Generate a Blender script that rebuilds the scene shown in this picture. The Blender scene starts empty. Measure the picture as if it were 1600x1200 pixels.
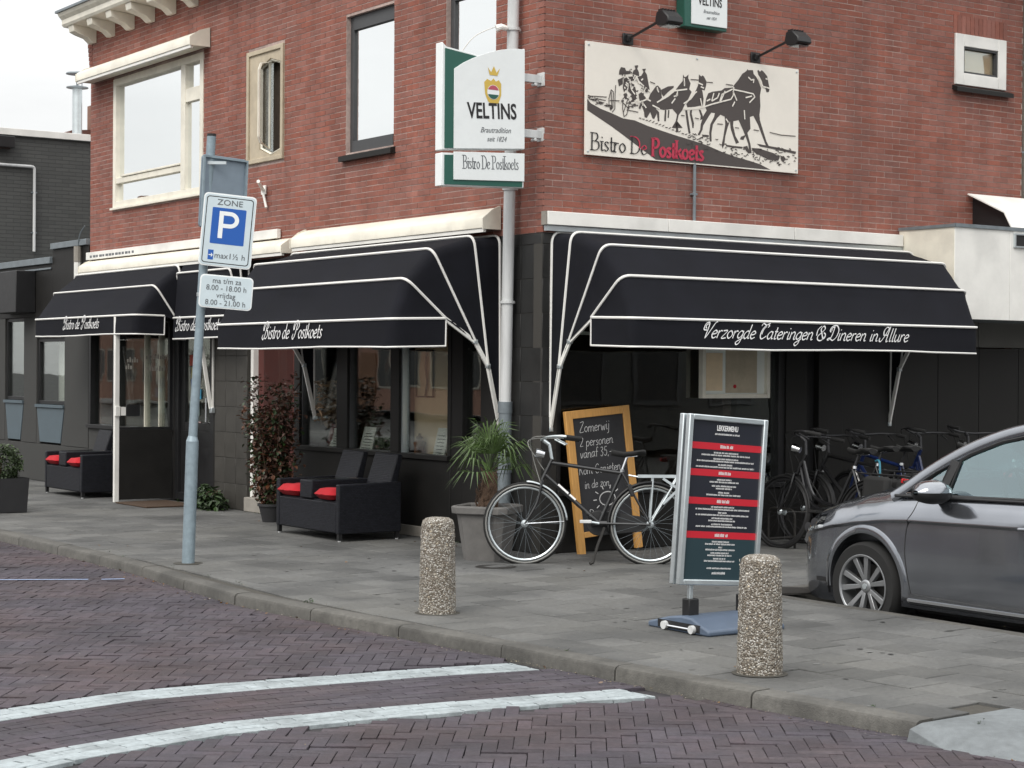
import bpy, bmesh, math, random
from mathutils import Matrix, Vector, noise
random.seed(7)
R = math.radians
rnd = random.uniform
scene = bpy.context.scene
col = scene.collection

# ------------------------------------------------------------------ camera, sky, sun, exposure
cam_d = bpy.data.cameras.new('camera'); cam = bpy.data.objects.new('camera', cam_d); col.objects.link(cam)
cam_d.sensor_fit = 'HORIZONTAL'; cam_d.sensor_width = 36.0; cam_d.lens = 36.0 * 2889 / 1600
cam_d.clip_start = 0.1; cam_d.clip_end = 2000
PITCH, ROLL = R(-0.4311), R(0.4064)
fw = Vector((0, math.cos(PITCH), math.sin(PITCH))); up = Vector((0, -math.sin(PITCH), math.cos(PITCH))); ri = Vector((1, 0, 0))
r2 = ri * math.cos(ROLL) + up * math.sin(ROLL); u2 = up * math.cos(ROLL) - ri * math.sin(ROLL)
mw = Matrix((r2, u2, -fw)).transposed().to_4x4(); mw.translation = (0, 0, 1.6)
cam.matrix_world = mw
scene.camera = cam

SUN_EL, SUN_AZ = R(46), R(-150)      # sun direction seen from the scene: left and behind the camera
wd = bpy.data.worlds.new('World'); scene.world = wd; wd.use_nodes = True
nt = wd.node_tree; nt.nodes.clear()
def N(nt, t, **k):
    n = nt.nodes.new(t)
    for a, b in k.items(): setattr(n, a, b)
    return n
sky = N(nt, 'ShaderNodeTexSky', sky_type='NISHITA'); sky.sun_disc = False
sky.sun_elevation = SUN_EL; sky.sun_rotation = SUN_AZ
tc = N(nt, 'ShaderNodeTexCoord'); sep = N(nt, 'ShaderNodeSeparateXYZ'); nt.links.new(tc.outputs['Generated'], sep.inputs[0])
# overcast deck: brightest overhead, a third of that at the horizon, slow cloud mottling
mx = N(nt, 'ShaderNodeMath', operation='MAXIMUM'); nt.links.new(sep.outputs['Z'], mx.inputs[0]); mx.inputs[1].default_value = 0
ma = N(nt, 'ShaderNodeMath', operation='MULTIPLY_ADD'); nt.links.new(mx.outputs[0], ma.inputs[0]); ma.inputs[1].default_value = 15.0; ma.inputs[2].default_value = 8.6
no = N(nt, 'ShaderNodeTexNoise'); no.inputs['Scale'].default_value = 3.0; no.inputs['Detail'].default_value = 6
mp = N(nt, 'ShaderNodeMapping'); mp.inputs['Scale'].default_value = (1, 1, 3.5)
nt.links.new(tc.outputs['Generated'], mp.inputs[0]); nt.links.new(mp.outputs[0], no.inputs['Vector'])
mr = N(nt, 'ShaderNodeMapRange'); mr.inputs['From Min'].default_value = .3; mr.inputs['From Max'].default_value = .7
mr.inputs['To Min'].default_value = .86; mr.inputs['To Max'].default_value = 1.12
nt.links.new(no.outputs['Fac'], mr.inputs['Value'])
mm = N(nt, 'ShaderNodeMath', operation='MULTIPLY'); nt.links.new(ma.outputs[0], mm.inputs[0]); nt.links.new(mr.outputs[0], mm.inputs[1])
cb = N(nt, 'ShaderNodeCombineXYZ')
for i, k in enumerate((1.0, 1.005, 1.0)):
    q = N(nt, 'ShaderNodeMath', operation='MULTIPLY'); q.inputs[1].default_value = k
    nt.links.new(mm.outputs[0], q.inputs[0]); nt.links.new(q.outputs[0], cb.inputs[i])
mix = N(nt, 'ShaderNodeMix', data_type='RGBA'); mix.inputs[0].default_value = .93
nt.links.new(sky.outputs[0], mix.inputs[6]); nt.links.new(cb.outputs[0], mix.inputs[7])
bg = N(nt, 'ShaderNodeBackground'); bg.inputs['Strength'].default_value = 0.10
nt.links.new(mix.outputs[2], bg.inputs[0])
wo = N(nt, 'ShaderNodeOutputWorld'); nt.links.new(bg.outputs[0], wo.inputs[0])

sun_d = bpy.data.lights.new('sun', 'SUN'); sun_d.energy = 1.9; sun_d.angle = R(28); sun_d.color = (1.0, .95, .88)
sun = bpy.data.objects.new('sun', sun_d); col.objects.link(sun)
sd = Vector((math.sin(SUN_AZ) * math.cos(SUN_EL), math.cos(SUN_AZ) * math.cos(SUN_EL), math.sin(SUN_EL)))
sun.rotation_euler = sd.to_track_quat('Z', 'Y').to_euler()
sun.location = (0, 0, 30)

vs = scene.view_settings
scene.display_settings.display_device = 'sRGB'
vs.view_transform = 'Standard'; vs.look = 'None'; vs.exposure = 0.0; vs.gamma = 1.0; vs.use_curve_mapping = False
scene.cycles.max_bounces = 8; scene.cycles.transparent_max_bounces = 12
scene.cycles.use_denoising = True

# ------------------------------------------------------------------ frames
RZR, RZL = R(34.864), R(-55.136)
C = Vector((0.261, 16.0717, 0))
AXR = Vector((math.cos(RZR), math.sin(RZR), 0)); AXL = Vector((math.cos(RZL), math.sin(RZL), 0))
NR = Vector((AXR.y, -AXR.x, 0)); NL = Vector((AXL.y, -AXL.x, 0))
def PL(x, n, z=0): return C + AXL * x + NL * n + Vector((0, 0, z))     # main street facade frame: x to the right, n out of the wall
def PR(x, n, z=0): return C + AXR * x + NR * n + Vector((0, 0, z))     # side street facade frame
ML = Matrix.Rotation(-math.pi / 2, 4, 'Z')      # main-street frame inside the side-street frame

# ------------------------------------------------------------------ materials
MATS = {}
def mat(name, rgb, rough=.7, metal=0., spec=.5, vary=0., vscale=8., bump=0., bscale=60., rand=0., coat=0., attr=False, tint2=None, streak=0., dirt=0., dscale=2.5, stretch=None):
    """principled surface; vary = mottling of the base colour, rand = per-piece colour spread, dirt = darker blotches"""
    if name in MATS: return MATS[name]
    m = bpy.data.materials.new(name); m.use_nodes = True; t = m.node_tree
    b = t.nodes['Principled BSDF']; L = t.links.new
    b.inputs['Roughness'].default_value = rough; b.inputs['Metallic'].default_value = metal
    b.inputs['Specular IOR Level'].default_value = spec; b.inputs['Coat Weight'].default_value = coat
    co = N(t, 'ShaderNodeTexCoord'); src = co.outputs['Object']
    if attr or rand:
        ge = N(t, 'ShaderNodeNewGeometry'); src = ge.outputs['Position']
    if stretch:
        mpn = N(t, 'ShaderNodeMapping'); mpn.inputs['Scale'].default_value = stretch; L(src, mpn.inputs[0]); src = mpn.outputs[0]
    c = N(t, 'ShaderNodeRGB'); c.outputs[0].default_value = (*rgb, 1); cur = c.outputs[0]
    def scale_by(sock, lo, hi, a=.0, z=1.):
        nonlocal cur
        r_ = N(t, 'ShaderNodeMapRange'); r_.inputs['From Min'].default_value = a; r_.inputs['From Max'].default_value = z
        r_.inputs['To Min'].default_value = lo; r_.inputs['To Max'].default_value = hi; L(sock, r_.inputs['Value'])
        v = N(t, 'ShaderNodeVectorMath', operation='SCALE'); L(cur, v.inputs[0]); L(r_.outputs[0], v.inputs['Scale']); cur = v.outputs[0]
    if rand:
        oi = N(t, 'ShaderNodeObjectInfo'); at = N(t, 'ShaderNodeAttribute', attribute_name='var')
        ad = N(t, 'ShaderNodeMath', operation='ADD'); L(oi.outputs['Random'], ad.inputs[0]); L(at.outputs['Fac'], ad.inputs[1])
        fr = N(t, 'ShaderNodeMath', operation='FRACT'); L(ad.outputs[0], fr.inputs[0])
        scale_by(fr.outputs[0], 1 - rand, 1 + rand)
        m2 = N(t, 'ShaderNodeMath', operation='MULTIPLY'); L(ad.outputs[0], m2.inputs[0]); m2.inputs[1].default_value = 7.31
        f2 = N(t, 'ShaderNodeMath', operation='FRACT'); L(m2.outputs[0], f2.inputs[0])
        hs = N(t, 'ShaderNodeHueSaturation'); L(cur, hs.inputs['Color'])
        r2_ = N(t, 'ShaderNodeMapRange'); r2_.inputs['To Min'].default_value = 1 - rand * .8; r2_.inputs['To Max'].default_value = 1 + rand * .5
        L(f2.outputs[0], r2_.inputs['Value']); L(r2_.outputs[0], hs.inputs['Saturation']); cur = hs.outputs[0]
    if vary:
        n_ = N(t, 'ShaderNodeTexNoise'); n_.inputs['Scale'].default_value = vscale; n_.inputs['Detail'].default_value = 8; n_.inputs['Roughness'].default_value = .65
        L(src, n_.inputs['Vector']); scale_by(n_.outputs['Fac'], 1 - vary, 1 + vary, .3, .7)
        rr = N(t, 'ShaderNodeMapRange'); rr.inputs['To Min'].default_value = max(.03, rough - .12); rr.inputs['To Max'].default_value = min(1, rough + .12)
        L(n_.outputs['Fac'], rr.inputs['Value']); L(rr.outputs[0], b.inputs['Roughness'])
    if tint2:
        n_ = N(t, 'ShaderNodeTexNoise'); n_.inputs['Scale'].default_value = .55; n_.inputs['Detail'].default_value = 7; n_.inputs['Roughness'].default_value = .7; L(src, n_.inputs['Vector'])
        r_ = N(t, 'ShaderNodeMapRange'); r_.inputs['From Min'].default_value = .42; r_.inputs['From Max'].default_value = .68; L(n_.outputs['Fac'], r_.inputs['Value'])
        mx_ = N(t, 'ShaderNodeMix', data_type='RGBA', blend_type='MULTIPLY'); L(r_.outputs[0], mx_.inputs[0]); L(cur, mx_.inputs[6]); mx_.inputs[7].default_value = (*tint2, 1); cur = mx_.outputs[2]
    if dirt:
        n_ = N(t, 'ShaderNodeTexNoise'); n_.inputs['Scale'].default_value = dscale; n_.inputs['Detail'].default_value = 5
        L(src, n_.inputs['Vector']); scale_by(n_.outputs['Fac'], 1 - dirt, 1, .38, .55)
    if streak:      # rain run-off: stains drawn out downwards
        ms = N(t, 'ShaderNodeMapping'); ms.inputs['Scale'].default_value = (2.6, 2.6, .32); L(src, ms.inputs[0])
        n_ = N(t, 'ShaderNodeTexNoise'); n_.inputs['Scale'].default_value = 1.3; n_.inputs['Detail'].default_value = 6; n_.inputs['Roughness'].default_value = .6; L(ms.outputs[0], n_.inputs['Vector']); scale_by(n_.outputs['Fac'], 1 - streak, 1 + streak * .35, .36, .66)
    L(cur, b.inputs['Base Color'])
    if bump:
        n_ = N(t, 'ShaderNodeTexNoise'); n_.inputs['Scale'].default_value = bscale; n_.inputs['Detail'].default_value = 5; L(src, n_.inputs['Vector'])
        bp = N(t, 'ShaderNodeBump'); bp.inputs['Strength'].default_value = bump; bp.inputs['Distance'].default_value = .01
        L(n_.outputs['Fac'], bp.inputs['Height']); L(bp.outputs[0], b.inputs['Normal'])
    MATS[name] = m; return m
def glass(name, base=.08, tint=(.75, .8, .8), gain=1.0, rough=0.0, refl=(.95, .97, .97, 1)):
    """thin pane: see-through tinted, mirror-like by Fresnel plus a base share (coated panes have a high one)"""
    if name in MATS: return MATS[name]
    m = bpy.data.materials.new(name); m.use_nodes = True; t = m.node_tree; t.nodes.clear(); L = t.links.new
    o = N(t, 'ShaderNodeOutputMaterial'); tr = N(t, 'ShaderNodeBsdfTransparent'); tr.inputs[0].default_value = (*tint, 1)
    gl = N(t, 'ShaderNodeBsdfGlossy'); gl.inputs['Roughness'].default_value = rough; gl.inputs['Color'].default_value = refl
    fr = N(t, 'ShaderNodeFresnel'); fr.inputs['IOR'].default_value = 1.5
    a = N(t, 'ShaderNodeMath', operation='MULTIPLY_ADD', use_clamp=True); L(fr.outputs[0], a.inputs[0]); a.inputs[1].default_value = gain; a.inputs[2].default_value = base
    # old panes are never quite flat
    co = N(t, 'ShaderNodeTexCoord'); n_ = N(t, 'ShaderNodeTexNoise'); n_.inputs['Scale'].default_value = 1.6; L(co.outputs['Object'], n_.inputs['Vector'])
    bp = N(t, 'ShaderNodeBump'); bp.inputs['Strength'].default_value = .03; bp.inputs['Distance'].default_value = .03; L(n_.outputs['Fac'], bp.inputs['Height']); L(bp.outputs[0], gl.inputs['Normal'])
    x = N(t, 'ShaderNodeMixShader'); L(a.outputs[0], x.inputs[0]); L(tr.outputs[0], x.inputs[1]); L(gl.outputs[0], x.inputs[2]); L(x.outputs[0], o.inputs[0])
    MATS[name] = m; return m
def aggregate(name):
    m = bpy.data.materials.new(name); m.use_nodes = True; t = m.node_tree; L = t.links.new; b = t.nodes['Principled BSDF']
    co = N(t, 'ShaderNodeTexCoord'); v = N(t, 'ShaderNodeTexVoronoi'); v.inputs['Scale'].default_value = 108; v.inputs['Randomness'].default_value = 1
    L(co.outputs['Object'], v.inputs['Vector'])
    s = N(t, 'ShaderNodeSeparateColor'); L(v.outputs['Color'], s.inputs[0])
    r_ = N(t, 'ShaderNodeValToRGB'); e = r_.color_ramp.elements
    e[0].position = 0; e[0].color = (.13, .11, .08, 1); e[1].position = 1; e[1].color = (.68, .66, .62, 1)
    for p, c in ((.3, (.19, .155, .12, 1)), (.5, (.30, .27, .225, 1)), (.72, (.40, .375, .33, 1)), (.88, (.52, .50, .46, 1))):
        q = e.new(p); q.color = c
    L(s.outputs[0], r_.inputs[0])
    d = N(t, 'ShaderNodeMapRange'); d.inputs['From Min'].default_value = .45; d.inputs['From Max'].default_value = .75; L(v.outputs['Distance'], d.inputs['Value'])
    x = N(t, 'ShaderNodeMix', data_type='RGBA'); L(d.outputs[0], x.inputs[0]); L(r_.outputs[0], x.inputs[6]); x.inputs[7].default_value = (.15, .13, .105, 1)
    L(x.outputs[2], b.inputs['Base Color']); b.inputs['Roughness'].default_value = .75
    bp = N(t, 'ShaderNodeBump'); bp.inputs['Strength'].default_value = 1; bp.inputs['Distance'].default_value = .012; bp.invert = True
    L(v.outputs['Distance'], bp.inputs['Height']); L(bp.outputs[0], b.inputs['Normal'])
    return m
def woven(name, rgb, sx=90., sz=90., rough=.5, depth=.006):
    """flat strands over and under: a checker of two wave directions"""
    m = bpy.data.materials.new(name); m.use_nodes = True; t = m.node_tree; L = t.links.new; b = t.nodes['Principled BSDF']
    co = N(t, 'ShaderNodeTexCoord')
    s = N(t, 'ShaderNodeSeparateXYZ'); L(co.outputs['Object'], s.inputs[0])
    a = N(t, 'ShaderNodeMath', operation='ADD'); L(s.outputs[0], a.inputs[0]); L(s.outputs[1], a.inputs[1])
    cv = N(t, 'ShaderNodeCombineXYZ'); L(a.outputs[0], cv.inputs[0]); L(s.outputs[2], cv.inputs[1])
    br = N(t, 'ShaderNodeTexBrick'); br.inputs['Scale'].default_value = 1; br.inputs['Brick Width'].default_value = 2.2 / sx; br.inputs['Row Height'].default_value = 1.1 / sz
    br.inputs['Mortar Size'].default_value = .16 / sx; br.inputs['Mortar Smooth'].default_value = .6
    br.inputs['Color1'].default_value = (*[c * .75 for c in rgb], 1); br.inputs['Color2'].default_value = (*[c * 1.3 for c in rgb], 1); br.inputs['Mortar'].default_value = (*[c * .2 for c in rgb], 1)
    L(cv.outputs[0], br.inputs['Vector']); L(br.outputs['Color'], b.inputs['Base Color']); b.inputs['Roughness'].default_value = rough; b.inputs['Specular IOR Level'].default_value = .25
    bp = N(t, 'ShaderNodeBump'); bp.inputs['Strength'].default_value = .8; bp.inputs['Distance'].default_value = depth; bp.invert = True
    L(br.outputs['Fac'], bp.inputs['Height']); L(bp.outputs[0], b.inputs['Normal'])
    return m
M = dict(
 brick=mat('red brick', (.285, .105, .076), .85, vary=.16, vscale=14, bump=.5, bscale=90, rand=.12, dirt=.14, dscale=.9, streak=.20),
 mortar=mat('mortar', (.50, .385, .345), .95, vary=.18, vscale=20, bump=.4, dirt=.35, dscale=1.3, streak=.2),
 cream=mat('cream paint', (.80, .765, .66), .5, vary=.05, vscale=6, dirt=.1, dscale=3),
 white=mat('white lacquer', (.82, .81, .77), .45, vary=.05, vscale=5, dirt=.12, dscale=2.2),
 pipe_white=mat('pale grey plastic', (.60, .61, .61), .45, vary=.08, vscale=5, dirt=.15, dscale=3, stretch=(3, 3, .5)),
 zinc=mat('weathered zinc', (.20, .23, .25), .5, metal=.35, vary=.18, vscale=9),
 steel=mat('galvanised steel', (.25, .315, .355), .5, metal=.3, vary=.16, vscale=18, bump=.05),
 steel_back=mat('grey sign back', (.22, .27, .32), .55, metal=.3, vary=.1),
 alu=mat('aluminium', (.58, .63, .65), .38, metal=.75, vary=.06),
 chrome=mat('chrome', (.75, .76, .78), .18, metal=1.),
 darkframe=mat('dark grey frame paint', (.055, .057, .06), .5, vary=.15),
 black=mat('black paint', (.012, .012, .013), .45, vary=.2),
 blackpanel=mat('black facade panel', (.0135, .0128, .012), .55, spec=.3, vary=.2, vscale=4, bump=.05, bscale=20),
 blacktile=mat('dark grey facade tile', (.019, .019, .0185), .45, vary=.2, vscale=7, rand=.09),
 greytile=mat('brown grey facade tile', (.046, .043, .038), .5, vary=.2, vscale=7, rand=.10),
 tilejoint=mat('tile joint', (.045, .042, .037), .9),
 canvas=mat('black awning canvas', (.0105, .011, .015), .85, spec=.15, vary=.22, vscale=3, bump=.35, bscale=400),
 piping=mat('white piping', (.80, .79, .76), .5, vary=.04),
 ink=mat('black print', (.014, .014, .015), .6), lettering=mat('white lettering', (.84, .84, .84), .55),
 paving=mat('concrete paving', (.111, .112, .110), .85, vary=.22, vscale=30, bump=.5, bscale=140, rand=.20, tint2=(1.02, 1.0, .95), dirt=.36, dscale=1.1),
 pavebed=mat('jointing sand', (.05, .046, .038), .95, vary=.3, vscale=40),
 kerb=mat('kerb concrete', (.100, .096, .087), .85, vary=.25, vscale=25, bump=.5, bscale=120, rand=.10, dirt=.35, dscale=2.2),
 ramp=mat('ramp concrete', (.155, .17, .178), .8, vary=.14, vscale=20, bump=.35, bscale=120, dirt=.2),
 clinker=mat('purple brown clinker', (.062, .0545, .066), .85, spec=.3, vary=.24, vscale=35, bump=.5, bscale=110, rand=.17, tint2=(1.22, 1.0, .86), dirt=.25, dscale=1.4),
 clinkerbed=mat('road sand', (.028, .025, .028), .95, vary=.3, vscale=40),
 roadpaint=mat('road paint', (.315, .355, .37), .65, vary=.22, vscale=30, rand=.06, bump=.3, bscale=120, dirt=.25, dscale=5),
 bluepaint=mat('blue line paint', (.26, .34, .52), .7, vary=.15, vscale=30),
 asphalt=mat('asphalt', (.05, .05, .05), .9, vary=.3, vscale=60, bump=.5),
 oak=mat('varnished pine', (.55, .29, .085), .5, vary=.16, vscale=9, stretch=(6, 6, .7)),
 slate=mat('chalkboard', (.022, .022, .025), .7, vary=.35, vscale=4), chalk=mat('chalk', (.62, .62, .62), .95),
 wicker=woven('dark woven resin', (.014, .0150, .0205), 70, 70), red=mat('red cushion cloth', (.42, .010, .018), .9, vary=.1, bump=.4, bscale=300),
 tyrewall=mat('reflective tyre wall', (.20, .20, .19), .6, vary=.15), darkmetal=mat('dulled metal', (.045, .045, .048), .5, metal=.5),
 rimalu=mat('wheel alloy', (.36, .37, .38), .35, metal=.8), darkgrey=mat('dark grey render', (.042, .042, .04), .75, vary=.15),
 rubber=mat('rubber', (.012, .012, .012), .85, vary=.2), leafred=mat('copper leaf', (.088, .037, .020), .55, vary=.35, vscale=30, rand=.4),
 leafgreen=mat('dark leaf', (.030, .055, .018), .5, vary=.3, vscale=30, rand=.35), palm=mat('palm leaf', (.055, .095, .024), .5, vary=.25, vscale=10, rand=.25),
 boxleaf=mat('box leaf', (.035, .06, .018), .55, rand=.4), bark=mat('bark', (.09, .055, .035), .95, vary=.3, vscale=30, bump=1, bscale=60),
 soil=mat('soil', (.04, .028, .02), .95, vary=.4, vscale=30, bump=1), pot=mat('grey planter', (.13, .125, .12), .8, vary=.15, vscale=10),
 darkpot=mat('anthracite planter', (.022, .022, .024), .6, vary=.15), redpot=mat('red planter', (.16, .025, .022), .6, vary=.15),
 bollard=aggregate('exposed aggregate'), darkbrick=mat('dark painted brick', (.066, .068, .066), .8, vary=.15, vscale=12, rand=.10, bump=.4),
 darkmortar=mat('dark joint', (.05, .051, .05), .9), greywall=mat('grey render', (.125, .122, .112), .8, vary=.12, vscale=3),
 glasslow=glass('shop glass', .02, (.92, .93, .91), .55), glassup=glass('coated upper glass', .80, (.5, .55, .56), 1.),
 glasscar=glass('car glass', .26, (.50, .66, .64), 1., 0.0, (.60, .73, .77, 1)), glasslamp=glass('clear lens', .02, (.6, .62, .65), .5),
 green=mat('dark green lacquer', (.018, .10, .075), .4), signwhite=mat('sign white', (.80, .83, .83), .4, vary=.03), gold=mat('gold print', (.62, .43, .08), .5), rose=mat('rose print', (.45, .08, .12), .5),
 blue=mat('traffic blue', (.010, .095, .40), .4), signface=mat('traffic sign face', (.56, .65, .69), .4, vary=.05), greyprint=mat('grey print', (.12, .13, .14), .6),
 poster=mat('cream poster board', (.82, .775, .70), .6, vary=.03), posterink=mat('poster dark print', (.075, .062, .058), .65), posterred=mat('poster red print', (.48, .035, .075), .6),
 menu=mat('menu print dark', (.016, .017, .026), .3), menu2=mat('menu print teal', (.022, .045, .055), .3), menured=mat('menu print red', (.52, .015, .03), .35), menutext=mat('menu text', (.72, .72, .72), .5),
 standbase=mat('blue grey plastic', (.085, .115, .165), .5, vary=.12), wood=mat('wood', (.12, .05, .02), .6, vary=.2),
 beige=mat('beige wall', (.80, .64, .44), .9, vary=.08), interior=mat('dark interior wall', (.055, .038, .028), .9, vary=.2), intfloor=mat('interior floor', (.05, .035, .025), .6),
 carpaint=mat('grey car paint', (.245, .258, .285), .17, metal=.85, spec=.6, coat=1., vary=.03, vscale=300, dirt=.10, dscale=2.5), plastic=mat('black plastic', (.014, .014, .015), .55, vary=.2), seatcloth=mat('car seat cloth', (.05, .05, .055), .9),
 tail=mat('red reflector', (.45, .01, .012), .25), bluepaint2=mat('dark blue frame', (.008, .018, .075), .3, coat=.5), bikeblack=mat('black frame', (.009, .009, .010), .3, coat=.7), cyan=mat('cyan cable lock', (.04, .20, .28), .5),
 paper=mat('paper', (.82, .85, .80), .8), iron=mat('cast iron', (.03, .028, .026), .6, metal=.4, vary=.3, vscale=40), mat_=mat('coir mat', (.06, .035, .02), .95, vary=.3, vscale=60, bump=1), rooftile=mat('roof tile', (.10, .04, .03), .8, vary=.2, rand=.2),
 oldwood=mat('dark red door paint', (.085, .018, .014), .5, vary=.15), stone=mat('pale stone', (.27, .25, .22), .8, vary=.15, vscale=10), nichestone=mat('niche stone', (.50, .43, .32), .8, vary=.12, vscale=8, dirt=.15), housebrick=mat('house brick', (.22, .12, .09), .9, vary=.15), housewhite=mat('house render', (.6, .58, .53), .9), bluegrey=mat('blue grey panel', (.085, .115, .135), .5, vary=.12),
)

# ------------------------------------------------------------------ mesh helpers
class MB:
    def __init__(s, mtx=None): s.v = []; s.f = []; s.var = []; s.m = mtx
    def add(s, vs, fs, var=None):
        o = len(s.v)
        s.v += [tuple(s.m @ Vector(p)) if s.m is not None else tuple(p) for p in vs]
        s.f += [tuple(i + o for i in f) for f in fs]
        if var is not None:
            while len(s.var) < o: s.var.append(0.)
            s.var += [var] * len(vs)
        return s
    BF = [(0, 3, 2, 1), (4, 5, 6, 7), (0, 1, 5, 4), (1, 2, 6, 5), (2, 3, 7, 6), (3, 0, 4, 7)]
    def box(s, x0, x1, y0, y1, z0, z1, var=None, mt=None):
        p = [(x0, y0, z0), (x1, y0, z0), (x1, y1, z0), (x0, y1, z0), (x0, y0, z1), (x1, y0, z1), (x1, y1, z1), (x0, y1, z1)]
        if mt is not None: p = [mt @ Vector(q) for q in p]
        return s.add(p, s.BF, var)
    def bar(s, a, b, w, h=None, upv=(0, 0, 1)):
        a, b = Vector(a), Vector(b); h = w if h is None else h
        d = (b - a).normalized(); u = Vector(upv)
        if abs(d.dot(u)) > .98: u = Vector((0, 1, 0))
        x = d.cross(u).normalized(); y = x.cross(d).normalized()
        p = []
        for q in (a, b):
            for i, j in ((-1, -1), (1, -1), (1, 1), (-1, 1)): p.append(q + x * (i * w / 2) + y * (j * h / 2))
        return s.add(p, s.BF)
    def tube(s, pts, r, n=8, closed=False, cap=True):
        pts = [Vector(p) for p in pts]; k = len(pts); rs = r if isinstance(r, (list, tuple)) else [r] * k
        ring = []; prev = None
        for i, p in enumerate(pts):
            if closed: d = pts[(i + 1) % k] - pts[i - 1]
            else: d = pts[min(i + 1, k - 1)] - pts[max(i - 1, 0)]
            d.normalize()
            if prev is None:
                a = Vector((0, 0, 1)) if abs(d.z) < .9 else Vector((1, 0, 0)); x = d.cross(a).normalized()
            else:
                x = (prev - d * prev.dot(d)).normalized()
            prev = x; y = d.cross(x)
            ring.append([p + (x * math.cos(2 * math.pi * j / n) + y * math.sin(2 * math.pi * j / n)) * rs[i] for j in range(n)])
        vs = [q for g in ring for q in g]; fs = []
        for i in range(k if closed else k - 1):
            a, b = i * n, ((i + 1) % k) * n
            for j in range(n): fs.append((a + j, a + (j + 1) % n, b + (j + 1) % n, b + j))
        if cap and not closed: fs += [tuple(range(n - 1, -1, -1)), tuple(range((k - 1) * n, k * n))]
        return s.add(vs, fs)
    def lathe(s, prof, n=24, at=(0, 0, 0), mt=None, closed=False):
        vs = []; fs = []
        for r_, z in prof:
            for j in range(n):
                a = 2 * math.pi * j / n; q = Vector((r_ * math.cos(a), r_ * math.sin(a), z))
                if mt is not None: q = mt @ q
                vs.append(q + Vector(at))
        k = len(prof)
        for i in range(k if closed else k - 1):
            a, b = i * n, ((i + 1) % k) * n
            for j in range(n): fs.append((a + j, a + (j + 1) % n, b + (j + 1) % n, b + j))
        if not closed: fs += [tuple(range(n - 1, -1, -1)), tuple(range((k - 1) * n, k * n))]
        return s.add(vs, fs)
    def prism(s, poly, a0, a1, plane='xz'):
        """polygon in the given plane, extruded along the remaining axis"""
        def P(u, v, a): return {'xz': (u, a, v), 'xy': (u, v, a), 'yz': (a, u, v)}[plane]
        k = len(poly); vs = [P(u, v, a0) for u, v in poly] + [P(u, v, a1) for u, v in poly]
        fs = [tuple(range(k)), tuple(range(2 * k - 1, k - 1, -1))] + [(i, i + k, (i + 1) % k + k, (i + 1) % k) for i in range(k)]
        return s.add(vs, fs)
    def quad(s, *p): return s.add(p, [tuple(range(len(p)))])
    def grid(s, rows, closed_u=False):
        n = len(rows[0]); vs = [p for r_ in rows for p in r_]; fs = []
        for i in range(len(rows) - 1):
            for j in range(n if closed_u else n - 1): fs.append((i * n + j, i * n + (j + 1) % n, (i + 1) * n + (j + 1) % n, (i + 1) * n + j))
        return s.add(vs, fs)
    def mesh(s, name, fix=True, smooth=False):
        me = bpy.data.meshes.new(name); me.from_pydata(s.v, [], s.f)
        if s.var:
            while len(s.var) < len(s.v): s.var.append(0.)
            at = me.attributes.new('var', 'FLOAT', 'POINT'); at.data.foreach_set('value', s.var)
        if fix:
            bm = bmesh.new(); bm.from_mesh(me); bmesh.ops.recalc_face_normals(bm, faces=bm.faces); bm.to_mesh(me); bm.free()
        if smooth:
            me.polygons.foreach_set('use_smooth', [True] * len(me.polygons))
        me.update(); return me
    def build(s, name, material, parent=None, smooth=False, bevel=0, fix=True, kind=None, label=None, seg=2, auto=35):
        me = s.mesh(name, fix, smooth or bevel > 0)
        if isinstance(material, str): material = M[material]
        me.materials.append(material)
        o = bpy.data.objects.new(name, me); col.objects.link(o); o.parent = parent
        if bevel:
            b = o.modifiers.new('edge', 'BEVEL'); b.width = bevel; b.segments = seg; b.limit_method = 'ANGLE'; b.angle_limit = R(40); b.harden_normals = False
        if smooth or bevel:
            me.set_sharp_from_angle(angle=R(auto))
        if kind: o['kind'] = kind
        if label: o['label'] = label
        return o
def place(name, me, parent=None, loc=(0, 0, 0), rot=(0, 0, 0), sc=(1, 1, 1)):
    o = bpy.data.objects.new(name, me); col.objects.link(o); o.parent = parent; o.location = loc; o.rotation_euler = rot; o.scale = sc; return o
def thing(name, label, cat, loc=(0, 0, 0), rz=0, group=None):
    o = bpy.data.objects.new(name, None); col.objects.link(o); o.empty_display_size = .1
    o.location = loc; o.rotation_euler = (0, 0, rz); tag(o, label, cat, group); return o
def tag(o, label, cat, group=None):
    o['label'] = label; o['category'] = cat
    if group: o['group'] = group
    return o
def dup(o, parent=None, mats=None):
    c = o.copy(); col.objects.link(c); c.parent = parent
    for ch in list(o.children):
        if ch.name.split('.')[0] != '_': dup(ch, c)
    return c
def curve(pts, k=6, closed=False):
    """Catmull-Rom through the points"""
    P_ = [Vector(p) for p in pts]; n = len(P_); out = []
    if n < 3: return P_
    for i in range(n if closed else n - 1):
        p0 = P_[i - 1] if (closed or i > 0) else P_[0]; p1 = P_[i]; p2 = P_[(i + 1) % n]; p3 = P_[(i + 2) % n] if (closed or i + 2 < n) else P_[-1]
        for j in range(k):
            t = j / k
            out.append(.5 * ((2 * p1) + (p2 - p0) * t + (2 * p0 - 5 * p1 + 4 * p2 - p3) * t * t + (3 * p1 - p0 - 3 * p2 + p3) * t ** 3))
    if not closed: out.append(P_[-1])
    return out
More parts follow.
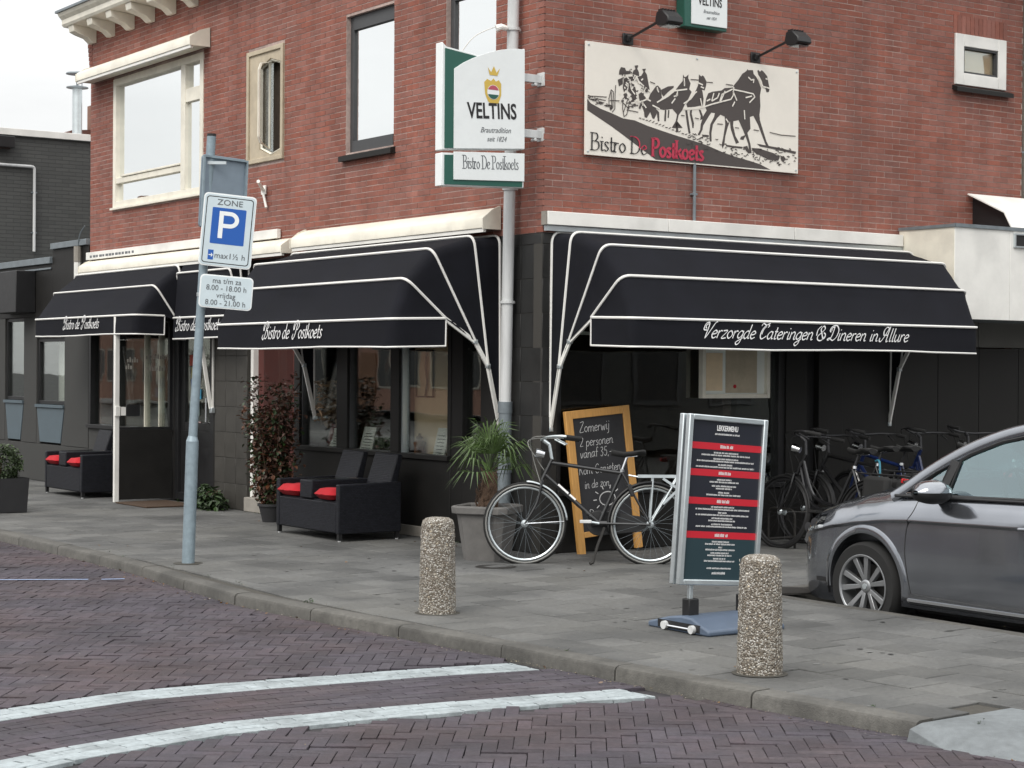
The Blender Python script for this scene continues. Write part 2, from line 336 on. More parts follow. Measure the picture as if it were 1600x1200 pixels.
def rounded(pts, rad, k=5):
    """polyline with its inner corners rounded"""
    P_ = [Vector(p) for p in pts]; out = [P_[0]]
    for a, b, c in zip(P_, P_[1:], P_[2:]):
        r_ = min(rad, (a - b).length * .45, (c - b).length * .45)
        p, q = b + (a - b).normalized() * r_, b + (c - b).normalized() * r_
        for j in range(k + 1):
            t = j / k; out.append(p * (1 - t) ** 2 + b * 2 * t * (1 - t) + q * t * t)
    out.append(P_[-1]); return out
def to_mesh_text(s, size, xs=1., shear=0., align='CENTER', extrude=.0006, bold=0.):
    cu = bpy.data.curves.new('lettering', 'FONT'); cu.body = s; cu.size = size; cu.shear = shear; cu.align_x = align; cu.align_y = 'CENTER'; cu.extrude = extrude; cu.offset = bold; cu.resolution_u = 3
    o = bpy.data.objects.new('lettering', cu); col.objects.link(o)
    bpy.context.view_layer.update()
    me = bpy.data.meshes.new_from_object(o.evaluated_get(bpy.context.evaluated_depsgraph_get()))
    bpy.data.objects.remove(o); bpy.data.curves.remove(cu)
    for v in me.vertices: v.co = (v.co.x * xs, -v.co.z, v.co.y)       # stands upright, reads from -y
    me.materials.clear(); return me
def text(s, size, m, parent, x, y, z, name='lettering', rot=0, **k):
    me = to_mesh_text(s, size, **k); me.materials.append(M[m] if isinstance(m, str) else m); me.name = name
    o = place(name, me, parent, (x, y, z)); o.rotation_euler = (0, rot, 0); return o

# ------------------------------------------------------------------ pen-drawn letters (script, serif, chalk)
GL = {
'a': (1.05, [[(.8,.85),(.5,1),(.15,.7),(.1,.3),(.35,0),(.65,.2),(.8,.6)], [(.82,1),(.78,.4),(.88,.05),(1.05,.12)]]),
'c': (.85, [[(.75,.8),(.5,1),(.15,.7),(.1,.3),(.4,0),(.8,.2)]]),
'd': (1.05, [[(.8,.85),(.5,1),(.15,.7),(.1,.3),(.35,0),(.65,.2),(.8,.6)], [(.85,1.85),(.8,.8),(.78,.3),(.9,.02),(1.05,.12)]]),
'e': (.9, [[(.12,.5),(.5,.55),(.78,.72),(.55,1),(.2,.8),(.1,.4),(.38,0),(.85,.2)]]),
'f': (.7, [[(.75,1.7),(.5,1.85),(.35,1.4),(.33,0)], [(.05,1),(.7,1)]]),
'g': (1., [[(.8,.85),(.5,1),(.15,.7),(.1,.3),(.35,.05),(.65,.25),(.8,.6)], [(.84,1),(.8,0),(.65,-.6),(.3,-.8),(.1,-.5),(.5,-.2),(1.,.1)]]),
'i': (.5, [[(.25,1),(.22,.3),(.3,.02),(.5,.12)], [(.26,1.38),(.3,1.5)]]),
'j': (.5, [[(.3,1),(.28,0),(.2,-.6),(-.1,-.7)], [(.31,1.38),(.35,1.5)]]),
'k': (.95, [[(.15,1.85),(.12,0)], [(.8,1),(.2,.45),(.5,.5),(.85,.05),(.95,.1)]]),
'l': (.5, [[(.25,1.85),(.22,.3),(.3,.02),(.5,.12)]]),
'm': (1.55, [[(.15,1),(.12,0)], [(.13,.6),(.45,1),(.7,.8),(.68,0)], [(.69,.6),(1.05,1),(1.3,.8),(1.27,.2),(1.4,.02),(1.55,.12)]]),
'n': (1.05, [[(.15,1),(.12,0)], [(.13,.6),(.5,1),(.78,.8),(.76,.2),(.88,.02),(1.05,.12)]]),
'o': (.95, [[(.48,1),(.15,.75),(.1,.35),(.42,0),(.78,.3),(.8,.7),(.48,1)]]),
'p': (1., [[(.15,1),(.12,-.8)], [(.14,.6),(.45,1),(.82,.75),(.78,.25),(.45,0),(.15,.25)]]),
'r': (.72, [[(.15,1),(.12,0)], [(.13,.55),(.4,.95),(.68,.92)]]),
's': (.75, [[(.65,.85),(.4,1),(.15,.8),(.4,.52),(.62,.25),(.35,0),(.08,.15)]]),
't': (.6, [[(.3,1.55),(.26,.3),(.35,.02),(.6,.14)], [(.05,1),(.55,1)]]),
'u': (1.05, [[(.15,1),(.13,.3),(.4,0),(.75,.4)], [(.8,1),(.77,.3),(.88,.02),(1.05,.12)]]),
'v': (.9, [[(.1,1),(.4,0),(.8,1)]]), 'w': (1.25, [[(.1,1),(.35,0),(.62,.8),(.88,0),(1.15,1)]]),
'z': (.85, [[(.1,.95),(.75,.95),(.1,.03),(.8,.05)]]),
'B': (1.25, [[(.2,1.85),(.18,0)], [(.2,1.83),(.8,1.8),(.95,1.4),(.65,1.02),(.22,.98)], [(.6,1.),(1.05,.85),(1.1,.35),(.75,.02),(.18,.02)]]),
'D': (1.4, [[(.2,1.85),(.18,0)], [(.2,1.83),(.75,1.8),(1.2,1.35),(1.2,.5),(.75,.03),(.18,.02)]]),
'P': (1.15, [[(.2,1.85),(.18,0)], [(.2,1.83),(.8,1.8),(1.02,1.35),(.7,.92),(.22,.9)]]),
'G': (1.3, [[(1.05,1.55),(.7,1.85),(.25,1.4),(.15,.6),(.6,0),(1.05,.3),(1.08,.8)], [(.7,.8),(1.15,.82)]]),
'K': (1.2, [[(.2,1.85),(.15,0)], [(1.,1.8),(.22,.85)], [(.5,1.05),(1.05,.02)]]),
'Z': (1.2, [[(.15,1.75),(1.,1.8),(.1,.08),(1.1,.03)]]),
'2': (1., [[(.15,1.3),(.45,1.75),(.8,1.4),(.5,.7),(.1,.05),(.85,.05)]]), '3': (1., [[(.15,1.6),(.55,1.75),(.7,1.3),(.35,.95),(.75,.6),(.5,0),(.1,.2)]]), '5': (1., [[(.8,1.7),(.3,1.7),(.22,1.),(.6,1.05),(.8,.5),(.5,0),(.1,.15)]]),
',': (.4, [[(.2,.1),(.12,-.25)]]), '-': (.8, [[(.1,.6),(.7,.62)]]), ' ': (.6, []),
# flourished capitals
'B~': (1.35, [[(-.15,.55),(-.3,.15),(.05,-.1),(.4,.5),(.6,1.6),(.72,1.95)], [(-.2,1.),(-.25,1.7),(.35,2.15),(.9,1.95),(1.05,1.5),(.5,1.15),(.95,1.),(1.15,.5),(.8,.05),(.4,.1)], [(-.05,1.05),(0,1.55),(.4,1.95)]]),
'P~': (1.3, [[(-.15,.55),(-.3,.15),(.05,-.1),(.4,.5),(.6,1.6),(.72,1.95)], [(-.2,1.),(-.25,1.7),(.35,2.15),(.95,2.),(1.15,1.5),(.85,1.1),(.5,1.15)], [(-.05,1.05),(0,1.55),(.4,1.95)]]),
'V~': (1.25, [[(.3,1.),(-.2,1.1),(-.15,1.8),(.3,2.),(.45,1.5),(.4,.4),(.45,0),(.9,1.),(1.3,1.95),(1.6,2.1)], [(.2,1.25),(.02,1.35),(.05,1.7),(.28,1.8)]]),
'C~': (1.3, [[(-.1,1.7),(.1,2.05),(.6,1.85),(1.2,2.1)], [(1.,1.5),(1.15,1.75),(.8,1.9),(.3,1.4),(.15,.6),(.5,0),(1.2,.4)], [(.75,1.7),(.4,1.2),(.35,.6)]]),
'D~': (1.5, [[(.5,1.9),(.45,.6),(.1,.05),(-.15,.15),(.2,.3),(.8,0),(1.3,.5),(1.35,1.4),(.8,2.),(.1,1.9),(-.15,1.4),(.1,1.1)], [(.15,1.3),(.1,1.65),(.5,1.85)]]),
'A~': (1.35, [[(-.3,.5),(-.25,.05),(.15,.1),(.75,1.4),(1.,2.05),(.98,1.),(1.,0),(1.3,.1)], [(.3,.8),(.1,1.4),(.4,1.95),(.8,1.9)], [(.35,.85),(1.05,.9)]]),
'&': (1.5, [[(1.3,.5),(1.,.0),(.4,0),(.15,.5),(.6,1.),(1.,1.5),(.7,1.9),(.35,1.5),(.7,.9),(1.2,.1)], [(-.1,.6),(-.15,1.4),(.3,1.9)], [(1.,1.),(1.35,.8),(1.4,.3),(1.05,.15)]]),
}
def letters(mb, s, x, z, h, y=0., shear=0., width=.12, contrast=.7, nib=R(0), xs=1., track=0., serif=False, split=None, wob=0.):
    """draws s with its baseline start at (x, z); h is the x-height; returns the width. Facing -y. split(x,z) picks a second builder"""
    def quad(a, b, c, d):
        tgt = mb
        if split: tgt = split((a[0] + c[0]) / 2, (a[2] + c[2]) / 2) or mb
        tgt.quad(a, b, c, d)
    cx = 0.; i = 0; line = 0
    while i < len(s):
        ch = s[i]
        if i + 1 < len(s) and s[i + 1] == '~': ch += '~'; i += 1
        i += 1
        adv, strokes = GL.get(ch, GL[' '])
        jz = rnd(-wob, wob)
        for st in strokes:
            pts = curve([(px, 0, pz) for px, pz in st], 5) if len(st) > 2 else [Vector((px, 0, pz)) for px, pz in st]
            pts = [Vector(((cx + p.x + p.z * shear) * h * xs + x, y, (p.z + jz) * h + z)) for p in pts]
            L_, R_ = [], []
            for k, p in enumerate(pts):
                d = pts[min(k + 1, len(pts) - 1)] - pts[max(k - 1, 0)]
                if d.length < 1e-9: d = Vector((1, 0, 0))
                d.normalize(); nrm = Vector((-d.z, 0, d.x))
                w = width * h / 2 * (1 - contrast + contrast * abs(d.x * math.sin(nib) - d.z * math.cos(nib)))
                L_.append(p + nrm * w); R_.append(p - nrm * w)
            for k in range(len(pts) - 1): quad(L_[k], R_[k], R_[k + 1], L_[k + 1])
            if serif and len(st) <= 4 and max(q[0] for q in st) - min(q[0] for q in st) < .4 and abs(st[0][1] - st[-1][1]) > .6 and ch != 't':
                for e, o in ((0, 1), (-1, -2)):
                    p, q = pts[e], pts[o]
                    if abs(p.z - q.z) > abs(p.x - q.x) * 1.5:
                        a = .26 * h; t = .05 * h
                        quad(p + Vector((-a, 0, -t)), p + Vector((a, 0, -t)), p + Vector((a, 0, t)), p + Vector((-a, 0, t)))
        cx += adv + track
    return cx * h * xs
def letters_width(s, h, xs=1., track=0.):
    w = 0; i = 0
    while i < len(s):
        ch = s[i]
        if i + 1 < len(s) and s[i + 1] == '~': ch += '~'; i += 1
        i += 1; w += GL.get(ch, GL[' '])[0] + track
    return w * h * xs
def fan(mb, pts, y):
    mb.add([(p[0], y, p[1]) for p in pts], [tuple(range(len(pts)))])
def stroke(mb, pts, w, y):
    P_ = [Vector((p[0], y, p[1])) for p in pts]
    for k in range(len(P_) - 1):
        d = (P_[k + 1] - P_[k]).normalized(); n = Vector((-d.z, 0, d.x)) * w / 2; e = d * w * .25
        mb.quad(P_[k] + n - e, P_[k] - n - e, P_[k + 1] - n + e, P_[k + 1] + n + e)
POSTER_DARK = [[(0.019,0.492),(0.059,0.454),(0.171,0.415),(0.272,0.392),(0.424,0.351),(0.552,0.345),(0.707,0.307),(0.89,0.273),(1.049,0.245),(1.249,0.214),(1.404,0.186),(1.6,0.136),(1.746,0.107),(1.933,0.08),(2.068,0.057),(2.204,0.013),(0.801,0.01),(0.528,0.149),(0.298,0.266),(0.02,0.39)],[(1.91,0.928),(1.902,0.937),(1.889,0.92),(1.87,0.906),(1.837,0.888),(1.791,0.829),(1.732,0.768),(1.725,0.748),(1.62,0.733),(1.581,0.707),(1.464,0.684),(1.418,0.665),(1.393,0.613),(1.381,0.543),(1.401,0.506),(1.362,0.453),(1.331,0.372),(1.325,0.322),(1.293,0.271),(1.319,0.271),(1.353,0.324),(1.361,0.364),(1.44,0.47),(1.459,0.491),(1.502,0.49),(1.492,0.454),(1.447,0.381),(1.435,0.301),(1.442,0.223),(1.465,0.225),(1.462,0.304),(1.48,0.384),(1.531,0.448),(1.57,0.481),(1.623,0.467),(1.63,0.396),(1.609,0.285),(1.589,0.204),(1.6,0.168),(1.62,0.207),(1.633,0.287),(1.659,0.369),(1.687,0.431),(1.697,0.362),(1.728,0.295),(1.764,0.226),(1.804,0.241),(1.759,0.297),(1.727,0.394),(1.731,0.434),(1.795,0.45),(1.849,0.364),(1.876,0.316),(1.826,0.297),(1.813,0.271),(1.857,0.269),(1.882,0.307),(1.917,0.239),(1.932,0.16),(1.961,0.154),(1.947,0.231),(1.906,0.339),(1.945,0.382),(1.936,0.491),(1.979,0.505),(2.037,0.429),(2.089,0.333),(2.131,0.255),(2.155,0.222),(2.185,0.229),(2.149,0.277),(2.105,0.374),(2.063,0.472),(2.057,0.522),(2.068,0.603),(2.061,0.703),(2.076,0.775),(2.039,0.842),(2.007,0.879),(1.98,0.897),(1.97,0.934)],[(2.024,0.933),(2.039,0.943),(2.058,0.928),(2.08,0.945),(2.099,0.936),(2.151,0.895),(2.168,0.834),(2.182,0.783),(2.174,0.748),(2.144,0.741),(2.13,0.775),(2.098,0.792),(2.086,0.837),(2.059,0.874),(2.038,0.897)],[(1.115,0.811),(1.134,0.787),(1.156,0.797),(1.179,0.817),(1.177,0.782),(1.205,0.738),(1.19,0.683),(1.219,0.661),(1.181,0.594),(1.141,0.542),(1.106,0.48),(1.068,0.438),(1.05,0.378),(1.066,0.282),(1.038,0.278),(1.029,0.347),(1.115,0.322),(1.009,0.311),(0.985,0.312),(1.032,0.377),(1.047,0.439),(0.991,0.485),(0.889,0.466),(0.797,0.475),(0.809,0.52),(0.888,0.568),(1.006,0.635),(1.058,0.696),(1.111,0.752)],[(1.144,0.484),(1.167,0.489),(1.183,0.409),(1.21,0.282),(1.187,0.272),(1.16,0.387)],[(1.304,0.829),(1.333,0.814),(1.348,0.824),(1.365,0.817),(1.398,0.771),(1.392,0.731),(1.375,0.688),(1.34,0.692),(1.35,0.673),(1.363,0.611),(1.355,0.541),(1.323,0.543),(1.259,0.528),(1.169,0.515),(1.156,0.543),(1.219,0.608),(1.251,0.65),(1.276,0.691),(1.301,0.743)],[(1.201,0.488),(1.227,0.499),(1.221,0.461),(1.25,0.375),(1.245,0.331),(1.23,0.332),(1.224,0.373),(1.199,0.449)],[(1.304,0.507),(1.33,0.503),(1.36,0.443),(1.352,0.423),(1.324,0.411),(1.33,0.45)],[(0.795,0.673),(0.818,0.682),(0.851,0.656),(0.861,0.606),(0.868,0.576),(0.816,0.531),(0.797,0.469),(0.836,0.442),(0.84,0.361),(0.821,0.359),(0.81,0.429),(0.779,0.376),(0.759,0.379),(0.732,0.433),(0.694,0.379),(0.668,0.382),(0.661,0.427),(0.628,0.494),(0.705,0.542),(0.73,0.594)],[(0.854,0.646),(0.939,0.685),(1.005,0.696),(1.005,0.681),(0.94,0.634),(0.887,0.588),(0.864,0.607)],[(0.902,0.468),(0.921,0.469),(0.916,0.367),(0.896,0.365)],[(0.941,0.471),(0.957,0.472),(0.95,0.4),(0.935,0.399)],[(0.376,0.777),(0.394,0.806),(0.439,0.803),(0.452,0.779),(0.507,0.78),(0.503,0.756),(0.37,0.736)],[(0.547,0.834),(0.588,0.843),(0.586,0.825),(0.576,0.812),(0.599,0.779),(0.6,0.744),(0.522,0.758),(0.535,0.788),(0.558,0.805)],[(0.635,0.813),(0.679,0.82),(0.666,0.795),(0.69,0.767),(0.71,0.684),(0.724,0.634),(0.678,0.61),(0.626,0.666),(0.568,0.71),(0.587,0.737),(0.625,0.751),(0.651,0.789)],[(0.357,0.69),(0.414,0.716),(0.415,0.656),(0.371,0.632)],[(0.427,0.707),(0.472,0.726),(0.561,0.74),(0.564,0.71),(0.485,0.682),(0.46,0.61),(0.428,0.587),(0.415,0.626)],[(0.491,0.673),(0.543,0.668),(0.575,0.6),(0.576,0.52),(0.525,0.516),(0.511,0.575),(0.473,0.601)],[(0.595,0.582),(0.627,0.605),(0.679,0.559),(0.705,0.511),(0.641,0.496),(0.608,0.523)],[(0.422,0.566),(0.454,0.584),(0.473,0.531),(0.442,0.523)],[(1.958,0.202),(2.053,0.204),(2.243,0.173),(2.319,0.138),(2.299,0.106),(2.176,0.107),(2.067,0.14),(1.985,0.169)],[(2.025,0.247),(2.134,0.24),(2.284,0.231),(2.436,0.217),(2.531,0.209),(2.52,0.185),(2.422,0.196),(2.202,0.215),(2.066,0.225)],[(1.639,0.208),(1.744,0.204),(1.851,0.204),(1.838,0.188),(1.731,0.187),(1.639,0.193)],[(1.345,0.28),(1.429,0.281),(1.426,0.263),(1.354,0.261)],[(2.326,0.138),(2.367,0.156),(2.395,0.133),(2.368,0.095),(2.34,0.109)],[(1.851,0.204),(1.904,0.218),(1.932,0.17),(1.959,0.154),(1.918,0.149)],[(0.511,0.523),(0.532,0.527),(0.536,0.511),(0.507,0.505)],[(0.638,0.598),(0.657,0.596),(0.653,0.581),(0.633,0.581)],[(0.624,0.643),(0.646,0.647),(0.65,0.622),(0.62,0.62)],[(0.442,0.574),(0.469,0.572),(0.46,0.557),(0.437,0.562)],[(0.566,0.618),(0.596,0.616),(0.58,0.599),(0.561,0.596)],[(0.606,0.485),(0.628,0.491),(0.622,0.456),(0.601,0.471)],[(0.503,0.562),(0.526,0.565),(0.53,0.547),(0.498,0.551)],[(0.712,0.478),(0.745,0.482),(0.74,0.447),(0.707,0.464)],[(0.643,0.482),(0.67,0.484),(0.658,0.462),(0.638,0.468)],[(0.408,0.516),(0.428,0.514),(0.419,0.485),(0.403,0.495)],[(0.705,0.474),(0.737,0.475),(0.716,0.445),(0.7,0.461)],[(0.488,0.506),(0.512,0.51),(0.515,0.482),(0.483,0.491)],[(0.472,0.461),(0.496,0.46),(0.488,0.445),(0.467,0.443)],[(0.666,0.631),(0.696,0.629),(0.691,0.603),(0.661,0.621)],[(0.602,0.472),(0.618,0.476),(0.617,0.449),(0.597,0.456)],[(0.548,0.487),(0.563,0.493),(0.56,0.471),(0.543,0.475)],[(0.723,0.485),(0.74,0.486),(0.739,0.465),(0.718,0.469)],[(0.608,0.534),(0.63,0.54),(0.624,0.519),(0.603,0.516)],[(0.631,0.582),(0.648,0.587),(0.649,0.557),(0.626,0.56)],[(0.516,0.478),(0.542,0.481),(0.533,0.456),(0.511,0.458)],[(0.529,0.503),(0.553,0.508),(0.55,0.477),(0.524,0.492)],[(0.53,0.563),(0.562,0.56),(0.548,0.532),(0.525,0.541)],[(0.474,0.549),(0.492,0.547),(0.497,0.519),(0.469,0.527)],[(0.615,0.502),(0.641,0.509),(0.636,0.49),(0.61,0.489)],[(0.651,0.658),(0.668,0.665),(0.677,0.643),(0.646,0.647)],[(0.675,0.643),(0.705,0.644),(0.7,0.612),(0.67,0.624)],[(0.491,0.798),(0.516,0.801),(0.508,0.788)],[(0.485,0.672),(0.498,0.675),(0.5,0.651)],[(0.406,0.77),(0.423,0.77),(0.424,0.756)],[(0.426,0.741),(0.444,0.744),(0.435,0.725)],[(0.518,0.748),(0.543,0.754),(0.535,0.729)],[(0.473,0.729),(0.493,0.729),(0.492,0.719)],[(0.385,0.688),(0.411,0.691),(0.398,0.669)],[(0.398,0.757),(0.414,0.757),(0.41,0.745)],[(0.476,0.668),(0.493,0.667),(0.489,0.647)],[(0.459,0.763),(0.475,0.77),(0.473,0.749)],[(0.396,0.744),(0.414,0.742),(0.406,0.721)],[(0.443,0.715),(0.463,0.713),(0.461,0.699)],[(0.443,0.698),(0.469,0.701),(0.461,0.676)],[(0.441,0.766),(0.457,0.765),(0.457,0.744)],[(0.5,0.77),(0.516,0.775),(0.51,0.751)],[(0.501,0.678),(0.518,0.675),(0.513,0.663)],[(0.481,0.79),(0.495,0.788),(0.492,0.776)],[(0.459,0.705),(0.471,0.709),(0.472,0.69)],[(0.402,0.713),(0.429,0.717),(0.417,0.702)],[(0.412,0.702),(0.426,0.699),(0.431,0.693)]]
POSTER_LIGHT = [[(1.116,0.496),(1.233,0.506),(1.342,0.528),(1.465,0.57),(1.595,0.607),(1.694,0.635),(1.72,0.672),(1.728,0.748)],[(1.732,0.728),(1.845,0.721),(1.973,0.71),(1.991,0.682),(1.927,0.626)],[(1.879,0.667),(1.953,0.688)],[(1.719,0.712),(1.766,0.632)],[(1.458,0.599),(1.483,0.671)],[(1.556,0.598),(1.581,0.67),(1.712,0.731)],[(1.911,0.86),(1.945,0.838),(1.978,0.846),(1.972,0.816)],[(1.465,0.6),(1.529,0.635),(1.549,0.677)],[(0.809,0.529),(0.94,0.598),(1.005,0.65),(1.158,0.679)],[(1.124,0.774),(1.131,0.723)],[(0.574,0.711),(0.639,0.667),(0.73,0.615)],[(1.006,0.599),(1.046,0.613),(1.045,0.654)],[(1.124,0.545),(1.207,0.597),(1.257,0.655),(1.276,0.667)],[(1.322,0.607),(1.342,0.54)],[(0.512,0.494),(0.628,0.52),(0.705,0.552)],[(0.446,0.729),(0.548,0.747)],[(0.808,0.662),(0.824,0.623)],[(0.757,0.496),(0.836,0.472)],[(1.041,0.63),(1.029,0.6)],[(0.491,0.703),(0.511,0.615),(0.55,0.578)],[(2.032,0.882),(2.059,0.834),(2.094,0.792)],[(2.103,0.79),(2.141,0.786),(2.174,0.782)],[(2.129,0.869),(2.148,0.865)],[(1.714,0.572),(1.74,0.614)],[(1.4,0.594),(1.438,0.612)],[(1.62,0.703),(1.569,0.609)],[(1.861,0.545),(1.868,0.466)],[(1.636,0.446),(1.663,0.419)],[(1.129,0.707),(1.126,0.736)],[(0.808,0.652),(0.815,0.633)],[(0.628,0.525),(0.68,0.469)],[(0.679,0.549),(0.731,0.534)],[(1.019,0.58),(0.98,0.536)],[(1.288,0.751),(1.346,0.737)],[(1.327,0.716),(1.36,0.709)],[(0.446,0.598),(0.44,0.58)],[(0.562,0.724),(0.543,0.701)],[(0.451,0.673),(0.472,0.659)],[(0.628,0.631),(0.634,0.621)],[(0.567,0.531),(0.568,0.511)],[(0.576,0.726),(0.587,0.709)],[(0.464,0.723),(0.479,0.709)],[(0.593,0.531),(0.602,0.509)],[(0.494,0.541),(0.492,0.517)],[(0.64,0.724),(0.625,0.711)],[(0.667,0.645),(0.673,0.632)],[(0.527,0.644),(0.521,0.626)],[(0.552,0.521),(0.559,0.499)],[(0.635,0.507),(0.642,0.497)],[(0.636,0.514),(0.653,0.498)],[(0.59,0.692),(0.604,0.676)],[(0.459,0.715),(0.473,0.692)],[(0.401,0.532),(0.397,0.522)],[(0.463,0.546),(0.478,0.538)],[(0.559,0.729),(0.568,0.716)],[(0.643,0.511),(0.643,0.486)],[(0.466,0.712),(0.47,0.704)],[(0.433,0.63),(0.438,0.619)],[(0.387,0.515),(0.38,0.491)],[(0.646,0.657),(0.645,0.64)],[(0.569,0.597),(0.572,0.579)],[(0.66,0.627),(0.657,0.607)],[(0.445,0.656),(0.465,0.642)],[(0.539,0.735),(0.535,0.717)],[(0.38,0.575),(0.385,0.566)],[(0.564,0.628),(0.571,0.615)],[(0.589,0.564),(0.569,0.554)],[(0.58,0.509),(0.57,0.493)],[(0.553,0.662),(0.547,0.648)]]
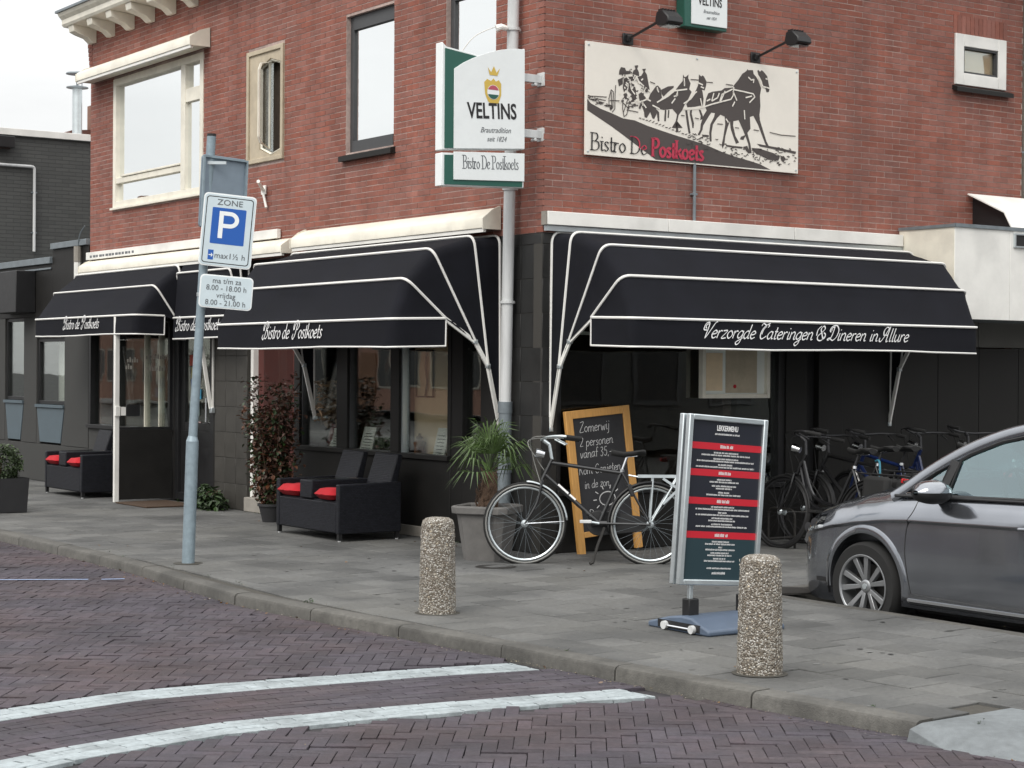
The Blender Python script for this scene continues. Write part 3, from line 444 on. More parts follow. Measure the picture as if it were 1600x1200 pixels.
POSTER_LINES = [[(0.333,0.638),(0.327,0.558),(0.325,0.428),(0.297,0.396)],[(0.258,0.512),(0.283,0.594),(0.308,0.576),(0.303,0.436),(0.278,0.414),(0.259,0.472),(0.258,0.512)],[(0.416,0.526),(0.46,0.56),(0.493,0.513),(0.462,0.39),(0.43,0.367),(0.413,0.436),(0.416,0.526)],[(0.271,0.498),(0.41,0.505)],[(0.461,0.49),(0.576,0.515)],[(0.423,0.486),(0.487,0.442)],[(0.473,0.531),(0.424,0.406)],[(0.283,0.574),(0.291,0.425)],[(0.027,0.516),(0.233,0.524)],[(0.034,0.492),(0.121,0.48)],[(0.121,0.499),(0.221,0.493)],[(0.109,0.449),(0.14,0.462)],[(0.462,0.43),(0.59,0.421)],[(0.487,0.462),(0.589,0.481)],[(0.729,0.706),(0.782,0.695)],[(1.205,0.773),(1.307,0.777)],[(1.398,0.766),(1.469,0.77)],[(1.633,0.769),(1.719,0.767)],[(2.187,0.366),(2.338,0.352),(2.518,0.356)],[(1.983,0.375),(2.051,0.37)],[(1.532,0.393),(1.597,0.394)],[(1.094,0.435),(1.132,0.434)],[(1.749,0.376),(1.796,0.375)],[(1.26,0.425),(1.305,0.421)],[(2.067,0.13),(2.054,0.093),(2.027,0.097)],[(2.481,0.172),(2.496,0.167),(2.505,0.175)],[(2.248,0.1),(2.262,0.105),(2.272,0.097)],[(2.5,0.114),(2.511,0.122),(2.519,0.114)],[(1.967,0.067),(1.979,0.067),(1.988,0.072)],[(2.221,0.102),(2.228,0.095),(2.233,0.1)],[(1.786,0.13),(1.799,0.129),(1.807,0.13)],[(2.222,0.137),(2.231,0.144),(2.237,0.143)],[(2.283,0.082),(2.294,0.078),(2.302,0.084)],[(1.892,0.127),(1.907,0.138),(1.916,0.128)],[(1.968,0.143),(1.977,0.143),(1.983,0.139)],[(1.761,0.14),(1.767,0.148),(1.771,0.136)],[(2.292,0.195),(2.299,0.198),(2.304,0.192)],[(2.371,0.089),(2.383,0.097),(2.391,0.091)],[(1.831,0.095),(1.842,0.102),(1.849,0.099)],[(2.339,0.23),(2.354,0.223),(2.363,0.224)],[(1.993,0.102),(2.005,0.1),(2.012,0.095)],[(2.256,0.17),(2.271,0.172),(2.281,0.17)],[(2.291,0.232),(2.305,0.229),(2.314,0.232)],[(2.115,0.128),(2.122,0.128),(2.126,0.135)],[(2.095,0.09),(2.105,0.09),(2.111,0.084)],[(2.437,0.216),(2.451,0.214),(2.461,0.223)],[(1.972,0.163),(1.978,0.162),(1.982,0.156)],[(2.263,0.203),(2.278,0.202),(2.288,0.198)],[(2.283,0.085),(2.292,0.079),(2.298,0.079)],[(2.411,0.154),(2.425,0.155),(2.434,0.16)],[(1.702,0.173),(1.708,0.18),(1.713,0.173)],[(2.268,0.124),(2.278,0.122),(2.284,0.127)],[(2.064,0.066),(2.073,0.073),(2.08,0.061)],[(2.286,0.159),(2.295,0.159),(2.301,0.158)],[(1.855,0.199),(1.863,0.194),(1.867,0.204)],[(2.059,0.176),(2.066,0.183),(2.071,0.178)],[(1.808,0.191),(1.814,0.198),(1.818,0.191)],[(1.716,0.185),(1.726,0.187),(1.732,0.182)],[(1.709,0.11),(1.718,0.12),(1.725,0.104)],[(1.851,0.181),(1.861,0.188),(1.868,0.179)],[(1.961,0.183),(1.966,0.179),(1.97,0.186)],[(2.346,0.144),(2.361,0.149),(2.372,0.148)],[(2.206,0.158),(2.212,0.154),(2.216,0.151)],[(2.173,0.223),(2.178,0.231),(2.182,0.227)],[(1.696,0.177),(1.708,0.17),(1.716,0.182)],[(2.511,0.153),(2.525,0.146),(2.535,0.148)],[(1.695,0.128),(1.706,0.12),(1.714,0.135)],[(1.763,0.117),(1.772,0.114),(1.777,0.111)],[(2.299,0.067),(2.311,0.059),(2.318,0.069)],[(2.02,0.167),(2.033,0.168),(2.043,0.171)],[(2.187,0.084),(2.196,0.085),(2.202,0.089)],[(2.277,0.226),(2.287,0.222),(2.294,0.224)],[(1.748,0.145),(1.762,0.144),(1.772,0.141)],[(2.42,0.152),(2.436,0.149),(2.446,0.155)],[(1.981,0.195),(1.99,0.186),(1.996,0.2)],[(2.153,0.2),(2.159,0.197),(2.163,0.203)],[(1.707,0.159),(1.719,0.158),(1.727,0.166)],[(1.853,0.09),(1.863,0.085),(1.869,0.088)],[(2.347,0.13),(2.354,0.137),(2.358,0.136)],[(2.378,0.216),(2.384,0.207),(2.387,0.22)],[(2.438,0.226),(2.449,0.232),(2.456,0.221)],[(2.195,0.098),(2.209,0.092),(2.218,0.101)],[(2.184,0.136),(2.19,0.13),(2.194,0.135)],[(2.369,0.197),(2.38,0.198),(2.388,0.194)],[(1.731,0.123),(1.741,0.132),(1.748,0.123)],[(2.299,0.149),(2.312,0.148),(2.32,0.153)],[(0.117,0.468),(0.131,0.469)],[(0.044,0.512),(0.054,0.508)],[(0.221,0.444),(0.246,0.444)],[(0.278,0.439),(0.293,0.435)],[(0.27,0.428),(0.286,0.426)],[(0.133,0.464),(0.156,0.467)],[(0.278,0.45),(0.288,0.448)],[(0.102,0.487),(0.12,0.492)],[(0.226,0.462),(0.241,0.463)],[(0.225,0.447),(0.238,0.451)],[(0.103,0.49),(0.112,0.493)],[(0.231,0.447),(0.256,0.443)],[(0.262,0.449),(0.273,0.451)],[(0.148,0.474),(0.165,0.476)],[(0.256,0.453),(0.271,0.45)],[(0.243,0.456),(0.255,0.453)],[(0.024,0.52),(0.04,0.52)],[(0.066,0.511),(0.077,0.509)],[(0.149,0.46),(0.17,0.456)],[(0.031,0.517),(0.038,0.517)],[(0.114,0.499),(0.131,0.503)],[(0.106,0.494),(0.128,0.496)],[(0.092,0.505),(0.107,0.504)],[(0.207,0.447),(0.228,0.45)],[(0.058,0.491),(0.079,0.492)],[(0.25,0.446),(0.262,0.45)],[(0.026,0.504),(0.049,0.501)],[(0.149,0.47),(0.173,0.468)],[(0.187,0.468),(0.203,0.471)],[(0.071,0.49),(0.096,0.491)],[(0.133,0.484),(0.148,0.481)],[(0.145,0.462),(0.156,0.463)],[(0.164,0.474),(0.187,0.471)],[(0.278,0.437),(0.286,0.436)],[(0.172,0.469),(0.184,0.467)],[(0.272,0.455),(0.291,0.457)],[(0.162,0.459),(0.187,0.459)],[(0.075,0.482),(0.085,0.483)],[(0.249,0.454),(0.261,0.45)],[(0.281,0.445),(0.295,0.448)],[(1.315,0.241),(1.336,0.251),(1.358,0.249)],[(1.403,0.253),(1.418,0.25),(1.433,0.249)],[(1.974,0.121),(1.981,0.126),(1.988,0.113)],[(1.235,0.246),(1.249,0.251),(1.263,0.246)],[(1.206,0.252),(1.227,0.26),(1.249,0.247)],[(1.376,0.152),(1.393,0.151),(1.409,0.16)],[(1.217,0.192),(1.226,0.198),(1.235,0.187)],[(2.305,0.183),(2.328,0.184),(2.35,0.187)],[(1.283,0.228),(1.305,0.234),(1.327,0.237)],[(1.332,0.254),(1.344,0.247),(1.356,0.262)],[(1.394,0.157),(1.416,0.15),(1.438,0.164)],[(1.606,0.138),(1.62,0.135),(1.634,0.142)],[(1.174,0.242),(1.191,0.239),(1.209,0.243)],[(1.75,0.172),(1.764,0.173),(1.778,0.167)],[(1.404,0.195),(1.425,0.19),(1.446,0.203)],[(2.428,0.08),(2.438,0.085),(2.448,0.086)],[(1.215,0.168),(1.228,0.162),(1.24,0.176)],[(1.165,0.184),(1.183,0.177),(1.202,0.183)],[(1.832,0.139),(1.84,0.139),(1.848,0.141)],[(1.334,0.2),(1.346,0.201),(1.357,0.203)],[(1.558,0.209),(1.574,0.202),(1.59,0.203)],[(2.288,0.093),(2.3,0.085),(2.312,0.097)],[(1.304,0.214),(1.322,0.218),(1.34,0.213)],[(1.511,0.144),(1.525,0.145),(1.539,0.144)],[(2.306,0.074),(2.322,0.076),(2.337,0.073)],[(1.235,0.228),(1.254,0.225),(1.274,0.238)],[(2.277,0.146),(2.3,0.15),(2.323,0.154)],[(1.863,0.123),(1.877,0.118),(1.891,0.12)],[(1.614,0.211),(1.629,0.214),(1.644,0.214)],[(2.002,0.112),(2.018,0.12),(2.034,0.119)],[(1.627,0.174),(1.636,0.182),(1.645,0.178)],[(1.511,0.25),(1.526,0.244),(1.541,0.251)],[(2.118,0.108),(2.138,0.102),(2.159,0.111)],[(2.042,0.196),(2.063,0.2),(2.084,0.199)],[(2.326,0.153),(2.337,0.148),(2.347,0.152)],[(1.254,0.271),(1.266,0.281),(1.278,0.266)],[(1.382,0.233),(1.395,0.234),(1.407,0.235)],[(1.97,0.14),(1.984,0.148),(1.998,0.132)],[(2.054,0.199),(2.068,0.196),(2.082,0.192)],[(1.23,0.276),(1.244,0.278),(1.258,0.27)],[(2.239,0.155),(2.253,0.155),(2.266,0.149)],[(1.406,0.218),(1.414,0.216),(1.422,0.226)],[(2.389,0.121),(2.405,0.129),(2.421,0.127)],[(1.757,0.135),(1.772,0.14),(1.787,0.128)],[(2.015,0.151),(2.024,0.156),(2.035,0.145)],[(1.317,0.21),(1.333,0.213),(1.349,0.206)],[(0.603,0.371),(0.626,0.369)],[(0.641,0.364),(0.664,0.363)],[(0.679,0.356),(0.703,0.357)],[(0.717,0.349),(0.741,0.361)],[(0.756,0.341),(0.779,0.356)],[(0.794,0.333),(0.817,0.341)],[(0.832,0.326),(0.856,0.335)],[(0.871,0.318),(0.894,0.33)],[(0.909,0.31),(0.933,0.309)],[(0.948,0.302),(0.972,0.314)],[(0.987,0.295),(1.011,0.294)],[(1.026,0.287),(1.05,0.284)],[(1.065,0.279),(1.089,0.293)],[(1.104,0.271),(1.128,0.269)],[(1.143,0.263),(1.167,0.271)],[(1.183,0.256),(1.207,0.267)]]
# ------------------------------------------------------------------ ground, road, pavement
def sheet(name, poly, z, m, L=True):
    mb = MB(); mb.add([(PL if L else PR)(x, n, z) for x, n in poly], [tuple(range(len(poly)))]); o = mb.build(name, m, kind='structure', fix=False)
    if o.data.polygons[0].normal.z < 0: o.data.flip_normals()
    return o
sheet('ground', [(-400, -400), (400, -400), (400, 400), (-400, 400)], -.32, 'asphalt')
road = sheet('road', [(-70, 3.1), (40, 2.2), (40, 11.5), (-70, 11.5)], -.094, 'clinkerbed')
bay = sheet('parking_bay', [(3.05, .27), (40, .60), (40, -60), (3.05, -60)], -.178, 'asphalt')
PAVE = [(-60, 3.22), (-1.2, 3.24), (.2, 3.30), (1.5, 3.38), (2.6, 3.34), (4.3, 3.22), (5.4, 3.16), (6.3, 3.09), (7.15, 3.0)]
pave = sheet('pavement', [(-60, 0.0)] + [(x, n) for x, n in PAVE] + [(7.15, .34), (3.0, .22), (3.0, -60), (0, -60), (0, 0)], -.012, 'pavebed')
far = sheet('far_pavement', [(-70, 11.5), (40, 11.5), (40, 14), (-70, 14)], 0, 'paving')

# kerb stones: metre-long stones along a gently bent line
KL = [(-14.0, 3.18), (-4.6, 3.20), (-1.4, 3.24), (0.2, 3.37), (1.3, 3.44), (2.4, 3.36), (3.3, 3.29), (4.25, 3.20), (5.25, 3.14), (6.2, 3.06), (7.15, 2.955)]
kerbs = thing('kerb', '', '', (0, 0, 0)); del kerbs['label']; del kerbs['category']; kerbs['kind'] = 'structure'
kc = curve([(a, b, 0) for a, b in KL], 12)
def along(path, step):
    out = [path[0]]; acc = 0; a = path[0]
    for b in path[1:]:
        d = (b - a).length
        while acc + d >= step:
            t = (step - acc) / d; a = a + (b - a) * t; out.append(a); d = (b - a).length; acc = 0
        acc += d; a = b
    return out
ks = along(list(reversed(kc)), 1.0)
KERB_PROF = [(-.105, -.19), (-.105, -.004), (-.09, .003), (.016, .003), (.036, -.004), (.047, -.020), (.055, -.19)]     # back to road face, rounded nose
for a, b in zip(ks, ks[1:]):
    d = (a - b); L_ = d.length; d.normalize(); mb = MB()
    nn = Vector((d.y, -d.x, 0)); nn = nn if nn.y > 0 else -nn
    jz = rnd(-.003, .003); t0 = rnd(-.003, .003)
    rows = []
    for q in (b + d * .005, b + (a - b) * .5, a - d * .005):
        rows.append([PL(q.x + nn.x * (o + .03), q.y + nn.y * (o + .03), z + jz) for o, z in KERB_PROF])
    mb.grid(rows); mb.quad(*rows[0]); mb.quad(*reversed(rows[-1]))
    o = mb.build('kerb_stone', 'kerb', kerbs, bevel=.004)
# the dropped kerb at the right: sloping blocks down to the road
for i in range(4):
    x0, x1 = 7.16 + i * .62, 7.16 + (i + 1) * .62 - .006; mb = MB()
    f = lambda x: 3.0 - (x - 7.16) * .10
    zl = -.083
    if i == 0:   # its end is chamfered from kerb height to the road
        mb.add([PL(x0, f(x0) - .62, .002), PL(x1, f(x1) - .62, .002), PL(x1, f(x1) + .12, zl), PL(x0 + .26, f(x0 + .26) + .14, zl), PL(x0 + .02, f(x0) + .02, .0),
                PL(x0, f(x0) - .62, -.2), PL(x1, f(x1) - .62, -.2), PL(x1, f(x1) + .12, -.2), PL(x0 + .26, f(x0 + .26) + .14, -.2), PL(x0 + .02, f(x0) + .16, -.2), PL(x0 + .02, f(x0) + .10, -.02)],
               [(0, 4, 3, 2, 1), (5, 6, 7, 8, 9), (1, 2, 7, 6), (2, 3, 8, 7), (3, 4, 10), (3, 10, 9, 8), (4, 0, 5, 9, 10), (0, 1, 6, 5)])
    else:
        mb.add([PL(x0, f(x0) - .62, .002), PL(x1, f(x1) - .62, .002), PL(x1, f(x1) + .12, zl), PL(x0, f(x0) + .12, zl), PL(x0, f(x0) - .62, -.2), PL(x1, f(x1) - .62, -.2), PL(x1, f(x1) + .12, -.2), PL(x0, f(x0) + .12, -.2)], MB.BF)
    mb.build('ramp_stone', 'ramp', kerbs, bevel=.004)

# pavement slabs, half-bond rows along the kerb; the nearest 300 are objects, the rest one mesh
def kerb_n(x):
    for (a, na), (b, nb) in zip(PAVE, PAVE[1:]):
        if a <= x <= b: return na + (nb - na) * (x - a) / (b - a)
    return 2.9
def clip_poly(poly, inside):
    """keep the part of a convex polygon where inside(p) >= 0"""
    out = []
    for i, p in enumerate(poly):
        q = poly[(i + 1) % len(poly)]; a, b = inside(p), inside(q)
        if a >= 0: out.append(p)
        if (a >= 0) != (b >= 0):
            t = a / (a - b); out.append((p[0] + (q[0] - p[0]) * t, p[1] + (q[1] - p[1]) * t))
    return out
def slab_mesh(poly, th, ch):
    """slab with a small chamfer; poly about its centre, counter-clockwise, top at z=0"""
    k = len(poly); cx = sum(p[0] for p in poly) / k; cy = sum(p[1] for p in poly) / k
    def ins(p):
        d = math.hypot(p[0] - cx, p[1] - cy) or 1; t = max(0, 1 - ch * 1.4 / d); return (cx + (p[0] - cx) * t, cy + (p[1] - cy) * t)
    vs = [(*ins(p), 0) for p in poly] + [(*p, -ch) for p in poly] + [(*p, -th) for p in poly]
    fs = [tuple(range(k))] + [(i, i + k, (i + 1) % k + k, (i + 1) % k) for i in range(k)] + [(i + k, i + 2 * k, (i + 1) % k + 2 * k, (i + 1) % k + k) for i in range(k)]
    return vs, fs
def lay(pieces, name, parent, matname, th, ch, limit, shared=None, ang=0.):
    """pieces: (world centre, rotation, polygon, is_full); nearest pieces become objects"""
    camp = Vector((0.3, 5.5, 0))
    pieces.sort(key=lambda p: (p[0] - camp).length)
    rest = MB(); cnt = 0
    for cpos, rz, poly, full in pieces:
        zj = rnd(-.0022, .0022); tx, ty = rnd(-.006, .006), rnd(-.006, .006); tz = rnd(-.004, .004)
        if name == 'clinker': zj = rnd(-.0032, .0022) - (.004 if random.random() < .05 else 0); tx, ty, tz = rnd(-.012, .012), rnd(-.012, .012), rnd(-.014, .014); cpos = cpos + Vector((rnd(-.0012, .0012), rnd(-.0012, .0012), 0))
        vs, fs = slab_mesh(poly, th, ch)
        if full and cnt < limit:
            key = name + '_%d' % (cnt % 3)
            if key not in shared:
                me = bpy.data.meshes.new(name); me.from_pydata(vs, [], fs); me.materials.append(M[matname]); shared[key] = me
            o = place(name, shared[key], parent, cpos + Vector((0, 0, zj)), (tx, ty, rz + tz)); cnt += 1
        else:
            c_, s_ = math.cos(rz + tz), math.sin(rz + tz)
            rest.add([(cpos.x + x * c_ - y * s_, cpos.y + x * s_ + y * c_, cpos.z + z + zj + (x * tx + y * ty)) for x, y, z in vs], fs, rnd(0, 1))
    o = rest.build(name, matname, parent, fix=False); o['kind'] = 'stuff'
    return o
SH = {}
def lp(x, n): return PL(x, n)
pieces = []
T = .30; g = .0035
rowang = R(-4.0)
ca, sa = math.cos(rowang), math.sin(rowang)
for j in range(-42, 30):
    for i in range(-62, 30):
        # row frame: a runs along the kerb, b away from the wall
        a = (i + (.5 if j % 2 else 0)) * T; b = j * T
        cx, cn = a * ca - b * sa + 4.0, a * sa + b * ca + 3.16 - .15 - .0
        x_ = cx; n_ = cn
        if x_ < -15 or x_ > 9.8 or n_ < -12: continue
        # convex corners in the L frame (x right, n outwards)
        hw = T / 2 - g / 2
        cs = [(x_ + p * ca - q * sa, n_ + p * sa + q * ca) for p, q in ((-hw, -hw), (hw, -hw), (hw, hw), (-hw, hw))]
        full = True; poly = cs
        kn = kerb_n(x_); slope = (kerb_n(x_ + .1) - kerb_n(x_ - .1)) / .2
        tests = [lambda p: kn + slope * (p[0] - x_) - .096 - p[1]]
        if x_ < .0 or (cn > -.25 and x_ < .25): tests.append(lambda p: max(p[1] - .012, p[0] - .012))
        if x_ < .3 and cn < .2: tests.append(lambda p: max(p[0] - .012, p[1] - .012))
        if x_ > 7.05 and cn > 1.6: tests.append(lambda p: 2.375 - (p[0] - 7.16) * .1 - p[1])
        elif x_ > 6.8 and cn > 2.1: tests.append(lambda p: 7.15 - p[0])
        for t in tests:
            np_ = clip_poly(poly, t)
            if len(np_) != 4 or any(abs(u[0] - v[0]) + abs(u[1] - v[1]) > 1e-6 for u, v in zip(np_, poly)): full = False
            poly = np_
            if len(poly) < 3: break
        if len(poly) < 3: continue
        if x_ > 2.9:
            e = lambda p: p[1] - (.22 + (p[0] - 3.0) * .029) - .10
            p2 = clip_poly(poly, e) if cn > -.2 else (clip_poly(poly, lambda p: 2.9 - p[0]))
            if len(p2) < 3: continue
            if p2 != poly: full = False
            poly = p2
        ar = abs(sum(u[0] * v[1] - v[0] * u[1] for u, v in zip(poly, poly[1:] + poly[:1]))) / 2
        if ar < .0015: continue
        # to world, about the centre, in the row's own axes
        wc = PL(x_, n_, 0)
        if full: pl = [(-hw, -hw), (hw, -hw), (hw, hw), (-hw, hw)]; rz = RZL - rowang
        else:
            rz = 0.; pl = [((PL(*p) - wc).x, (PL(*p) - wc).y) for p in poly]
            if sum(u[0] * v[1] - v[0] * u[1] for u, v in zip(pl, pl[1:] + pl[:1])) < 0: pl.reverse()
        pieces.append((wc, rz, pl, full))
lay(pieces, 'paving_slab', pave, 'paving', .05, .0035, 300, SH)
# edge band of the parking bay
bk = MB()
edge = thing('bay_kerb', '', '', (0, 0, 0)); del edge['label']; del edge['category']; edge['kind'] = 'structure'
for i in range(14):
    x0 = 3.0 + i * 1.0; f = lambda x: .22 + (x - 3.0) * .029
    mb = MB(); mb.add([PL(x0 + .004, f(x0), -.25), PL(x0 + .996, f(x0 + 1), -.25), PL(x0 + .996, f(x0 + 1) + .096, -.25), PL(x0 + .004, f(x0) + .096, -.25),
                       PL(x0 + .004, f(x0), .001), PL(x0 + .996, f(x0 + 1), .001), PL(x0 + .996, f(x0 + 1) + .096, .001), PL(x0 + .004, f(x0) + .096, .001)], MB.BF)
    if x0 < 9: mb.build('kerb_stone', 'kerb', edge, bevel=.006)
for i in range(12):
    mb = MB(); n0 = .21 - i * 1.0; mb.add([PL(2.904, n0 - .996, -.25), PL(3.0, n0 - .996, -.25), PL(3.0, n0, -.25), PL(2.904, n0, -.25), PL(2.904, n0 - .996, .001), PL(3.0, n0 - .996, .001), PL(3.0, n0, .001), PL(2.904, n0, .001)], MB.BF)
    mb.build('kerb_stone', 'kerb', edge, bevel=.006)

# road clinkers: herringbone, with straight-laid rows across the street for the crossing
def strip_x(n):     # left edge of the upper white band
    xs = [(2.739, 4.508), (3.425, 4.371), (4.111, 4.243), (4.894, 4.136), (5.58, 4.077), (6.364, 4.233), (7.245, 4.537), (8.518, 5.115), (9.988, 5.948)]
    for (a, xa), (b, xb) in zip(xs, xs[1:]):
        if a <= n <= b: return xa + (xb - xa) * (n - a) / (b - a)
    return xs[0][1] if n < 2.6 else xs[-1][1]
W_ = .0675; Lb = .204; NROW = 19
def kerb_face(x):
    for a, b in zip(kc, kc[1:]):
        if a.x <= x <= b.x: return a.y + (b.y - a.y) * (x - a.x) / (b.x - a.x + 1e-9) + .085
    return 3.28 if x < -14 else 3.02 - (x - 7.16) * .10
pieces = []; gap = .003
wp = .0695; lpb = wp * 3
th = R(37); ct, st_ = math.cos(th), math.sin(th)
for i in range(-150, 170):
    for j in range(-40, 40):
        for kind in (0, 1):
            ox, oy = i * wp + j * 6 * wp, i * wp
            if kind == 0: px, py, lx, ly = ox + lpb / 2, oy + wp / 2, lpb, wp
            else: px, py, lx, ly = ox + lpb + wp / 2, oy + wp * 1.5 - lpb * .5 - wp * .5, wp, lpb
            x = 4.0 + px * ct - py * st_; n = 6.0 + px * st_ + py * ct
            if x < -7.5 or x > 9.5 or n > 9.3: continue
            if n < kerb_face(x) + .085: continue
            dx = x - strip_x(n)
            if -.055 < dx < NROW * W_ + .055: continue
            hx, hy = lx / 2 - gap / 2, ly / 2 - gap / 2
            pieces.append((PL(x, n, -.075), RZL - th, [(-hx, -hy), (hx, -hy), (hx, hy), (-hx, hy)] if kind == 0 else [(-hx, -hy), (hx, -hy), (hx, hy), (-hx, hy)], kind == 0))
lay(pieces, 'clinker', road, 'clinker', .02, .003, 300, SH)
rows_b = MB(); marks = [thing('road_marking', lab, 'road marking', (0, 0, 0), 0, 'painted bands across the street') for lab in ('white painted clinker band across the street, the farther from the camera', 'white painted clinker band across the street, the nearer to the camera')]
wrest = [MB(), MB()]; wcount = [0, 0]
for k in range(NROW):
    n = 2.75 + (k % 2) * Lb / 2 + rnd(0, .03)
    white = 0 if k < 4 else (1 if k >= NROW - 4 else None)
    while n < 9.3:
        a = strip_x(n) + k * W_; b = strip_x(n + Lb) + k * W_; nm = n + Lb / 2; x = (a + b) / 2 + W_ / 2
        dirn = (NL * Lb + AXL * (b - a)).normalized(); rz = math.atan2(dirn.y, dirn.x) - math.pi / 2
        hx, hy = W_ / 2 - .0018, Lb / 2 - .0020; hw_ = [white]
        kf = kerb_face(x); sl = (kerb_face(x + .1) - kerb_face(x - .1)) / .2
        tx, tn = (b - a), Lb; tl = math.hypot(tx, tn); tx /= tl; tn /= tl
        base = [(-hx, -hy), (hx, -hy), (hx, hy), (-hx, hy)]
        def Lpos(p): return (x + p[0] * tn + p[1] * tx, nm - p[0] * tx + p[1] * tn)
        marg = (.10 if white == 0 else .16) if white is not None else .012
        edge_ = lambda p: Lpos((-p[0], p[1]))[1] - (kf + sl * (Lpos((-p[0], p[1]))[0] - x)) - marg
        pl = clip_poly(base, edge_)
        if len(pl) >= 3:
            wc = PL(x, nm, -.075 + rnd(-.0016, .0016) + (.0015 if white is not None else 0)); full_ = len(pl) == 4 and all(abs(u[0] - v[0]) + abs(u[1] - v[1]) < 1e-6 for u, v in zip(pl, base))
            vs, fs = slab_mesh(pl, .02, .0022)
            if white is not None:
                if full_:
                    if 'wb' not in SH:
                        me = bpy.data.meshes.new('clinker'); me.from_pydata(vs, [], fs); me.materials.append(M['roadpaint']); SH['wb'] = me
                    place('clinker', SH['wb'], marks[white], wc, (rnd(-.005, .005), rnd(-.005, .005), rz))
                else:
                    me = bpy.data.meshes.new('clinker'); me.from_pydata(vs, [], fs); me.materials.append(M['roadpaint']); place('clinker', me, marks[white], wc, (0, 0, rz))
            else:
                c_, s_ = math.cos(rz), math.sin(rz); rows_b.add([(wc.x + px * c_ - py * s_, wc.y + px * s_ + py * c_, wc.z + z) for px, py, z in vs], fs, rnd(0, 1))
        n += Lb
o = rows_b.build('clinker', 'clinker', road, fix=False); o['kind'] = 'stuff'
# gutter course along the kerb face, laid lengthwise
gut = MB()
x = -7.5
while x < 9.4:
    for r_ in range(2):
        xa = x + (r_ * Lb / 2); n = kerb_face(xa) + .034 + r_ * .068
        if -.09 < xa - strip_x(n) < NROW * W_ + .09: continue
        sl = (kerb_face(xa + .1) - kerb_face(xa - .1)) / .2; ang = math.atan(sl)
        wc = PL(xa, n, -.076 + rnd(-.002, .002)); dirn = (AXL + NL * sl).normalized(); rz = math.atan2(dirn.y, dirn.x); c_, s_ = math.cos(rz), math.sin(rz)
        vs, fs = slab_mesh([(-.1, -.031), (.1, -.031), (.1, .031), (-.1, .031)], .02, .003)
        gut.add([(wc.x + px * c_ - py * s_, wc.y + px * s_ + py * c_, wc.z + z) for px, py, z in vs], fs, rnd(0, 1))
    x += Lb
o = gut.build('gutter_clinker', 'clinker', road, fix=False); o['kind'] = 'stuff'
mb = MB(); pts = [(-4.2, 9.3), (-1.04, 3.62)]
for a, b in (((-3.847, 9.302), (-0.791, 3.817)), ((-0.742, 3.729), (-0.679, 3.562))):
    d = Vector((b[0] - a[0], b[1] - a[1])).normalized(); q = Vector((-d.y, d.x)) * .02
    mb.add([PL(a[0] - q.x, a[1] - q.y, -.0695), PL(b[0] - q.x, b[1] - q.y, -.0695), PL(b[0] + q.x, b[1] + q.y, -.0695), PL(a[0] + q.x, a[1] + q.y, -.0695)], [(0, 1, 2, 3)])
o = mb.build('blue_line', 'bluepaint'); tag(o, 'thin blue painted line across the clinker road at the left', 'road line')

# ------------------------------------------------------------------ corner building
bld = thing('corner_building', 'red brick corner building with a black ground floor and cream cornice', 'building', C, RZR)
ZB, ZT = 2.80, 6.06
UL, UR = -10.25, 6.26          # ends of the two facades
openL = [(-9.47, -6.81, 3.64, 5.30), (-5.66, -4.80, 3.87, 5.12), (-3.46, -2.52, 3.80, 5.19), (-1.58, -.75, 3.80, 5.19)]
openR = [(5.20, 5.98, 4.575, 5.10)]
def wall_back(x0, x1, z0, z1, holes, m, dep=.10):
    """solid wall with rectangular openings, its face 7 mm behind the brick faces"""
    xs = sorted({x0, x1, *[h[0] for h in holes], *[h[1] for h in holes]}); mb = MB(m)
    for a, b in zip(xs, xs[1:]):
        c = (a + b) / 2; hs = sorted([(h[2], h[3]) for h in holes if h[0] < c < h[1]]); z = z0
        for p, q in hs + [(z1, z1)]:
            if p > z: mb.box(a, b, .0035, dep, z, p)
            z = q
    return mb
bricks = []
def bricks_on(x0, x1, z0, z1, holes, frame, seedj):
    cz, cl = .0575, .2155; j = 0; z = z0
    while z + cz <= z1 + .01:
        off = (cl / 2 if j % 2 else 0) + rnd(-.004, .004)
        x = x0 - cl + off
        while x < x1:
            segs = [(max(x, x0), min(x + cl, x1))]
            zc = z + cz / 2
            for h in holes:
                if h[2] - .012 < zc < h[3] + .03:
                    n_ = []
                    for a, b in segs:
                        if b <= h[0] or a >= h[1]: n_.append((a, b)); continue
                        if a < h[0]: n_.append((a, h[0]))
                        if b > h[1]: n_.append((h[1], b))
                    segs = n_
            for a, b in segs:
                if b - a > .02: bricks.append((frame, a + .004, b - .004, z + .004, z + cz - .0045, abs(b - a - cl) < .002))
            x += cl
        z += cz; j += 1
bricks_on(UL, -.001, ZB, ZT, openL, 'L', 0)
bricks_on(-.007, UR, ZB, ZT, openR, 'R', 1)
wallL = wall_back(UL, -.015, ZB - .02, ZT, openL, ML).build('brick_wall', 'mortar', bld)
wallR = wall_back(.015, UR, ZB - .02, ZT, openR, None).build('brick_wall', 'mortar', bld)
def bdist(b):
    p = (PL if b[0] == 'L' else PR)((b[1] + b[2]) / 2, 0, b[3]); return -(b[2] - b[1]) * (abs((NL if b[0] == 'L' else NR).dot(p.normalized()))) / p.length
full = sorted([b for b in bricks if b[5] and b[3] < 5.0], key=bdist)[:300]; fs_ = set(map(id, full))
me = None; restL, restR = MB(), MB()
mb = MB(); mb.add([(-.104, 0, 0), (.104, 0, 0), (.104, 0, .049), (-.104, 0, .049), (-.104, .09, 0), (.104, .09, 0), (.104, .09, .049), (-.104, .09, .049)], [(0, 1, 2, 3), (4, 7, 6, 5), (0, 4, 5, 1), (1, 5, 6, 2), (2, 6, 7, 3), (3, 7, 4, 0)])
bme = mb.mesh('brick', smooth=False); bme.materials.append(M['brick'])
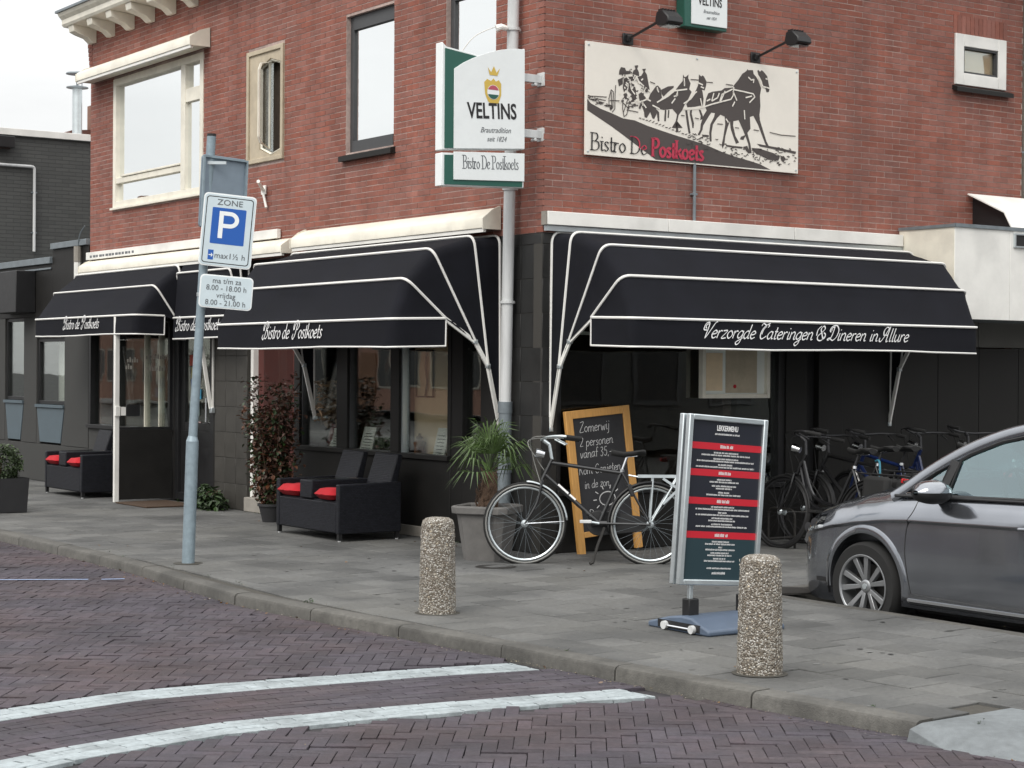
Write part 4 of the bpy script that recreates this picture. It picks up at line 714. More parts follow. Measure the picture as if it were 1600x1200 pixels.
for b in bricks:
    y = rnd(-.001, .0012); w = b[2] - b[1]
    if id(b) in fs_:
        o = place('brick', bme, wallL if b[0] == 'L' else wallR)
        loc = Vector(((b[1] + b[2]) / 2, y, b[3]))
        if b[0] == 'L': o.location = ML @ loc; o.rotation_euler = (rnd(-.004, .004), 0, -math.pi / 2 + rnd(-.004, .004))
        else: o.location = loc; o.rotation_euler = (rnd(-.004, .004), rnd(-.003, .003), rnd(-.004, .004))
    else:
        t = restL if b[0] == 'L' else restR; x0, x1, z0, z1 = b[1], b[2], b[3] + rnd(-.001, .001), b[4]
        p = [(x0, y, z0), (x1, y, z0), (x1, y, z1), (x0, y, z1), (x0, .09, z0), (x1, .09, z0), (x1, .09, z1), (x0, .09, z1)]
        if b[0] == 'L': p = [ML @ Vector(q) for q in p]
        t.add(p, [(0, 1, 2, 3), (0, 4, 5, 1), (1, 5, 6, 2), (2, 6, 7, 3), (3, 7, 4, 0)], rnd(0, 1))
for t, w in ((restL, wallL), (restR, wallR)): o = t.build('brick', 'brick', w, fix=False); o['kind'] = 'stuff'
# left gable corner: stepped verge bricks under the cornice
mb = MB(ML)
for i in range(12): mb.box(UL - .012 * i - .006, UL + .05, -.004, .09, 5.36 + i * .0575 + .004, 5.36 + i * .0575 + .053, rnd(0, 1))
mb.build('verge_brick', 'brick', wallL)
# hidden sides, floors and roof
mb = MB(); mb.box(UR - .12, UR, .11, 10.2, 0, ZT); mb.box(.12, UR - .12, 10.13, 10.24, 0, ZT); mb.build('rear_wall', 'housebrick', bld)
mb = MB(); mb.box(.11, UR - .13, .11, 10.12, 2.62, 2.78); mb.build('floor_slab', 'interior', bld)
mb = MB(); mb.add([(-.35, -.35, 6.22), (UR, -.35, 6.22), (UR, 10.4, 6.22), (-.35, 10.4, 6.22), (1.6, 1.8, 7.7), (UR - 1.2, 1.8, 7.7), (UR - 1.2, 8.6, 7.7), (1.6, 8.6, 7.7)], [(0, 1, 5, 4), (1, 2, 6, 5), (2, 3, 7, 6), (3, 0, 4, 7), (4, 5, 6, 7), (3, 2, 1, 0)]); mb.build('roof', 'rooftile', bld)
# cornice with brackets
mb = MB(ML); mb.prism([(0, 6.04), (-.34, 6.07), (-.36, 6.10), (-.36, 6.16), (-.40, 6.20), (-.42, 6.24), (-.02, 6.26), (0, 6.25)], UL - .12, -.0, 'yz')
cor = mb.build('cornice', 'cream', bld)
mb = MB(); mb.prism([(0, 6.04), (-.34, 6.07), (-.36, 6.10), (-.36, 6.16), (-.40, 6.20), (-.42, 6.24), (-.02, 6.26), (0, 6.25)], .003, UR, 'yz'); mb.build('cornice', 'cream', bld)
mb = MB(ML); mb.box(UL - .16, 0, -.44, -.40, 6.245, 6.275); mb.build('gutter', 'zinc', cor)
x = UL + .02
while x < -.2:
    mb = MB(ML); mb.prism([(0, 5.86), (-.05, 5.86), (-.12, 5.92), (-.24, 5.955), (-.31, 5.985), (-.325, 6.066), (0, 6.036)], x, x + .17, 'yz'); mb.build('bracket', 'cream', cor, bevel=.004); x += .62

def frame_of(mb, x0, x1, z0, z1, w, y0, y1):
    """rectangular frame from four members, stiles running through"""
    mb.box(x0, x0 + w, y0, y1, z0, z1); mb.box(x1 - w, x1, y0, y1, z0, z1); mb.box(x0 + w, x1 - w, y0 + .002, y1, z0, z0 + w); mb.box(x0 + w, x1 - w, y0 + .002, y1, z1 - w, z1)
def pane(parent, m, x0, x1, z0, z1, y, g='glassup', name='pane'):
    mb = MB(m); mb.box(x0, x1, y, y + .006, z0, z1); return mb.build(name, g, parent)
# the wide cream window of the main street facade
x0, x1, z0, z1 = openL[0]
mb = MB(ML); frame_of(mb, x0, x1, z0, z1, .085, -.012, .07)
mb.box(-7.42, -7.30, -.01, .068, z0 + .085, z1 - .085); mb.box(x0 + .085, -7.42, -.004, .066, 3.955, 4.025); mb.box(-7.30, x1 - .085, -.004, .066, 4.76, 4.92)
mb.box(-9.20, -7.42, -.018, .05, 4.03, 4.055)
w = mb.build('window', 'cream', bld, bevel=.004)
pane(w, ML, x0 + .08, -7.415, 4.02, z1 - .08, .05); pane(w, ML, x0 + .08, -7.415, z0 + .08, 3.96, .045); pane(w, ML, -7.305, x1 - .08, z0 + .08, 4.765, .035); pane(w, ML, -7.305, x1 - .08, 4.915, z1 - .08, .047)
mb = MB(ML); mb.box(x0 - .02, x1 + .02, -.045, .0, z0 - .02, z0 + .005); mb.build('sill', 'cream', w)
# stone niche with its tilting steel casement
x0, x1, z0, z1 = openL[1]
oct_ = [(-5.36, 4.03), (-5.12, 3.945), (-4.90, 3.985), (-4.855, 4.07), (-4.855, 4.86), (-4.90, 4.93), (-5.12, 4.985), (-5.36, 4.91)]
mb = MB(ML); rect = [(x0, z0), (x1, z0), (x1, z1), (x0, z1)]
ins = [(-5.37, 4.02), (-5.12, 3.93), (-4.89, 3.975), (-4.845, 4.06), (-4.845, 4.87), (-4.89, 4.94), (-5.12, 5.0), (-5.37, 4.92)]
# stone slab with an octagonal light: ring of quads, front at -.005, back at .1
ringo = [(x0, 4.02), (x0, z0), (x1, z0), (x1, 4.06), (x1, 4.87), (x1, z1), (x0, z1), (x0, 4.92)]
k = 8; vs = [(a, -.006, b) for a, b in ringo] + [(a, -.006, b) for a, b in ins] + [(a, .1, b) for a, b in ringo] + [(a, .1, b) for a, b in ins]
fs = []
for i in range(k):
    j = (i + 1) % k; fs += [(i, j, j + k, i + k), (i + k, j + k, j + 3 * k, i + 3 * k), (i, i + 2 * k, j + 2 * k, j)]
mb.add(vs, fs); w = mb.build('window', 'nichestone', bld)
mb = MB(ML); frame_of(mb, x0, x1, z0, z1, .05, -.028, -.0065); mb.build('moulding', 'nichestone', w, bevel=.006)
mb = MB(ML); mb.tube([(a, .02, b) for a, b in oct_], .018, 4, closed=True); fr = mb.build('frame', 'cream', w)
# open leaf swung out about its right-hand pivot
mb = MB(ML); hinge = -5.10
leaf = [(0, .0), (.20, .05), (.24, .11), (.24, .86), (.20, .93), (0, .98)]
fm = [(hinge + a * .55, -.02 - a * .83, 4.0 + b * .97) for a, b in leaf]
mb.tube(fm, .016, 4, closed=True); lf = mb.build('casement', 'cream', w)
mb = MB(ML); mb.add(fm, [tuple(range(6))]); mb.build('pane', 'glasslow', lf, fix=False)
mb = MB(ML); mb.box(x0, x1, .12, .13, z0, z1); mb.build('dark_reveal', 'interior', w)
pane(w, ML, -5.36, -5.12, 3.96, 4.95, .03, 'glasslow')
# the two tall dark framed windows
for x0, x1, z0, z1 in openL[2:]:
    mb = MB(ML); frame_of(mb, x0, x1, z0, z1, .07, .052, .095); mb.box(x0 + .07, x1 - .07, .035, .09, z0, z0 + .12); mb.box(x0 + .07, x1 - .07, .045, .09, z1 - .14, z1)
    w = mb.build('window', 'darkframe', bld, bevel=.003)
    pane(w, ML, x0 + .068, x1 - .068, z0 + .118, z1 - .138, .075)
    mb = MB(ML); mb.prism([(.05, z0), (-.06, z0 - .035), (-.06, z0 - .085), (-.0, z0 - .085), (.05, z0 - .06)], x0 - .05, x1 + .04, 'yz'); mb.build('sill', 'blackpanel', w)
# small white window of the side street facade
x0, x1, z0, z1 = openR[0]
mb = MB(); frame_of(mb, x0, x1, z0, z1, .125, -.02, .06); w = mb.build('window', 'white', bld, bevel=.006)
mb = MB(); frame_of(mb, x0 + .118, x1 - .118, z0 + .118, z1 - .118, .028, -.006, .05); mb.build('rebate', 'darkframe', w)
pane(w, None, x0 + .14, x1 - .14, z0 + .14, z1 - .14, .03, 'glasslow'); mb = MB(); mb.box(x0 + .13, x1 - .13, .045, .05, z0 + .1, z1 - .1); mb.build('roller_blind', 'beige', w)
mb = MB(); mb.prism([(.02, z0), (-.07, z0 - .035), (-.07, z0 - .08), (.02, z0 - .05)], x0 - .03, x1 + .06, 'yz'); mb.build('sill', 'blackpanel', w)
mb = MB()     # soldier course over the small window
for i in range(13): mb.box(x0 - .02 + i * .064, x0 - .02 + i * .064 + .055, -.003, .08, z1 + .005, z1 + .19, rnd(0, 1))
mb.build('lintel_brick', 'brick', wallR)

# ---- ground floor of the main street side
DZ = 2.79
gf = []
def panelL(x0, x1, z0, z1, y0=-.004, y1=.12, m='blackpanel', name='wall_panel'): mb = MB(ML); mb.box(x0, x1, y0, y1, z0, z1); return mb.build(name, m, bld, bevel=.004)
def panelR(x0, x1, z0, z1, y0=-.004, y1=.12, m='blackpanel', name='wall_panel'): mb = MB(); mb.box(x0, x1, y0, y1, z0, z1); return mb.build(name, m, bld, bevel=.004)
def tiles(m, x0, x1, z0, z1, tw, th_, tm, y=-.012):
    base = MB(m); base.box(x0, x1, y + .006, .12, z0, z1); b = base.build('tile_wall', 'tilejoint', bld)
    nx = max(1, round((x1 - x0) / tw)); dx = (x1 - x0) / nx; z = z0
    while z < z1 - .03:
        ztop = min(z + th_, z1)
        for i in range(nx):
            mb = MB(m); mb.box(x0 + i * dx + .003, x0 + (i + 1) * dx - .003, y + rnd(-.001, .001), y + .01, z + .003, ztop - .003); mb.build('tile', tm, b, bevel=.0015, seg=1)
        z += th_
tiles(ML, -6.44, -5.62, 0, DZ, .275, .29, 'greytile')
tiles(ML, -.62, -.003, 0, DZ, .31, .30, 'blacktile')
panelL(-.95, -.62, 0, DZ); panelL(-1.25, -.95, 0, .93); panelL(-1.25, -.95, 1.95, DZ); panelL(-1.44, -1.25, 0, DZ)
# shop bay: posts, panes and black apron
bay_w = thing('_', '', ''); bpy.data.objects.remove(bay_w)
panelL(-4.50, -1.44, 2.10, DZ)
mb = MB(ML); mb.box(-4.50, -1.44, -.012, .12, .10, .745); ap = mb.build('apron', 'blackpanel', bld, bevel=.006)
mb = MB(ML); mb.box(-4.50, -1.44, -.03, .12, 0, .10); mb.build('stone_plinth', 'stone', bld, bevel=.008)
mb = MB(ML)
for a, b in ((-4.50, -4.40), (-3.60, -3.38), (-2.53, -2.37), (-1.50, -1.44)): mb.box(a, b, -.010, .10, .79, 2.10)
mb.box(-4.50, -1.44, -.05, .11, .745, .79); mb.box(-4.40, -3.60, -.008, .09, 2.02, 2.10); mb.box(-3.38, -2.53, -.008, .09, 2.02, 2.10); mb.box(-2.37, -1.50, -.008, .09, 2.02, 2.10)
sw = mb.build('shop_window', 'blackpanel', bld, bevel=.004)
for a, b in ((-4.40, -3.60), (-3.38, -2.53), (-2.37, -1.50)):
    pane(sw, ML, a - .003, b + .003, .787, 2.023, .05, 'glasslow')
    mb = MB(ML); mb.box(a, a + .022, .02, .07, .79, 2.02); mb.build('glazing_bead', 'alu' if a > -2.4 else 'darkframe', sw)
pane(sw, ML, -1.25, -.95, .93, 1.95, .05, 'glasslow')
# recessed red brown door with a white jamb and pale step
mb = MB(ML); mb.box(-5.60, -5.54, .02, .11, .16, 2.15); dj = mb.build('door_frame', 'white', bld, bevel=.004)
mb = MB(ML); mb.box(-4.58, -4.52, .02, .11, .16, 2.15); mb.box(-5.54, -4.58, .02, .11, 2.09, 2.15); mb.build('door_head', 'blackpanel', dj, bevel=.004)
mb = MB(ML); mb.box(-5.54, -4.58, .085, .12, .19, 2.09); dr = mb.build('door', 'oldwood', dj, bevel=.003)
pane(dr, ML, -5.40, -4.72, 1.0, 1.95, .08, 'glasslow'); mb = MB(ML); mb.tube([(-4.68, .08, 1.05), (-4.68, .03, 1.05), (-4.80, .03, 1.05)], .01, 6); mb.build('handle', 'chrome', dr)
mb = MB(ML); mb.box(-5.62, -4.50, -.05, .12, 0, .16); mb.build('doorstep', 'stone', bld, bevel=.01)
panelL(-5.62, -4.50, 2.15, DZ)
# entrance door with stickers and the long window behind the wind screen
mb = MB(ML); frame_of(mb, -7.56, -6.50, .02, 2.2, .09, .0, .09); ed = mb.build('door_frame', 'black', bld, bevel=.004)
mb = MB(ML); mb.box(-7.47, -6.59, .04, .08, .06, .85); frame_of(mb, -7.47, -6.59, .85, 2.11, .10, .04, .08); edd = mb.build('door', 'black', ed, bevel=.003)
pane(edd, ML, -7.38, -6.69, .94, 2.02, .06, 'glasslow')
mb = MB(ML); mb.tube([(-6.66, .04, .95), (-6.66, -.02, .97), (-6.66, -.02, 1.25), (-6.66, .04, 1.27)], .012, 6); mb.build('handle', 'chrome', edd)
for (x, z, w_, h_, c) in ((-7.16, 1.69, .20, .13, (.22, .03, .015)), (-7.10, 1.54, .24, .13, (.18, .16, .05)), (-7.12, 1.42, .2, .1, (.03, .06, .16)), (-7.05, 1.29, .22, .12, (.03, .22, .36)), (-7.12, 1.12, .26, .17, (.22, .30, .30)), (-7.08, .90, .26, .13, (.30, .22, .22))):
    mb = MB(ML); mb.box(x - w_ / 2, x + w_ / 2, .052, .0535, z - h_ / 2, z + h_ / 2); mb.build('sticker', mat('sticker print %d' % int(z * 100), c, .5, vary=.5, vscale=25), edd)
panelL(-6.50, -6.44, 0, DZ); panelL(-7.56, -6.50, 2.2, DZ); panelL(-7.66, -7.56, 0, DZ)
mb = MB(ML)
for a, b in ((-10.25, -10.18), (-9.45, -9.30), (-7.75, -7.66)): mb.box(a, b, -.01, .1, .85, 2.2)
mb.box(-10.25, -7.66, -.05, .11, .80, .85); sw = mb.build('shop_window', 'black', bld, bevel=.004)
pane(sw, ML, -10.183, -9.447, .847, 2.2, .05, 'glasslow'); pane(sw, ML, -9.303, -7.747, .847, 2.2, .05, 'glasslow')
for x in (-8.5, -8.07): mb = MB(ML); mb.box(x - .018, x + .018, .02, .08, .85, 2.2); mb.build('mullion', 'cream', sw)
panelL(-10.25, -7.66, .0, .80, m='darkgrey'); panelL(-10.25, -7.66, 2.2, DZ)
mb = MB(ML); mb.box(UL, .0, .0, .12, DZ, 2.80); mb.build('lintel', 'black', bld)
# ---- ground floor of the side street
tiles(None, -.012, .155, 0, DZ, .16, .30, 'blacktile', y=-.012)
mb = MB(); mb.box(.155, 2.86, -.012, .12, 0, .50); mb.build('apron', 'blackpanel', bld, bevel=.006)
mb = MB(); mb.box(.155, .20, -.01, .1, .55, 2.2); mb.box(2.78, 2.86, -.01, .1, .55, 2.2); mb.box(.155, 2.86, -.04, .11, .50, .55)
sw = mb.build('shop_window', 'black', bld, bevel=.004); pane(sw, None, .197, 2.783, .547, 2.2, .04, 'glasslow')
panelR(.155, 2.86, 2.2, DZ)
panelR(2.86, 3.13, 0, DZ, y0=-.03, m='blackpanel'); panelR(3.13, 3.30, 0, DZ, y0=.05, m='black'); panelR(3.30, 3.62, 0, DZ, y0=-.02, m='blackpanel')
panelR(3.62, 4.38, 0, 2.3, m='blackpanel'); panelR(3.62, 4.38, 2.3, DZ, m='black')
for i in range(5): panelR(4.38 + i * .62, 4.38 + (i + 1) * .62 - .008, 0, 1.86, y0=.0, m='blackpanel')
panelR(4.38, 5.62, 1.87, DZ, y0=.02, m='greywall'); panelR(5.63, 7.5, 1.87, DZ, y0=.02, m='greywall')
# interior that shows through the shop glass
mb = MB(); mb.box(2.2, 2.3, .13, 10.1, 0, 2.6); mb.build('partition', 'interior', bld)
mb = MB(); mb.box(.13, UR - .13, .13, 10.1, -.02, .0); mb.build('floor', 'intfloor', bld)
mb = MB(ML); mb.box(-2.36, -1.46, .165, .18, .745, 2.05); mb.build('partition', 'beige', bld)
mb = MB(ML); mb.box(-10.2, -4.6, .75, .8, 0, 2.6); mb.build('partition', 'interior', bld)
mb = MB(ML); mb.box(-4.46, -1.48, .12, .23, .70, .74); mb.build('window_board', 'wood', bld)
# ------------------------------------------------------------------ awnings
def awning(label, side, u0, u1, H, J, drop, words, size, word_u, arms=True, xs=.80, rad=.10):
    P_, rz = (PL, RZL) if side == 'L' else (PR, RZR)
    uc = (u0 + u1) / 2; w = (u1 - u0) / 2
    t = thing('awning', label, 'awning', P_(uc, 0, 0), rz, 'black canopies round the bistro')
    lines = []
    for k, (n, z) in enumerate(H):
        j = J[min(k, len(J) - 1)]
        lines.append(rounded([(-w, -j[0], j[1]), (-w, -n, z), (w, -n, z), (w, -j[0], j[1])], rad, 6))
    def resample(l):      # long flat runs get a light sag so that the cloth is not a ruled plane
        out = []
        for si, (a, b) in enumerate(zip(l, l[1:])):
            m_ = 14 if si == 7 else 6 if si in (0, 14) else 1
            for i in range(m_): out.append(a + (b - a) * (i / m_))
        out.append(l[-1]); return out
    rs = [resample(l) for l in lines]; kk = min(map(len, rs)); assert all(len(r_) == kk for r_ in rs), [len(r_) for r_ in rs]
    cen = Vector((0, -.35, 1.9)); rows = []
    for a, b in zip(rs, rs[1:]):
        rows.append(a)
        for f in (.2, .4, .6, .8): rows.append([p + (q - p) * f + (cen - (p + q) / 2).normalized() * (.016 * math.sin(math.pi * i / (kk - 1)) ** .5 + .014 * noise.noise((p.x * 1.7 + uc, p.z * 3 + f, p.y * 2)) + (.010 * noise.noise((p.x * 9, f * 2, uc)) if 5 < i < kk - 6 else 0)) for i, (p, q) in enumerate(zip(a, b))])
    rows.append(rs[-1])
    mb = MB(); mb.grid(rows); c = mb.build('canopy', 'canvas', t, smooth=True, fix=False, auto=60)
    # valance hangs from the front bar, round the corners
    top = resample(lines[-1]); bot = [p + Vector((0, -.004 + .006 * math.sin(p.x * 3.1 + 1), -drop + .006 * math.sin(p.x * 2.3) + .004 * noise.noise((p.x * 4, uc, 0)))) for p in top]
    mb = MB(); mb.grid([top, [(a + b) / 2 + Vector((0, -.004, 0)) for a, b in zip(top, bot)], bot]); va = mb.build('valance', 'canvas', t, smooth=True, fix=False)
    for i, l in enumerate(lines): mb = MB(); mb.tube([p + Vector((0, -.004, .006)) for p in l], .0125, 6); mb.build('piping', 'piping', t, smooth=True)
    mb = MB(); mb.tube(bot, .009, 6); mb.tube([top[0], bot[0]], .007, 5); mb.tube([top[-1], bot[-1]], .007, 5); mb.build('hem_piping', 'piping', va, smooth=True)
    if arms:
        for x in (-w, w):
            mb = MB(); s_ = 1 if x < 0 else -1
            ch = [(x + s_ * .012, -n, z) for n, z in J]
            for a, b in zip(ch, ch[1:]): mb.bar(a, b, .020, .040)
            mb.build('frame_arm', 'white', t, bevel=.003)
            for a in ch[:-1]: mb = MB(); mb.box(a[0] - .02, a[0] + .02, a[1] - .02, a[1] + .02, a[2] - .02, a[2] + .02); mb.build('joint', 'alu', t, bevel=.004)
    # calligraphic lettering, flat on the valance
    wd_ = letters_width(words, size, xs); n = H[-1][0]; zt = H[-1][1]
    mb = MB(); letters(mb, words, word_u - uc - wd_ / 2, zt - drop * .62, size, y=-n - .016, shear=.42, width=.21, contrast=.62, nib=R(38), xs=xs); o = mb.build('lettering', 'lettering', va, fix=False, kind='stuff')
    return t
Jb = [(.0, 1.085), (.135, 1.635), (.275, 1.85), (.59, 2.045)]
Hb = [(.02, 2.80), (.30, 2.785), (.735, 2.655), (1.0, 2.385), (1.15, 2.03)]
awning('wide black awning lettered Bistro de Postkoets, over the shop windows left of the downpipe', 'L', -4.08, -.63, Hb, Jb, .235, 'B~istro de  P~ostkoets', .076, -2.42, xs=.93)
awning('black awning with white piping on the side street front, lettered Verzorgde Cateringen', 'R', .08, 4.30, Hb, Jb, .235, 'V~erzorgde C~ateringen & D~ineren in A~llure', .066, 2.06, xs=1.07)
Hs = [(.02, 2.86), (.2, 2.80), (.5, 2.555), (.75, 2.205)]; Js = [(.0, 2.06), (.1, 2.09), (.2, 2.13), (.38, 2.2)]
awning('farthest black awning lettered Bistro de Postkoets, above the wicker seat and the wind screen', 'L', -10.28, -7.02, Hs, Js, .215, 'B~istro de  P~ostkoets', .074, -8.64, arms=False, xs=.93)
awning('small rounded black awning over the entrance door, half hidden by the parking sign', 'L', -6.98, -5.58, [(.02, 2.92), (.14, 2.88), (.25, 2.70), (.30, 2.175)], [(.0, 2.02), (.05, 2.06), (.08, 2.10), (.12, 2.17)], .235, 'B~istro de  P~ostkoets', .076, -6.27, arms=False, rad=.05, xs=.93)
a_ = thing('folding_bracket', 'thin white folding awning bracket on the tiled wall right of the entrance door', 'awning arm', PL(-6.455, 0, 0), RZL)
mb = MB(); mb.bar((0, -.03, 1.12), (0, -.03, 1.95), .02, .02); mb.build('post', 'white', a_); mb = MB(); mb.bar((-.01, -.05, 1.13), (-.03, -.16, 1.86), .022, .04); mb.build('arm', 'white', a_); mb = MB(); mb.box(-.03, .03, -.06, -.013, 1.08, 1.14); mb.build('foot', 'alu', a_, bevel=.005)

# ------------------------------------------------------------------ white sun blind cases and fascias
def case(label, u0, u1, z0, z1, dep=.20):
    t = thing('blind_case', label, 'blind case', PL((u0 + u1) / 2, 0, z0), RZL)
    w = (u1 - u0) / 2; h = z1 - z0
    mb = MB(); mb.prism([(-.013, 0), (-dep, 0), (-dep, h * .42), (-dep * .93, h * .55), (-dep * .55, h * .80), (-.03, h * .97), (-.013, h)], -w + .012, w - .012, 'yz'); mb.build('hood', 'cream', t, bevel=.004)
    for x in (-w, w - .012): mb = MB(); mb.prism([(-.013, -.008), (-dep - .008, -.008), (-dep - .008, h * .45), (-dep * .55, h * .86), (-.03, h * 1.05), (-.013, h * 1.05)], x, x + .012, 'yz'); mb.build('end_cap', 'cream', t)
    mb = MB(); mb.box(-w + .02, w - .02, -dep + .01, -dep + .04, -.035, -.002); mb.build('bottom_rail', 'white', t)
    return t
case('long cream blind case above the wide upstairs window', -10.12, -6.62, 5.335, 5.54, .26)
case('cream blind case behind the parking sign, above the door awning', -10.15, -4.46, 2.835, 3.0)
case('cream blind case above the awning left of the downpipe', -4.27, -.63, 2.865, 3.06)
t = thing('fascia_board', 'narrow white board along the brick, behind the parking sign', 'fascia', PL(-7.55, 0, 3.01), RZL); mb = MB(); mb.box(-2.69, 2.71, -.06, -.012, 0, .10); mb.build('board', 'white', t, bevel=.004)
mb = MB()
for i in range(14): mb.box(-2.55 + i * .105, -2.55 + i * .105 + rnd(.05, .09), -.0615, -.060, .025, .055)
mb.build('faded_print', 'greyprint', t)
t = thing('fascia_board', 'long white fascia above the side street awning', 'fascia', PR(0, 0, 2.862), RZR)
for a, b in ((-.012, 1.34), (1.344, 2.9), (2.904, 4.385)): mb = MB(); mb.box(a, b, -.085, -.012, 0, .118); mb.build('panel', 'white', t, bevel=.005)
mb = MB(); mb.box(0, 4.40, -.06, -.012, -.05, -.004); mb.build('track', 'alu', t)
mb = MB(); mb.box(-.030, -.014, -.08, -.012, 0, .118); mb.build('end_cap', 'stone', t)

# ------------------------------------------------------------------ downpipe, brackets, lamps and wires on the facade
t = thing('downpipe', 'pale grey downpipe with a zinc foot at the corner of the building', 'pipe', PL(-.40, .09, 0), RZL)
mb = MB(); mb.tube([(.075, 0, 6.0), (.055, 0, 4.87), (-.03, 0, 1.30)], .052, 16); mb.build('pipe', 'pipe_white', t, smooth=True)
mb = MB(); mb.tube([(-.03, 0, 1.32), (-.033, 0, 1.22)], .066, 16); mb.tube([(-.03, 0, 1.26), (-.045, 0, .0)], .059, 16); mb.build('lower_pipe', 'zinc', t, smooth=True)
for z, x in ((2.2, -.01), (3.2, .015), (4.6, .048), (.7, -.04)): mb = MB(); mb.lathe([(.066, -.012), (.066, .012)], 16, (x, 0, z)); mb.bar((x, 0, z), (x, .08, z), .02, .02); mb.build('clamp', 'pipe_white' if z > 1.3 else 'zinc', t)
def gooseneck(label, u, z):
    t = thing('sign_lamp', label, 'lamp', PR(u, 0, z), RZR, 'black lamps over the horse poster')
    mb = MB(); mb.box(-.06, .06, -.028, -.012, -.05, .05); mb.tube([(0, -.03, -.02), (0, -.05, .03)], .03, 8); mb.build('wall_plate', 'black', t, bevel=.006)
    mb = MB(); mb.tube([(0, -.03, 0), (0, -.56, .115)], .013, 8); mb.build('arm', 'black', t, smooth=True)
    mb = MB(); mb.prism([(-.50, .08), (-.52, .16), (-.60, .165), (-.68, .10), (-.69, .05), (-.64, .03), (-.53, .035)], -.085, .085, 'yz'); h = mb.build('lamp_head', 'black', t, bevel=.010)
    mb = MB(); mb.box(-.07, .07, -.66, -.54, .022, .03); mb.build('lens', 'glasslamp', h)
    mb = MB()
    for i in range(5): mb.box(-.07 + i * .032, -.063 + i * .032, -.60, -.53, .16, .18)
    mb.build('cooling_fin', 'black', h)
gooseneck('black swan-neck lamp over the left half of the horse poster', .905, 4.57); gooseneck('black swan-neck lamp over the right half of the horse poster', 2.437, 4.56)
t = thing('conduit', 'thin grey conduit between the horse poster and the white fascia', 'pipe', PR(1.69, .03, 2.98), RZR); mb = MB(); mb.tube([(0, 0, 0), (0, 0, .53)], .015, 8); mb.build('pipe', 'zinc', t, smooth=True); mb = MB(); mb.box(-.03, .03, -.01, .03, .24, .26); mb.build('clip', 'zinc', t)
t = thing('spotlight', 'small white spotlight with a curling cable beside the top of the beer sign', 'lamp', PL(-.33, .17, 4.60), RZL)
mb = MB(); mb.tube([(0, 0, 0), (0, -.06, .005), (-.02, -.10, -.01)], [.02, .028, .032], 10); mb.build('lamp_head', 'white', t, smooth=True); mb = MB(); mb.tube(curve([(0, 0, .01), (-.12, -.05, .02), (-.25, -.18, -.06), (-.34, -.28, -.22), (-.3, -.42, -.33)], 5), .005, 5); mb.build('cable', 'white', t, smooth=True)
t = thing('flag_holder', 'small white flag pole holder on the brick, right of the parking sign', 'flag holder', PL(-5.23, 0, 3.56), RZL); mb = MB(); mb.box(-.05, .05, -.03, -.012, -.05, .05); mb.build('plate', 'white', t, bevel=.004); mb = MB(); mb.tube([(0, -.03, 0), (.20, -.19, .07)], .02, 8); mb.build('socket', 'white', t); mb = MB(); mb.tube([(0, -.03, -.02), (.10, -.04, -.20)], .015, 8); mb.build('brace', 'white', t)

# ------------------------------------------------------------------ projecting beer sign (stands out from the main street wall at the corner)
t = thing('projecting_sign', 'white and green double beer sign Veltins over Bistro De Postkoets, projecting by the downpipe', 'sign', PR(-.63, -.05, 3.14), RZR)
Y0 = -.055
body = [(-.42, .30), (.42, .36), (.42, 1.23), (.25, 1.18), (.07, 1.10), (-.10, 1.13), (-.38, 1.165), (-.42, 1.20)]
mb = MB(); mb.prism(body, Y0 + .006, .055, 'xz'); c = mb.build('cabinet', 'signwhite', t, bevel=.004)
mb = MB(); mb.prism([(-.395, .315), (.40, .365), (.40, 1.2), (.25, 1.165), (.07, 1.085), (-.10, 1.115), (-.395, 1.15)], Y0 - .002, Y0 + .0055, 'xz'); mb.build('green_panel', 'green', c)
arc = [(-.31 + .72 * i / 8, .985 + .235 * math.sin(i / 8 * math.pi / 2) ** .85) for i in range(9)]
mb = MB(); mb.prism([(-.31, .315), (.415, .365)] + list(reversed(arc)), Y0 - .012, Y0 - .0025, 'xz'); f = mb.build('face_panel', 'signwhite', c, bevel=.002)
low = [(-.42, .0), (.42, .03), (.42, .315), (-.42, .275)]
mb = MB(); mb.prism(low, Y0 + .006, .055, 'xz'); c2_ = mb.build('lower_cabinet', 'signwhite', t, bevel=.004)
mb = MB(); mb.prism([(-.395, .012), (.40, .036), (.40, .306), (-.395, .258)], Y0 - .002, Y0 + .0055, 'xz'); mb.build('green_panel', 'green', c2_)
mb = MB(); mb.prism([(-.31, .055), (.415, .085), (.415, .325), (-.31, .29)], Y0 - .012, Y0 - .0025, 'xz'); f2 = mb.build('face_panel', 'signwhite', c2_, bevel=.002)
yy = Y0 - .0135
o = text('VELTINS', .185, 'ink', t, .075, yy, .655, rot=R(-3.2), xs=.74, bold=.004)
text('Brautradition', .065, 'greyprint', t, .11, yy, .50, rot=R(-3.2), xs=.9, shear=.4); text('seit 1824', .06, 'greyprint', t, .12, yy, .425, rot=R(-3.2), xs=.9, shear=.4)
